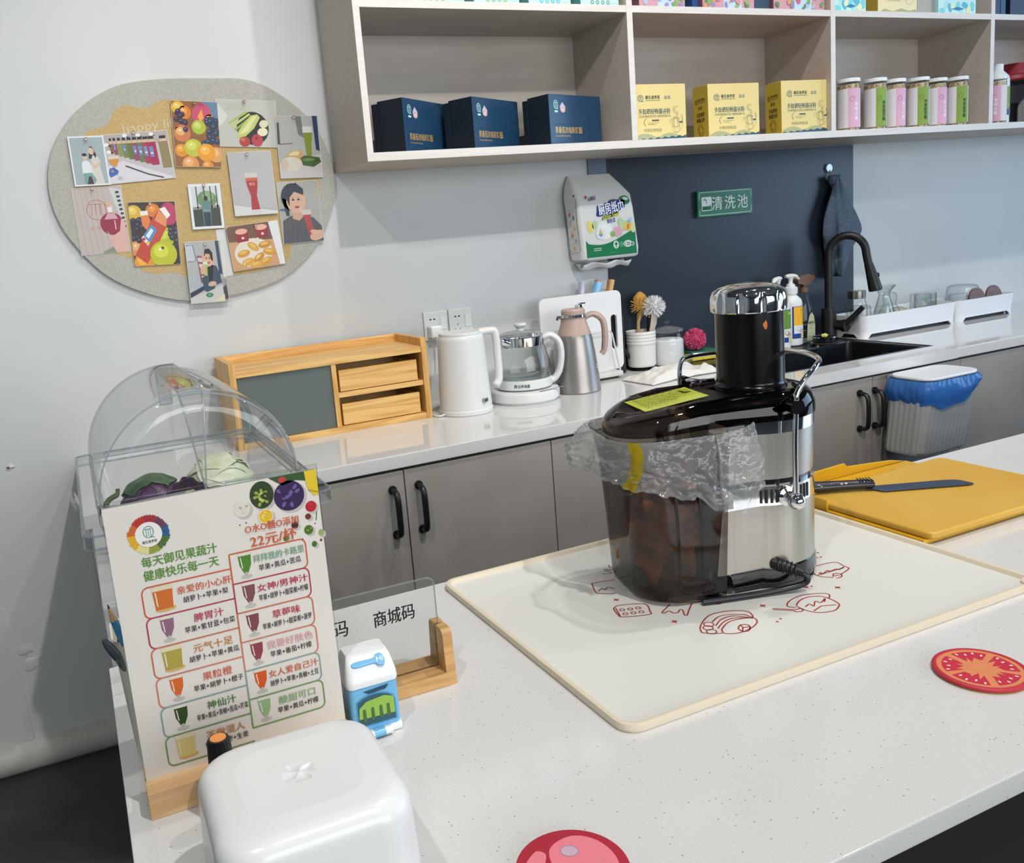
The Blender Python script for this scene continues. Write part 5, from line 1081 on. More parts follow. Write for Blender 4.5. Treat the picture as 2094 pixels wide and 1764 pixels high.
cv.ell(-.002, .018, .0072, .0062, '#c9a9b9', 2, 22); cv.line([(-.002+.0072*math.cos(a), .018+.0062*math.sin(a)) for a in [2*PI*i/22 for i in range(22)]], .0006, '#8a8fb0', 3, True); cv.poly(smooth_poly([(-.035, .008), (-.029, .017), (-.022, .015), (-.021, .008), (-.024, -.004), (-.032, -.008), (-.037, .0)], 4), '#e57f8b', 4)
b = B().lathe([(.0435, 0), (.0455, .0012), (.0455, .0045), (.0435, .0058), (0, .0058)], mat('#ab1c33', .5), n=56); b.canvas(cv, face((0, 0, .0058), (1, 0, 0), (0, 1, 0), .0001)); b.build('disc', t)

# menu stand
t = thing('menu_stand', 'upright acrylic menu of juices standing in a beech wood block', 'menu stand', (-.242, -1.706, Z))
B().box(-.100, .100, -.026, .026, 0, .0265, BEECH, .001).build('wood_base', t)
MW, MH = .197, .283
b = B().box(-.100, .100, -.0016, .0016, .008, .299, ACRYL); b.build('acrylic_plate', t)
cv = Cv(.42); cv.rect(0, 0, MW, MH, '#d9d4cc', 0)
rnd = random.Random(21)
OT, GT = '#c65a34', '#5c8a3e'
# logo wreath
for i in range(46):
    a = 2*PI*i/46; c = ['#b5352f', '#c8642c', '#d9a72e', '#d8cf8e', '#8f9a3e', '#4f6a35', '#2f5a86', '#6a3a55', '#9c2f3c'][int((a/(2*PI)*9+6.5) % 9)]
    for q9, rr in enumerate((.0135, .0160)): cv.ell(.036+(rr+rnd.uniform(-.001, .001))*math.cos(a), .252+rr*math.sin(a)*1.02, .0024, .0015, c, 1+i % 2+2*q9, 8, a)
cv.ell(.036, .252, .0118, .0118, '#e4e2dd', 5, 26); logo(cv, .036, .2545, .0054, '#5f9a94', 6); cv.text('御见食养家', .036, .2453, .0030, '#2c3a3a', 6, 'c', .013, .02)
cv.text('每天御见果蔬汁', .0600, .2265, .0100, GT, 3, 'c', .068, .03); cv.text('健康快乐每一天', .0600, .2135, .0100, GT, 3, 'c', .068, .03)
cv.text('O水O糖O添加', .148, .2375, .0085, OT, 11, 'c', .052, .015); cv.text('22元/杯', .148, .2245, .0120, OT, 11, 'c', .045, .02)
# vegetables in the corner
def veg(x, y, rx, ry, c, c2, n=10, l=2):
    cv.ell(x+.002, y-.002, rx*1.04, ry*1.04, '#b9b4ac', l, 20); cv.ell(x, y, rx, ry, c, l+1, 22)
    for i in range(n): a = rnd.uniform(0, 6.3); q = rnd.uniform(.1, .75); cv.ell(x+rx*q*math.cos(a), y+ry*q*math.sin(a), rx*.20, ry*.12, c2 if i % 2 else c, l+2+.3*i, 8, a)
veg(.122, .258, .0078, .0080, '#d6cfc2', '#a99c88', 5); veg(.142, .268, .0115, .0135, '#2f4020', '#8fa04a', 16); cv.ell(.142, .266, .004, .005, '#b9c268', 6, 8)
veg(.168, .262, .0150, .0150, '#34234e', '#6a5590', 18); cv.poly([(.150, .283), (.190, .283), (.192, .272), (.176, .276), (.163, .273)], '#33502a', 3); cv.ell(.163, .279, .004, .003, '#b53a3a', 4, 10)
cv.poly([(.185, .283), (.197, .283), (.197, .258), (.192, .257), (.186, .268)], '#dcbc2a', 5); cv.line([(.187, .264), (.197, .260)], .0012, '#a98a1c', 6)
veg(.143, .2465, .0072, .0072, '#dcb52f', '#ecd680', 8); cv.line([(.143+.0068*math.cos(a), .2465+.0068*math.sin(a)) for a in [2*PI*i/18 for i in range(18)]], .0009, '#eadfae', 7, True)
veg(.188, .247, .0055, .0055, '#b2202c', '#cf4650', 2); veg(.184, .2375, .003, .003, '#6a3322', '#8a4a30', 2); veg(.170, .2315, .0035, .0035, '#4a2a38', '#6a3f50', 2); cv.line([(.193, .241), (.1915, .232)], .0009, '#4f6a35', 4)
veg(.183, .224, .0045, .0048, '#4c6a2a', '#9fb25a', 6); veg(.160, .2205, .003, .003, '#4f7a2c', '#6a8f3c', 2); veg(.195, .2185, .0026, .0035, '#8fa65a', '#b4c47a', 2); veg(.187, .2085, .0026, .003, '#3f6a2a', '#5a8a3c', 2); cv.ell(.194, .211, .0012, .0016, '#6a4a2a', 3, 8)
for x, y in ((.118, .243), (.124, .244), (.190, .229), (.176, .216)): cv.ell(x, y, .0007, .0007, '#4a2a20', 3, 8)
# framed drinks
cols = ['#c65a34', '#a8324a', '#c0694a', '#c8735f', '#7d9a96', '#6c8f52']; y = .2085
L = [('亲爱的小心肝', '胡萝卜+苹果+梨', '#c8623c', '#c86a2a', 0), ('脾胃汁', '苹果+紫甘蓝+包菜', '#b0405a', '#8a6277', 1), ('元气十足', '胡萝卜+苹果+黄瓜', '#c07a3c', '#a79a45', 0), ('果粒橙', '苹果+胡萝卜+橙子', '#c8624a', '#cf642a', 1), ('神仙汁', '苹果+黄瓜+青椒+苦瓜+芹菜', '#4c7a44', '#2e4a20', 1), ('不做湿人', '苹果+红枣+生姜', '#c08a5c', '#cfc079', 0)]
Rr = [('拜拜我的卡路里', '苹果+黄瓜+苦瓜', '#7aa08a', '#4c7f2a', 1), ('女神/男神汁', '苹果+胡萝卜+甜菜根+柠檬', '#b02a4a', '#7a4a52', 1), ('草莓味', '苹果+胡萝卜+甜菜根+菠萝', '#b53a44', '#7c444e', 1), ('我要好肤色', '苹果+番茄+柠檬', '#d6a0a4', '#8a3f48', 1), ('女人爱自己汁', '胡萝卜+苹果+青椒+土豆', '#c8644c', '#cc5420', 1), ('酸甜可口', '苹果+黄瓜+柠檬', '#8aac80', '#8fae7c', 1)]
def drink(x, y, c, stem):
    if stem:
        cv.poly([(x-.0062, y+.012), (x+.0062, y+.012), (x+.0055, y+.001), (x+.002, y-.007), (x-.002, y-.007), (x-.0055, y+.001)], c, 3); cv.poly([(x-.0062, y+.0135), (x+.0062, y+.0135), (x+.006, y+.0105), (x-.006, y+.0105)], '#d9d2c4', 4)
        cv.rect(x-.0012, y-.0095, x+.0012, y-.006, '#b4afa6', 4); cv.ell(x, y-.0105, .0055, .0020, '#b9b6ae', 3, 18); cv.line([(x-.004, y+.009), (x-.003, y-.002)], .0009, '#e6ddd0', 5)
    else:
        cv.ell(x+.001, y-.0095, .0095, .0028, '#cfa86a', 2, 18); cv.poly([(x-.0092, y+.0115), (x+.0092, y+.0115), (x+.0078, y-.0095), (x-.0078, y-.0095)], c, 3); cv.poly([(x-.0092, y+.0135), (x+.0092, y+.0135), (x+.009, y+.009), (x-.009, y+.009)], '#d9cdb0', 4); cv.line([(x-.0065, y+.008), (x-.0058, y-.006)], .001, '#e6ddc8', 5)
BX0, BXM, BX1 = .022, .104, .178; hh = .0300
for side, items, xa, xb, yt in ((0, L, BX0, BXM, .2025), (1, Rr, BXM, BX1, .2165)):
    for i, (a, c2, tc, dc, st) in enumerate(items):
        t1 = yt-i*hh; b0 = t1-hh; col = cols[i]
        if side == 0: pth = [(xb, t1), (xa+.006, t1)]+[(xa+.006+.006*math.cos(q), t1-.006+.006*math.sin(q)) for q in [math.radians(90+15*k) for k in range(1, 7)]]+[(xa, b0+.006)]+[(xa+.006+.006*math.cos(q), b0+.006+.006*math.sin(q)) for q in [math.radians(180+15*k) for k in range(1, 7)]]+([(xb, b0)] if i == 5 else [])
        else: pth = [(xa, t1), (xb-.006, t1)]+[(xb-.006+.006*math.cos(q), t1-.006+.006*math.sin(q)) for q in [math.radians(90-15*k) for k in range(1, 7)]]+[(xb, b0+.006)]+[(xb-.006+.006*math.cos(q), b0+.006+.006*math.sin(q)) for q in [math.radians(-15*k) for k in range(1, 7)]]+([(xa, b0)] if i == 5 else [])
        cv.line(pth, .0013, col, 3+.3*i)
        cx = xa+(.018 if side == 0 else .014); drink(cx, (t1+b0)/2+.0005, dc, st)
        tx = xa+(.056 if side == 0 else .047); cv.text(a, tx, t1-.0095, .0082 if len(a) < 6 else .0075, tc, 6, 'c', min(.0088*len(a)*1.05, .050), .02); cv.text(c2, tx, t1-.0195, .0062, '#26221f', 6, 'c', min(.0052*len(c2), .049), .01)
    if side == 0: 
        for i in range(6): cv.line([(BXM, .2165-i*hh), (BXM, .2165-(i+1)*hh)], .0013, cols[i], 6)
b = B(); b.canvas(cv, face((-.0985, -.0020, .0115), (1, 0, 0), (0, 0, 1), .0001))
b.canvas(Cv(.6).rect(0, 0, MW, MH, '#cfcac2', 0), face((.0985, .0020, .0115), (-1, 0, 0), (0, 0, 1), .00005)); b.build('menu_sheet', t)

# little sign stand behind the menu
t = thing('code_sign_stand', 'clear acrylic sign in a bamboo holder to the right of the menu', 'sign stand', (-.069, -1.632, Z), math.radians(-1))
b = B().box(-.080, .072, -.026, -.0025, 0, .016, BAMBOO, .001).box(-.080, .072, .0025, .026, 0, .016, BAMBOO, .001).box(-.080, .072, -.0025, .0025, 0, .010, BAMBOO); b.build('base', t)
for x0, x1 in ((.062, .074), (-.082, -.070)):
    b = B(); b.prism([(-.026, 0), (-.0025, 0), (-.0025, .066), (-.018, .066), (-.022, .060)], x0, x1, BAMBOO, 'yz', .0006).prism([(.0025, 0), (.026, 0), (.020, .062), (.016, .066), (.0025, .066)], x0, x1, BAMBOO, 'yz', .0006); b.build('end_post', t)
b = B(); b.prism(rrect(.140, .112, .010, 5, -.004, .068), -.0018, .0018, ACRYL, 'xz'); b.tube([Vector((x, 0, z)) for x, z in rrect(.140, .112, .010, 5, -.004, .068)], .0010, clear('acrylic_edge', (.80, .84, .82), .05, 1.45, .25, '#dfe6e4'), 6, True)
cv = Cv(.5); cv.text('商城码', .014, .090, .0185, '#17181a', 2, 'c', .049, .02); cv.text('码', -.0505, .090, .0195, '#17181a', 2, 'c', None, .012)
b.canvas(cv, face((0, -.0019, 0), (1, 0, 0), (0, 0, 1), .00008)); b.build('acrylic_plate', t)

# toothpick dispenser
t = thing('toothpick_dispenser', 'small blue and white toothpick dispenser in front of the clear sign', 'dispenser', (-.1105, -1.690, Z), math.radians(-1))
BL = mat('#6db2dd', .3); WP = mat('#e6e8ea', .3)
w2, d2 = .0265, .022
def tr(w, d, z, rr=.006): return [Vector((x, y, z)) for x, y in rrect(2*w, 2*d, rr, 4)]
B().box(-w2-.001, w2+.001, -d2-.001, d2+.001, 0, .010, WP, .003).build('foot', t)
b = B(); fr2 = -d2
b.rings([tr(w2, d2, .008), tr(w2, d2, .060)], BL)
cv = Cv(.35); arch = [(-.021, .014), (.022, .014), (.022, .036)]+[(-.001+.023*math.cos(a), .036+.013*math.sin(a)) for a in [math.radians(8+20*i) for i in range(8)]]+[(-.021, .030)]
cv.poly(arch, '#4f93b8', 1); cv.poly([(x*.93, .0155+(z-.014)*.92) for x, z in arch], '#35596a', 2); cv.poly([(-.019, .024), (.020, .022), (.020, .040), (.010, .044), (-.010, .042), (-.018, .036)], '#8fb84f', 3)
for x in (-.013, -.004, .005, .013): cv.poly([(x-.002, .020), (x+.002, .020), (x+.0015, .034), (x-.0015, .034)], '#4a6a3a', 4)
cv.poly([(-.012, .053), (.016, .055), (.012, .0505), (-.006, .0495)], '#274a5e', 2)
b.canvas(cv, face((0, -d2-.0002, 0), (1, 0, 0), (0, 0, 1), .0003)); b.build('body', t)
b = B(); b.rings([tr(w2+.001, d2+.001, .058, .007), tr(w2+.0015, d2+.0015, .062, .008), tr(w2+.001, d2+.001, .067, .008), [Vector((p.x, p.y*.82+.003, .082)) for p in tr(w2-.002, d2-.001, 0, .007)], [Vector((p.x, p.y*.6+.006, .088)) for p in tr(w2-.005, d2-.003, 0, .006)]], WP); b.build('lid', t)
b = B(); M = Matrix.Translation((0, -.014, .0790)) @ Matrix.Rotation(math.radians(32), 4, 'X'); b.prism(smooth_poly([(-.017, -.003), (-.017, .003), (.004, .003), (.008, .0065), (.0145, .0065), (.0165, 0), (.0145, -.0065), (.008, -.0065), (.004, -.003)], 4), 0, .003, BL, 'xy', .0008, M=M)
cv = Cv(.3); cv.text('Hi', .0112, 0, .006, '#e6eef4', 1, 'c', None, .02, 0, .2); b.canvas(cv, lambda u, v, l: M @ Vector((u, v, .0031+.0001*l))); b.build('push_button', t)
b = B(); b.tube([(-.014, -d2-.004, .006), (.014, -d2-.004, .006)], .0042, WP, 12); b.tube([(-.006, -d2-.0042, .0062), (.006, -d2-.0042, .0062)], .0045, BL, 12); b.build('roller', t)

# pen cup with pencils behind the menu
t = thing('pen_cup', 'tall cream pen cup standing behind the left edge of the menu', 'pen cup', (-.306, -1.600, Z))
b = B(); b.rings([tr(.036, .026, 0, .010), tr(.038, .028, .004, .011), tr(.044, .032, .135, .013), tr(.045, .033, .137, .013), tr(.043, .031, .136, .012), tr(.037, .026, .006, .010)], mat('#d5d2c2', .4), True, True); b.build('cup', t)
def pencil(label, a, bb, c, grp):
    a, bb = Vector(a), Vector(bb); d = (bb-a).normalized(); t = thing('pencil', label, 'pencil', a, 0, grp); q = bb-a
    B().tube([(0, 0, 0), q-d*.020], .0036, mat(c, .35), 6).build('barrel', t)
    B().tube([q-d*.020, q-d*.005], [.0036, .0012], mat('#cfae82', .6), 6).build('sharpened_wood', t); B().tube([q-d*.005, q], [.0012, .0002], mat('#2a2a2c', .5), 6).build('lead', t)
pencil('taller blue pencil beside the left edge of the menu', (-.318, -1.598, Z+.008), (-.349, -1.640, Z+.182), '#3d8fc4', 'blue pencils in the pen cup')
pencil('shorter light blue pencil in front of the taller one', (-.322, -1.606, Z+.008), (-.3455, -1.629, Z+.140), '#63b4e0', 'blue pencils in the pen cup')
t = thing('ball_pen', 'clear and black ball pen leaning out of the pen cup', 'pen', (-.300, -1.606, Z+.010))
B().tube([(0, 0, 0), (-.052, -.024, .120)], .0045, clear('pen_barrel', (.55, .6, .65), .05), 10).build('barrel', t); B().tube([(0.002, 0, 0.005), (-.044, -.0203, .1015)], .0018, mat('#1a1c20', .4), 6).build('refill', t); B().tube([(-.048, -.0222, .111), (-.0545, -.0252, .126), (-.058, -.0268, .134)], [.0048, .0046, .0022], mat('#4a5157', .3), 10).build('grip', t)

# orange capped bottle
t = thing('dropper_bottle', 'little dark bottle with an orange topped black cap before the menu', 'bottle', (-.276, -1.765, Z))
B().lathe([(.0125, 0), (.0135, .002), (.0135, .038), (.0125, .046), (.0085, .053), (.0080, .056)], mat('#1d1210', .2, coat=.3), n=24).build('body', t)
b = B(); b.rings([[Vector(((rr+(.0005 if i % 2 else 0))*math.cos(2*PI*i/48), (rr+(.0005 if i % 2 else 0))*math.sin(2*PI*i/48), z)) for i in range(48)] for rr, z in ((.0108, .055), (.0110, .057), (.0098, .0785), (.0088, .0805))], MATBLACK); b.build('cap', t)
B().lathe([(.0075, .0795), (.0072, .0812), (0, .0814)], mat('#e8954f', .5), n=24).build('cap_top', t)

# white lidded box in the foreground
t = thing('white_box_cover', 'rounded white box cover with a flower dent, nearest the camera', 'box', (-.2335, -1.905, Z), math.radians(-1))
b = B(); BW = mat('#e2e4e4', .22, sss=.0)
def sq(h, z, rr): return [Vector((x, y, z)) for x, y in rrect(2*h, 2*h, rr, 9)]
hs = [(.0745, .012, .030), (.0752, .03, .031), (.0735, .085, .032), (.0728, .096, .032), (.0715, .102, .033), (.0685, .107, .033), (.0640, .1100, .032), (.058, .1115, .030), (.045, .1128, .024)]
b.rings([sq(h, z, rr) for h, z, rr in hs], BW, True, False)
# top with four petal dents
def topz(x, y):
    z = .1128; a = math.atan2(y, x)-math.radians(28); rr = math.hypot(x, y)
    for k in range(4):
        u = rr*math.cos(a-k*PI/2); v = rr*math.sin(a-k*PI/2)
        if u > 0:
            e = ((u-.0078)/.0062)**2+(v/.0030)**2
            if e < 1: z -= .0017*(1-e)**.8
    return z
ring = [Vector(p).to_2d() for p in (Vector((x, y, 0)) for x, y in rrect(.09, .09, .024, 40))]
R = []
for k in range(46):
    f = 1-k/46; R.append([Vector((p.x*f, p.y*f, topz(p.x*f, p.y*f)-.0009*0+.0009*(0))) for p in ring])
b.rings(R, BW, False, True)
b.build('cover', t, ang=60)
B().box(-.072, .072, -.072, .072, 0, .012, BEECH, .004).build('wood_base', t)

# ------------------------------------------------------------------ display cover with vegetables behind the island
t = thing('display_stand', 'pale grey pedestal holding the clear display cover, behind the menu', 'pedestal', (-.24, -1.16, FZ))
B().box(-.118, .100, -.195, .20, 0, .905, mat('#c4c6c5', .5), .004).build('body', t)
t = thing('display_tray', 'clear plastic display tray with wide flanges under the domed cover', 'tray', (-.213, -1.205, 1.098))
CT = clear('tray_plastic', (.90, .92, .925), .03, 1.5); CE = clear('tray_edge', (.78, .82, .86), .05, 1.5, .25, '#d6dee6')
b = B(); 
def rr3(w, d, r, z): return [Vector((x, y, z)) for x, y in rrect(w, d, r, 5)]
b.rings([rr3(.302, .500, .012, -.016), rr3(.302, .500, .012, 0), rr3(.262, .44, .02, 0), rr3(.258, .436, .02, -.010), rr3(.225, .40, .03, -.115)], CT, False, True); b.build('pan', t)
b = B(); b.tube([Vector((x, y, 0)) for x, y in rrect(.302, .500, .012, 5)], .0016, CE, 6, True); b.tube([Vector((x, y, -.016)) for x, y in rrect(.302, .500, .012, 5)], .0016, CE, 6, True); b.tube([Vector((x, y, -.002)) for x, y in rrect(.26, .438, .02, 5)], .0012, CE, 6, True); b.tube([Vector((x, y, -.115)) for x, y in rrect(.225, .40, .03, 5)], .0012, CE, 6, True); b.build('flange_edge', t)
b = B(); b.prism([(-.03, -.006), (.03, -.006), (.022, .016), (-.022, .016)], -.003, .003, CT, 'yz', M=Matrix.Translation((-.158, .02, -.02)) @ Matrix.Rotation(math.radians(-20), 4, 'Y')); b.build('grip_tab', t)
t = thing('domed_cover', 'clear acrylic roll top dome over the cabbages, made of two half covers', 'display cover', (-.205, -1.160, 1.100))
DOM = clear('dome_acrylic', (.945, .955, .96), .012, 1.6, .04, '#e6eef0', edge=.72); EDG = clear('dome_edge', (.80, .84, .86), .05, 1.5, .35, '#e6eef2')
def half(a0, a1, R, y0, y1, name):
    b = B(); n = 26; A = [math.radians(a0+(a1-a0)*i/n) for i in range(n+1)]; rc = .022
    prof = [(y0, R-rc*1.3), (y0+.002, R-rc*.7), (y0+.008, R-rc*.25), (y0+.018, R), (y1-.018, R), (y1-.008, R-rc*.25), (y1-.002, R-rc*.7), (y1, R-rc*1.3)]
    rows = [[Vector((r*math.cos(a), y, r*math.sin(a))) for a in A] for y, r in prof]
    V = [[b.bm.verts.new(p) for p in row] for row in rows]; k = b.mi(DOM)
    for r0, r1 in zip(V, V[1:]):
        for i in range(n): b.bm.faces.new((r0[i], r0[i+1], r1[i+1], r1[i])).material_index = k
    for row, y in ((V[0], y0), (V[-1], y1)):
        x = math.cos(A[-1] if a1 == 97 or a1 == 180 else A[-1])
        ends = [b.bm.verts.new((0.0, y, 0.0))]
        b.bm.faces.new(row+ends).material_index = k
    b.build(name, t, ang=50)
    e = B(); R2 = R-rc*.2
    for y in (y0+.004, y1-.004): e.tube([Vector((R2*math.cos(a), y, R2*math.sin(a))) for a in A], .0013, EDG, 6)
    for a in (A[0], A[-1]): e.tube([Vector((.0, y0, .0)) if abs(math.cos(a)) < .3 else Vector((R*.2*math.cos(a), y0, .002)), Vector(((R-rc*1.2)*math.cos(a), y0, (R-rc*1.2)*math.sin(a))), Vector((R*math.cos(a), y0+.016, R*math.sin(a))), Vector((R*math.cos(a), y1-.016, R*math.sin(a))), Vector(((R-rc*1.2)*math.cos(a), y1, (R-rc*1.2)*math.sin(a)))], .0013, EDG, 6)
    e.build(name+'_rim', t)
half(0, 97, .134, -.172, .168, 'fixed_cover'); half(84, 180, .139, -.180, .178, 'rolling_cover')
b = B(); b.tube([(-.005, .165, .135), (-.005, .165, .07)], .011, clear('handle_acrylic', (.88, .9, .91), .03, 1.5), 14); b.build('cover_handle', t)

def leafball(b, c, R, m, m2, n, seed, wav=.05, sq=.9):
    b.blob(c, (R*.93, R*.93, R*.93*sq), m, .08, 10, 3, seed); rnd = random.Random(seed)
    for i in range(n):
        M = Matrix.Translation(c) @ Matrix.Rotation(rnd.uniform(0, 6.3), 4, 'Z') @ Matrix.Rotation(rnd.uniform(-.9, .9), 4, 'X') @ Matrix.Rotation(rnd.uniform(-.6, .6), 4, 'Y'); k = rnd.uniform(.98, 1.06)
        def f(u, v):
            th = (u-.5)*2.0; ph = (v-.5)*2.0; e = max(abs(u-.5), abs(v-.5))*2; o = R*k*(1+wav*.25*e**3+wav*noise.noise(Vector((u*7, v*7, seed+i)))*e**2)
            return M @ Vector((o*math.sin(th)*math.cos(ph), o*math.sin(ph), o*math.cos(th)*math.cos(ph)*sq))
        b.grid(f, 16, 16, m2 if i % 2 else m)
PUR = grainy('purple_leaf', '#3d1f40', '#6f4472', (1, 1, 1), 26, .4, 6, 1.5); GRN = grainy('dark_green_leaf', '#2c4a2e', '#54734a', (1, 1, 1), 24, .45, 6, 1.2); PAL = grainy('pale_cabbage_leaf', '#b4c48e', '#dbe0c0', (1, 1, 1), 20, .45, 6, 1.4); WHT = grainy('white_cabbage_leaf', '#c4cca6', '#e0e2cf', (1, 1, 1), 22, .45, 6, 1.4)
b = B(); leafball(b, (0, 0, .050), .050, PUR, PUR, 8, 5); o = b.build('purple_cabbage', None, (-.262, -1.150, .986), ang=180); setp(o, 'purple cabbage with its green outer leaf, under the dome on the left', 'cabbage')
b = B(); b.grid(lambda u, v: Matrix.Rotation(math.radians(-6), 4, 'Y') @ Matrix.Rotation(-.42, 4, 'X') @ (lambda a, c: Vector((.053*math.sin(a)*math.cos(c)*1.02, .054*math.sin(c), .053*math.cos(a)*math.cos(c)+.004*noise.noise(Vector((u*6, v*6, 2))))))((u-.5)*1.8, (v-.5)*1.9), 26, 26, GRN)
q = b.build('outer_leaf', o, (0, 0, .051), ang=180)
b = B(); b.tube(smooth_poly([(-.050, -.02, .060), (-.066, -.03, .080), (-.060, -.03, .092), (-.048, -.03, .098), (-.046, -.028, .106)], 4, False), [.005]*3+[.004]*10+[.003]*4, grainy('stalk', '#3c4a2c', '#5a6a3c', (1, 1, 1), 30), 8); st = b.build('stalk', o, (-.004, 0, -.008))
b = B(); leafball(b, (0, 0, .056), .055, WHT, PAL, 9, 9); o = b.build('white_cabbage', None, (-.156, -1.118, .986), ang=180); setp(o, 'pale green cabbage under the dome on the right', 'cabbage')
b = B(); b.grid(lambda u, v: Vector(((u-.5)*.085, .018*math.sin(v*3)+.006*noise.noise(Vector((u*9, v*9, 1))), .052+.055*v*(1-.6*(u-.35)**2*4)+.010*noise.noise(Vector((u*8, v*7, 5))))), 22, 18, PUR); b.grid(lambda u, v: Vector(((u-.62)*.075, -.012+.014*math.sin(v*3+1)+.006*noise.noise(Vector((u*9, v*9, 4))), .030+.066*v*(1-.5*abs(u-.5))+.010*noise.noise(Vector((u*9, v*7, 8))))), 22, 18, PAL)
o = b.build('cut_cabbage', None, (-.206, -1.232, .986), ang=180); b2 = B(); b2.blob((0, 0, .036), (.032, .026, .036), PUR, .25, 12, 3, 3); setp(o, 'cut cabbage with a curled purple leaf between the purple and pale heads', 'cabbage'); b2.build('heart', o)

# ------------------------------------------------------------------ pinboard with photos
FELT = grainy('grey_felt', '#a9a89f', '#b6b5ac', (1, 1, 1), 150, .9, 3); CORK = grainy('ochre_felt', '#bb9f6c', '#c6ac7a', (1, 1, 1), 150, .9, 3)
t = thing('pinboard', 'pebble shaped grey felt pinboard with an ochre cloud on the wall', 'pinboard', (0, -.0005, 0))
b = B(); pl = smooth_poly(BOARD, 5); b.prism(pl, -.012, -.0005, FELT, 'xz', .002, 2); cv = Cv(.9)
cv.poly(smooth_poly(CLOUD, 4), CORK, 1); cv.text('happy life', -.055, 1.772, .030, '#cfc2a4', 2, 'c', .150, 0, .10, .1)
b.canvas(cv, face((0, -.0121, 0), (1, 0, 0), (0, 0, 1), .0002)); b.build('felt_panel', t)
GP = 'printed photos on the pinboard'
def photo(label, cx, cz, w, h, rot, layer, art, border='#d9dcdd', bw=.002):
    t = thing('photo_print', label, 'photo', (cx, -.0134-.0024*layer, cz), 0, GP); t.rotation_euler = (0, rot, 0)
    cv = Cv(.3); cv.rect(-w/2, -h/2, w/2, h/2, border, 0); art(cv, w-2*bw, h-2*bw)
    b = B().box(-w/2, w/2, -.0004, .0004, -h/2, h/2, mat('#d0d2d2', .3)); b.canvas(cv, face((0, -.00045, 0), (1, 0, 0), (0, 0, 1), .00008)); return b.build('print', t)
def bgd(cv, w, h, c): cv.rect(-w/2, -h/2, w/2, h/2, c, 1)
class Clip:
    """helper: artwork in unit coordinates (-1..1) of the picture, clipped to it"""
    def __init__(s, cv, w, h): s.cv, s.w, s.h = cv, w/2, h/2
    def cl(s, p): return [(max(-s.w, min(s.w, x)), max(-s.h, min(s.h, y))) for x, y in p]
    def e(s, x, y, rx, ry, c, l, rot=0, n=20):
        ca, sa = math.cos(rot), math.sin(rot); k = s.h
        s.cv.poly(s.cl([(x*s.w+k*(rx*math.cos(a)*ca-ry*math.sin(a)*sa), y*s.h+k*(rx*math.cos(a)*sa+ry*math.sin(a)*ca)) for a in [2*PI*i/n for i in range(n)]]), c, l)
    def p(s, pts, c, l): s.cv.poly(s.cl([(x*s.w, y*s.h) for x, y in pts]), c, l)
    def ln(s, pts, wd, c, l): s.cv.line(s.cl([(x*s.w, y*s.h) for x, y in pts]), wd, c, l)
def fruit(C, x, y, r, c, c2, l):
    C.e(x, y, r, r, c, l); C.e(x-r*.25, y+r*.25, r*.55, r*.5, c2, l+1); C.e(x-.3*r, y+.38*r, r*.15, r*.1, '#efe6d0', l+2, .4, 10)
def grapes(C, x, y, n, r, c, c2, l, seed, sx=.2, sy=.2):
    rn = random.Random(seed)
    for i in range(n): gx, gy = x+rn.uniform(-sx, sx), y+rn.uniform(-sy, sy); C.e(gx, gy, r, r, c, l+.25*i, 0, 12); C.e(gx-r*.2, gy+r*.3, r*.4, r*.3, c2, l+.25*i+.15, 0, 8)
def a_mother(cv, w, h):
    bgd(cv, w, h, '#9aa9ae'); C = Clip(cv, w, h)
    C.p([(.05, -1), (.10, .05), (.22, .22), (.50, .22), (.68, .02), (.62, -.25), (.78, -1)], '#c9c8c0', 2); C.p([(.0, .10), (.12, .60), (.28, .62), (.50, .25), (.42, .10), (.30, .30), (.16, .08)], '#2c2321', 3); C.e(.20, .42, .115, .15, '#d6b29c', 4, .15)
    C.p([(.10, .0), (.30, -.22), (.62, -.05), (.64, -.14), (.32, -.36), (.10, -.1)], '#d2ae98', 4)
    C.p([(-.50, -.52), (-.46, -.05), (-.30, .02), (-.10, .02), (.04, -.08), (.14, -.50)], '#d6dcdf', 4); C.e(-.24, .18, .10, .13, '#d6b49e', 5); C.e(-.24, .27, .105, .07, '#28211f', 6)
    C.p([(-.46, -.98), (-.44, -.52), (.05, -.52), (.30, -.80), (.18, -.98), (-.02, -.7), (-.2, -.98)], '#6f9a94', 5); C.p([(-.30, -1), (-.15, -.66), (.0, -.66), (.12, -1)], '#3a2a2a', 6)
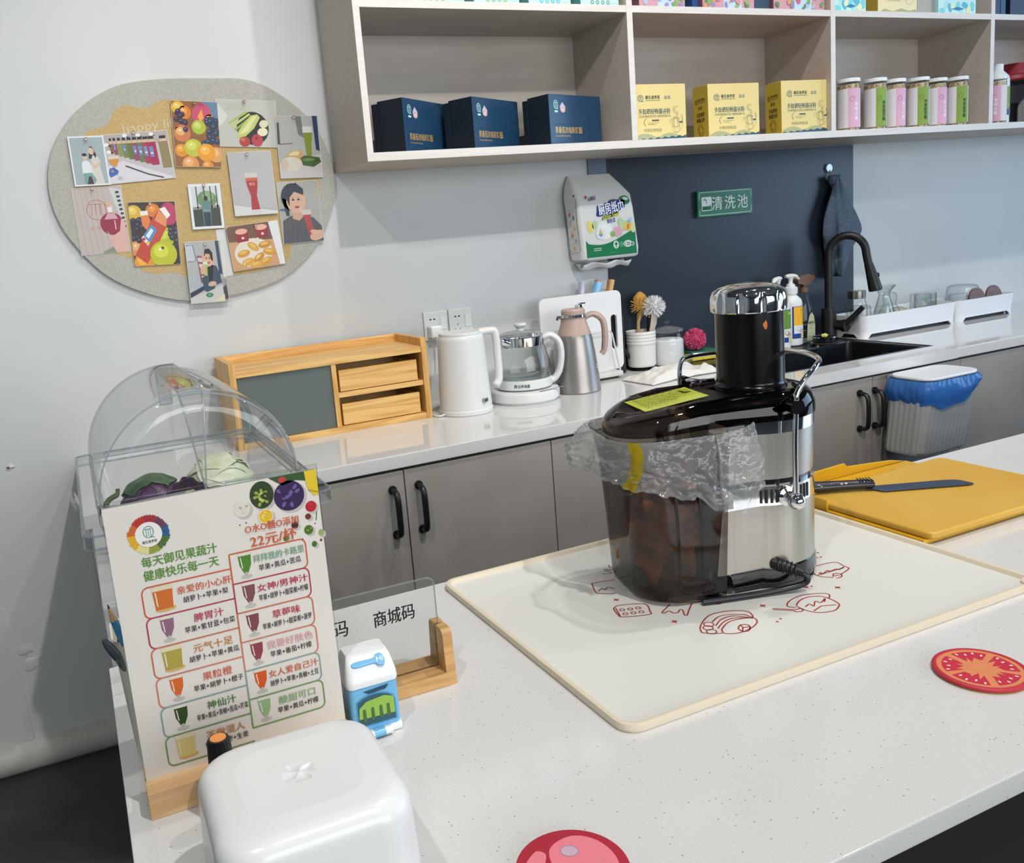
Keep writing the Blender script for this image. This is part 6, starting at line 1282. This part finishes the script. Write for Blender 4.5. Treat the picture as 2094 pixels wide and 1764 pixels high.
def a_bottles(cv, w, h):
    bgd(cv, w, h, '#b9b4b8'); C = Clip(cv, w, h); C.p([(-1, .35), (-1, 1), (1, 1), (1, .55)], '#a9a2a0', 2); C.p([(-1, -1), (-1, -.3), (-.5, -.1), (.95, -.95), (.9, -1)], '#cfcbd2', 2); C.ln([(-.45, -.32), (.2, -.75), (.65, -.95)], .004, '#3f3a40', 3)
    for x, y in ((-.9, .6), (-.85, .3), (.1, .9), (.5, .9), (-.3, .92)): C.e(x, y, .1, .07, '#e4e2e0', 3); C.e(x+.08, y-.06, .05, .03, '#4a6a86', 4)
    for i in range(11):
        f = i/10; x = -.80+1.50*f**1.15; y1 = .86-.06*f; hh = .62+.72*f; bw = .045+.085*f; c = ['#7a5a44', '#8a3f50', '#7c8a4a', '#6a7a3c', '#5f6a32', '#8c3a60', '#5c6f44', '#a0204f', '#9a1a48', '#8a7a50', '#8a7a50'][i]
        if i == 9: continue
        C.p([(x, y1-hh), (x-.02, y1-.24), (x+bw*.3, y1-.12), (x+bw*1.6, y1-.12), (x+bw*2, y1-.24), (x+bw*2.1, y1-hh)], c, 4+i); C.p([(x-.01, y1-.24), (x+bw*.3, y1-.12), (x+bw*1.6, y1-.12), (x+bw*2, y1-.24)], '#c9b28f', 5+i); C.p([(x+bw*.25, y1-.12), (x+bw*.25, y1), (x+bw*1.7, y1), (x+bw*1.7, y1-.12)], '#1c1c20', 5+i)
        if i in (1, 3, 5, 6, 7, 8): C.p([(x+.01, y1-hh*.72), (x, y1-hh*.36), (x+bw*1.1, y1-hh*.36), (x+bw*1.1, y1-hh*.72)], '#6a7fb4', 5+i); C.p([(x+.03, y1-hh*.62), (x+.03, y1-hh*.56), (x+bw*.9, y1-hh*.56), (x+bw*.9, y1-hh*.62)], '#d9dee8', 6+i)
    C.p([(-.92, .02), (-.60, .02), (-.66, -.20), (-.72, -.32), (-.80, -.32), (-.88, -.18)], '#c88a3c', 16); C.p([(-.92, .12), (-.60, .12), (-.60, 0), (-.92, 0)], '#d6c4b4', 17); C.ln([(-.76, -.32), (-.68, -.75)], .0016, '#d9dde0', 17); C.e(-.66, -.80, .10, .06, '#b0b4ba', 17); C.p([(-.98, -.6), (-.94, -.38), (-.80, -.34), (-.68, -.5), (-.72, -.62), (-.95, -.74)], '#2a5fae', 18); C.e(-.86, -.5, .06, .05, '#c9785a', 19)
def a_fruits(cv, w, h):
    bgd(cv, w, h, '#8a5a2c'); C = Clip(cv, w, h); C.p([(.3, 1), (.1, .55), (1, .4), (1, 1)], '#5f7f9a', 2)
    fruit(C, -.72, .80, .20, '#d9a83a', '#e6c25a', 3); fruit(C, -.45, .66, .20, '#d97a22', '#e89a44', 3); C.e(.28, .62, .30, .34, '#c44a6c', 4); C.p([(.1, .55), (.3, .78), (.36, .5), (.2, .38)], '#e2a04a', 6); C.p([(.0, .9), (.3, .98), (.45, .85)], '#a8365a', 6)
    grapes(C, -.62, .42, 12, .085, '#2c2238', '#6a6286', 5, 1, .2, .3); fruit(C, .12, .22, .22, '#a9b83a', '#c4d05a', 5); fruit(C, .62, .46, .16, '#d98a2c', '#e6a04a', 4); grapes(C, .60, .06, 30, .095, '#26324c', '#5f6f92', 7, 2, .32, .40); fruit(C, -.62, .02, .26, '#c9764a', '#dfae6a', 6); fruit(C, -.70, -.5, .2, '#d98a22', '#e8a43c', 5)
    fruit(C, -.18, -.42, .28, '#b8bc34', '#d0d25a', 9); fruit(C, .38, -.56, .28, '#e0961c', '#eeb03c', 12); fruit(C, .80, -.62, .24, '#d99a5a', '#e6b67a', 9); fruit(C, -.35, -.92, .26, '#d98f4a', '#e6ac6a', 11); fruit(C, .4, -.98, .18, '#d9862c', '#e6a04a', 14)
def a_celery(cv, w, h):
    bgd(cv, w, h, '#b9b9b2'); C = Clip(cv, w, h); cv.text('今日份的饮品', -.32*w/2, .80*h/2, .009, '#a9b08e', 2, 'c', w*.3); cv.text('苹果芹菜苦瓜汁', -.28*w/2, .62*h/2, .009, '#a9b08e', 2, 'c', w*.42)
    C.p([(-1, .95), (-.62, .30), (-.82, -.05), (-1, -.2)], '#cdccc2', 2); C.e(.18, -.20, .72, .72, '#1d2126', 3, 0, 32)
    for k in range(4): x = -.62+.10*k; C.ln([(x, -.02-.14*k), (x+.62, .50-.08*k)], .006, ['#9db356', '#b4c46c', '#8aa548', '#a6ba60'][k], 4+k)
    C.p([(-.38, -.62), (-.30, -.3), (.12, .35), (.36, .42), (.44, .28), (.22, -.2), (-.12, -.6)], '#b9c26a', 8); C.p([(-.30, -.50), (.2, .32), (.34, .34), (.0, -.35)], '#d2d79a', 9); C.e(.55, .0, .2, .17, '#d6cfae', 9, .3); C.e(.5, -.35, .24, .18, '#e0d8b8', 10, .2); C.e(-.12, -.78, .24, .22, '#a8342c', 11); C.e(.30, -.72, .26, .27, '#b03a40', 12); C.e(.28, -.62, .06, .05, '#6a2a22', 13); C.e(-.18, -.7, .1, .08, '#c96a4a', 12)
def a_green(cv, w, h):
    bgd(cv, w, h, '#a9aaa8'); C = Clip(cv, w, h); C.p([(.72, 1), (.78, -.1), (.95, -.15), (.95, 1)], '#243a5c', 2); C.p([(-.1, 1), (.0, .4), (.25, .3), (.2, 1)], '#6a6f6a', 2); C.p([(-1, -.5), (1, -.25), (1, -1), (-1, -1)], '#c2bfbf', 2); C.ln([(-.9, .1), (-.3, .12)], .003, '#7a5f50', 3); C.p([(-1, .1), (-.95, .8), (-.85, .8), (-.88, .1)], '#3a3f42', 2)
    C.p([(.22, .66), (.66, .66), (.66, .45), (.22, .45)], '#d0d2ca', 4); C.p([(.24, .46), (.66, .46), (.58, .05), (.56, -.30), (.30, -.30), (.28, .05)], '#7c8a1e', 5); C.p([(-.72, -.28), (-.4, -.12), (.1, -.1), (.12, -.3), (.0, -.48), (-.5, -.42)], '#c29a5a', 5); C.p([(-.6, -.26), (-.3, -.14), (.0, -.14), (-.1, -.28)], '#d6cd9a', 6); C.e(-.45, -.55, .36, .24, '#d2c9bb', 6); C.e(-.75, -.55, .13, .2, '#c9b9a4', 7); C.p([(.0, -.35), (.2, -.28), (.9, -.35), (.98, -.5), (.6, -.66), (.1, -.6)], '#3a5a22', 7); C.e(.4, -.42, .2, .05, '#6a8a3a', 8)
def a_redbottle(cv, w, h):
    bgd(cv, w, h, '#b8aca8'); C = Clip(cv, w, h)
    for k in range(6): C.ln([(-.9+.22*k, 1), (-.75+.24*k, -1)], .001, '#a0928e', 2)
    C.p([(.5, .98), (.98, .9), (1, -.2), (.85, -.1)], '#c4c4c6', 2)
    for k in range(9): C.p([(.74+.02*k, .85-.13*k), (.74+.02*k, .78-.13*k), (.90+.015*k, .79-.13*k), (.88+.015*k, .86-.13*k)], '#3a3638', 4)
    C.ln([(-.10+.42*math.cos(q), .32+.30*math.sin(q)) for q in [2*PI*i/24 for i in range(25)]], .0022, '#b07a64', 3)
    for x in (-.30, -.14, .02): C.ln([(x-.02, .16), (x, .50)], .0018, '#b07a64', 3)
    C.ln([(-.40, .50), (.06, .50)], .0018, '#b07a64', 3); C.ln([(.06, .15), (.08, .5), (.24, .48), (.24, .2)], .0018, '#b07a64', 3)
    for x in (-.4, -.15, .08): C.e(x, -.22, .06, .05, '#bb9284', 3)
    C.p([(.30, .42), (.52, .44), (.50, .16), (.34, .16)], '#ddd9d6', 5); C.p([(.28, .5), (.50, .52), (.50, .40), (.30, .38)], '#cfa68e', 6); C.e(.42, -.12, .34, .34, '#8c1836', 6, 0, 26); C.p([(.14, .02), (.7, .02), (.58, .2), (.3, .2)], '#c99aa4', 7); C.ln([(.55, -.02), (.55, -.3)], .003, '#d9a6b0', 8)
    C.p([(.18, -.32), (.32, -.52), (.70, -.36), (.82, .02), (.98, -.1), (.9, -.5), (.98, -1), (.45, -1), (.30, -.75)], '#d2a79c', 7); C.p([(-.1, -.95), (.4, -.8), (.5, -1), (-.1, -1)], '#7a8a72', 6)
def a_fruitbottle(cv, w, h):
    bgd(cv, w, h, '#2e2420', ); C = Clip(cv, w, h)
    fruit(C, -.80, .68, .24, '#d0a832', '#e0c25a', 2); fruit(C, .02, .74, .22, '#d0721c', '#e08f3c', 2); C.e(.70, .62, .28, .36, '#b0365c', 3); grapes(C, -.75, .1, 16, .09, '#241c30', '#5a5470', 3, 5, .25, .4); fruit(C, .42, -.12, .32, '#a6b422', '#c4cc44', 4); grapes(C, .85, -.2, 14, .10, '#2a2436', '#6a6480', 6, 6, .15, .5); fruit(C, -.8, -.45, .25, '#d0864a', '#dfa46a', 4); fruit(C, -.55, -.90, .32, '#d9901c', '#e6aa3c', 6)
    C.p([(-.54, .72), (-.20, .74), (-.20, .60), (-.52, .58)], '#e2ded8', 8); C.p([(-.52, .60), (-.20, .60), (-.12, .42), (-.30, .10), (-.50, .28)], '#d87a3a', 7); C.p([(.30, .78), (.55, .84), (.76, .58), (.60, .46)], '#e6e2dc', 12); C.p([(.28, .74), (.60, .48), (.58, .25), (.1, -.35), (-.45, -.95), (-.92, -.66), (-.5, -.1), (-.05, .48)], '#b83e28', 9); C.p([(.28, .74), (.60, .48), (.52, .2), (.05, .42)], '#d98a5a', 10)
    C.p([(-.52, -.06), (-.12, .30), (.12, .12), (-.26, -.30)], '#4a86b8', 11); C.p([(-.40, -.06), (-.14, .18), (-.04, .10), (-.28, -.15)], '#d6dfe6', 12); C.p([(-.60, -.12), (-.50, -.05), (-.26, -.28), (-.34, -.38)], '#dcdcdc', 13); C.e(-.5, -.16, .06, .05, '#b8323c', 14); C.e(-.34, -.28, .06, .05, '#d9b83a', 14); fruit(C, .30, -.66, .42, '#b4b81c', '#ccd03c', 15); C.e(.28, -.46, .05, .05, '#5a4a1c', 18)
def a_back(cv, w, h):
    bgd(cv, w, h, '#c9cfd2'); C = Clip(cv, w, h); C.e(.1, .35, .5, .42, '#6a8a5a', 2); C.e(.2, .5, .3, .25, '#86a474', 3)
    for x in (-.62, -.05, .42, .85): C.ln([(x, 1), (x, -.1)], .003, '#3a4a4a', 4)
    C.p([(-1, -.12), (1, -.05), (1, -1), (-1, -1)], '#353c36', 3); C.p([(-1, -.02), (1, .05), (1, -.08), (-1, -.16)], '#8a8a7c', 4); C.p([(-.30, -.98), (-.32, -.05), (-.28, .22), (-.08, .32), (.14, .32), (.30, .2), (.32, -.05), (.28, -.98)], '#5f7f80', 5); C.p([(-.24, -.98), (-.26, -.3), (.26, -.3), (.24, -.98)], '#24353e', 6); C.e(.02, .40, .10, .12, '#2a211c', 7); C.ln([(-.26, -.2), (.26, -.2)], .002, '#8aa6a4', 7)
def a_redglass(cv, w, h):
    bgd(cv, w, h, '#a3a4a6'); C = Clip(cv, w, h); C.p([(-1, 1), (1, 1), (1, -.86), (-1, -.66)], '#aeaeb0', 2); C.p([(-1, -1), (-1, -.66), (1, -.92), (1, -1)], '#cccccc', 3); C.p([(-.34, .34), (.26, .34), (.22, .14), (-.32, .14)], '#c4c2c0', 4); C.p([(-.33, .16), (.24, .16), (.20, -.10), (.12, -.40), (.20, -.84), (-.20, -.84), (-.16, -.40), (-.28, -.1)], '#a32a30', 5); C.p([(-.33, .18), (.24, .18), (.23, .08), (-.32, .08)], '#c4583a', 6); C.p([(-.22, -.84), (.22, -.84), (.24, -.93), (-.22, -.93)], '#c9c4c4', 6); cv.text('御见', -.04*w/2, -.02*h/2, .008, '#d9c4b4', 7)
def face_(C, x, y, rx, ry, hair, l, sk='#d2a88e'):
    C.e(x, y, rx, ry, sk, l); C.ln([(x-rx*.6, y+ry*.22), (x-rx*.2, y+ry*.24)], .0012, '#3a2a26', l+1); C.ln([(x+rx*.2, y+ry*.24), (x+rx*.6, y+ry*.22)], .0012, '#3a2a26', l+1); C.e(x-rx*.4, y+ry*.08, rx*.16, rx*.09, '#2c2220', l+1, 0, 8); C.e(x+rx*.4, y+ry*.08, rx*.16, rx*.09, '#2c2220', l+1, 0, 8); C.ln([(x+rx*.05, y+ry*.05), (x+rx*.1, y-ry*.22)], .0008, '#b58a72', l+1); C.e(x+.02, y-ry*.5, rx*.26, rx*.12, '#a8323c', l+1, 0, 10)
def a_drink(cv, w, h):
    bgd(cv, w, h, '#a3a39e'); C = Clip(cv, w, h); C.p([(-1, 1), (-1, .5), (-.4, .7), (0, 1)], '#b4b4b0', 2); C.p([(-1, .15), (-.7, .15), (-.7, .05), (-1, .08)], '#44648a', 2)
    C.e(-.30, .50, .40, .46, '#232a3a', 3); C.p([(-.82, .5), (-.7, -.1), (-.55, -.1), (-.5, .4)], '#1f2432', 3); C.p([(-.98, -1), (-.9, -.25), (-.5, -.1), (.2, -.12), (.6, -.2), (.98, -.5), (1, -1)], '#4a4a50', 4)
    for k in range(7): C.ln([(-.85+.22*k, -1), (-.75+.2*k, -.25)], .0012, '#5f5f64', 5)
    C.p([(-.42, .1), (-.4, -.2), (-.1, -.28), (.12, -.15), (.1, .1)], '#c99e84', 5); face_(C, -.16, .38, .33, .42, 0, 7); C.p([(-.62, .45), (-.5, .9), (-.1, .96), (.25, .75), (.22, .55), (-.2, .68), (-.45, .5), (-.5, .2)], '#202636', 10); C.ln([(-.02, .15), (.10, -.1)], .0014, '#e0e0e0', 11)
    C.p([(.06, .02), (.52, .02), (.46, -.2), (.62, -.85), (.34, -.88), (.16, -.3)], '#a83a3a', 11); C.p([(.02, .08), (.52, .06), (.50, -.1), (.08, -.1)], '#c9c0ba', 12); C.e(.72, -.8, .28, .16, '#d0a48a', 13, .3); C.e(.6, -.68, .16, .07, '#d6ac94', 14, -.2)
def a_dump(cv, w, h):
    bgd(cv, w, h, '#c2976a'); C = Clip(cv, w, h); C.p([(-1, .9), (-.98, .3), (.7, .2), (.8, 1), (-.9, 1)], '#6a4a3a', 2); C.p([(.62, 1), (.80, -1), (1, -1), (1, 1)], '#d6d6d8', 12); C.e(-.12, -.30, .88, .66, '#d9cfc4', 3, 0, 30)
    for x, y in ((-.45, .52), (.32, .60)): C.p([(x-.26, y+.16), (x+.26, y+.16), (x+.22, y-.26), (x-.20, y-.28)], '#8a1c28', 5); C.e(x, y+.20, .28, .13, '#dfa892', 6); C.e(x+.02, y-.10, .07, .06, '#e0c4b8', 7)
    for k, (x, y, r) in enumerate(((-.5, -.28, .2), (-.1, -.02, -.7), (.35, .0, .1), (.48, -.35, -.3), (-.4, -.68, .3), (.05, -.55, .6), (.3, -.75, .4), (-.1, -.85, .1))): C.e(x, y, .30, .16, ['#c8902c', '#d09c3a', '#bd8422'][k % 3], 7+k % 4, r); C.e(x-.02, y+.05, .18, .06, '#dcb45a', 11, r)
    for x, y in ((.12, .32), (-.55, -.75), (.02, -.48)): C.e(x, y, .05, .05, '#ecdf8a', 12, .4, 5)
def a_woman(cv, w, h):
    bgd(cv, w, h, '#a8abaa'); C = Clip(cv, w, h); C.p([(-1, .92), (-.62, .92), (-.52, .38), (-1, .38)], '#b9bec2', 2); C.ln([(-.98, .88), (-.62, .90), (-.52, .38), (-.95, .36)], .002, '#3a5490', 3); C.p([(.55, 1), (.62, -.1), (.80, -.1), (.72, 1)], '#2a3f5a', 2); C.p([(.80, 1), (.84, -.2), (1, -.2), (1, 1)], '#cfcfcb', 2); C.p([(-1, -.1), (-.2, .0), (-.2, -.5), (-1, -.66)], '#a4adb4', 2); C.p([(-1, -.66), (-.1, -.40), (-.1, -.54), (-1, -.82)], '#23314a', 3); C.p([(-1, -1), (-1, -.82), (.75, -.45), (.75, -1)], '#c2c2be', 4); C.p([(.72, -.25), (1, -.25), (1, -1), (.72, -1)], '#8f9290', 3); C.p([(.74, -.55), (.92, -.45), (1, -.9), (.8, -.95)], '#3a3f42', 4); C.p([(.2, -1), (.8, -.75), (.8, -1)], '#d4cfae', 5)
    C.p([(-.48, .55), (-.10, .52), (-.22, -.35), (-.38, -.35)], '#8a4f50', 3)
    for k in range(4): C.p([(-.44+.04*k, .48-.2*k), (-.16, .46-.2*k), (-.18, .33-.2*k), (-.42+.04*k, .35-.2*k)], '#cdc6c0', 4)
    C.p([(-.22, -.62), (-.34, -.2), (-.1, -.1), (.02, .16), (.30, .22), (.50, .18), (.66, -.1), (.72, -.38), (.35, -.45), (.30, -.56), (-.1, -.66)], '#34485c', 6); C.p([(.02, .14), (.22, .24), (.36, .2), (.22, -.3), (.05, -.3)], '#16181c', 7); C.p([(.08, .16), (.10, .34), (.30, .34), (.32, .18)], '#cfa288', 7); face_(C, .10, .42, .20, .25, 0, 8); C.p([(-.12, .48), (-.02, .74), (.20, .76), (.36, .62), (.36, .34), (.26, .38), (.2, .58), (.0, .6)], '#17181c', 11); C.p([(-.18, .28), (.04, .28), (.0, -.12), (-.14, -.12)], '#a3b55a', 12); C.p([(-.20, .34), (.05, .34), (.04, .24), (-.18, .24)], '#d4d8c0', 13); C.e(-.20, .08, .09, .13, '#d0a48c', 13); C.e(.2, -.40, .14, .08, '#d0a48c', 12, .2); C.e(.0, -.76, .12, .075, '#2f7a4c', 7); C.e(.0, -.76, .07, .04, '#5f9a78', 8)
def a_blank(cv, w, h): bgd(cv, w, h, '#cfd2d4')
PH = [('printed photo of a woman and a boy in white clothes', -.225, 1.685, .088, .126, 0, 2, a_mother, '#d9dee2', .004),
 ('printed photo of a long row of capped juice bottles', -.100, 1.690, .170, .126, -.045, 1, a_bottles, '#d9dcdd', .001),
 ('printed photo of mixed fruit with dark grapes and a dragon fruit', .058, 1.742, .124, .174, .06, 2, a_fruits, '#c9c4b4', .001),
 ('printed photo of celery, melon and apples on a black plate', .200, 1.766, .168, .126, .06, 1, a_celery, '#d0d2cc', .001),
 ('printed photo of a tall green juice beside cut yam and a cucumber', .340, 1.697, .126, .172, .02, 2, a_green, '#cfd0cd', .001),
 ('printed photo of a hand holding a round bottle of red juice', -.218, 1.532, .124, .174, 0, 0, a_redbottle, '#cfc9c6', .001),
 ('printed photo of two juice bottles lying among fruit', -.088, 1.487, .122, .170, .04, 1, a_fruitbottle, '#b9b4a4', .001),
 ('small bordered photo of a person seen from behind at a window', .058, 1.550, .087, .122, .02, 2, a_back, '#d9dee2', .007),
 ('printed photo of a tall glass of red juice on grey', .194, 1.604, .122, .174, .0, 3, a_redglass, '#cfd0d0', .001),
 ('printed photo of a person in a grey sweater sipping red juice', .322, 1.516, .122, .174, .0, 1, a_drink, '#cfcfc8', .001),
 ('printed photo of fried dumplings and two cups of red juice', .180, 1.432, .150, .124, -.06, 3, a_dump, '#d9dadb', .0005),
 ('printed photo of a person in a dark cardigan drinking green juice', .036, 1.372, .106, .170, .03, 4, a_woman, '#cfd0cd', .001),
 ('blank white print mostly hidden behind the dumplings photo', .092, 1.420, .034, .130, .02, 0, a_blank, '#d4d6d8', .001)]
for lb, cx, cz, w2, h2, rot, ly, art, bc, bw in PH: photo(lb, cx, cz, w2, h2, rot, ly, art, bc, bw)
PINS = [('woman and boy', -.225, 1.739, 2), ('bottle row', -.105, 1.752, 1), ('mixed fruit', .062, 1.822, 2), ('celery plate', .198, 1.824, 1), ('green juice', .332, 1.778, 2), ('round red bottle', -.228, 1.614, 0), ('lying bottles', -.090, 1.566, 1), ('person seen from behind', .058, 1.606, 2), ('tall red juice', .186, 1.682, 3), ('grey sweater', .320, 1.597, 1), ('fried dumplings', .186, 1.487, 3), ('dark cardigan', .040, 1.447, 4)]
PC = clear('pin_plastic', (.93, .86, .84), .03, 1.5, .15, '#e8d0ca')
pin0 = None
for nm, x, z, ly in PINS:
    y = -.0134-.0024*ly-.0006; lb = 'clear push pin at the top of the %s photo' % nm
    if pin0 is None:
        pin0 = thing('push_pin', lb, 'push pin', (x, y, z), 0, 'clear push pins on the pinboard'); M = Matrix.Rotation(PI/2, 4, 'X')
        B().lathe([(.0048, .002), (.0050, .003), (.0030, .0045), (.0026, .009), (.0042, .0125), (.0042, .014), (0, .0142)], PC, n=16, M=M).build('head', pin0); B().lathe([(.0006, 0), (.0006, .0025)], CHROME, n=8, M=M).build('needle', pin0)
    else: dup(pin0, (x, y, z), None, lb)
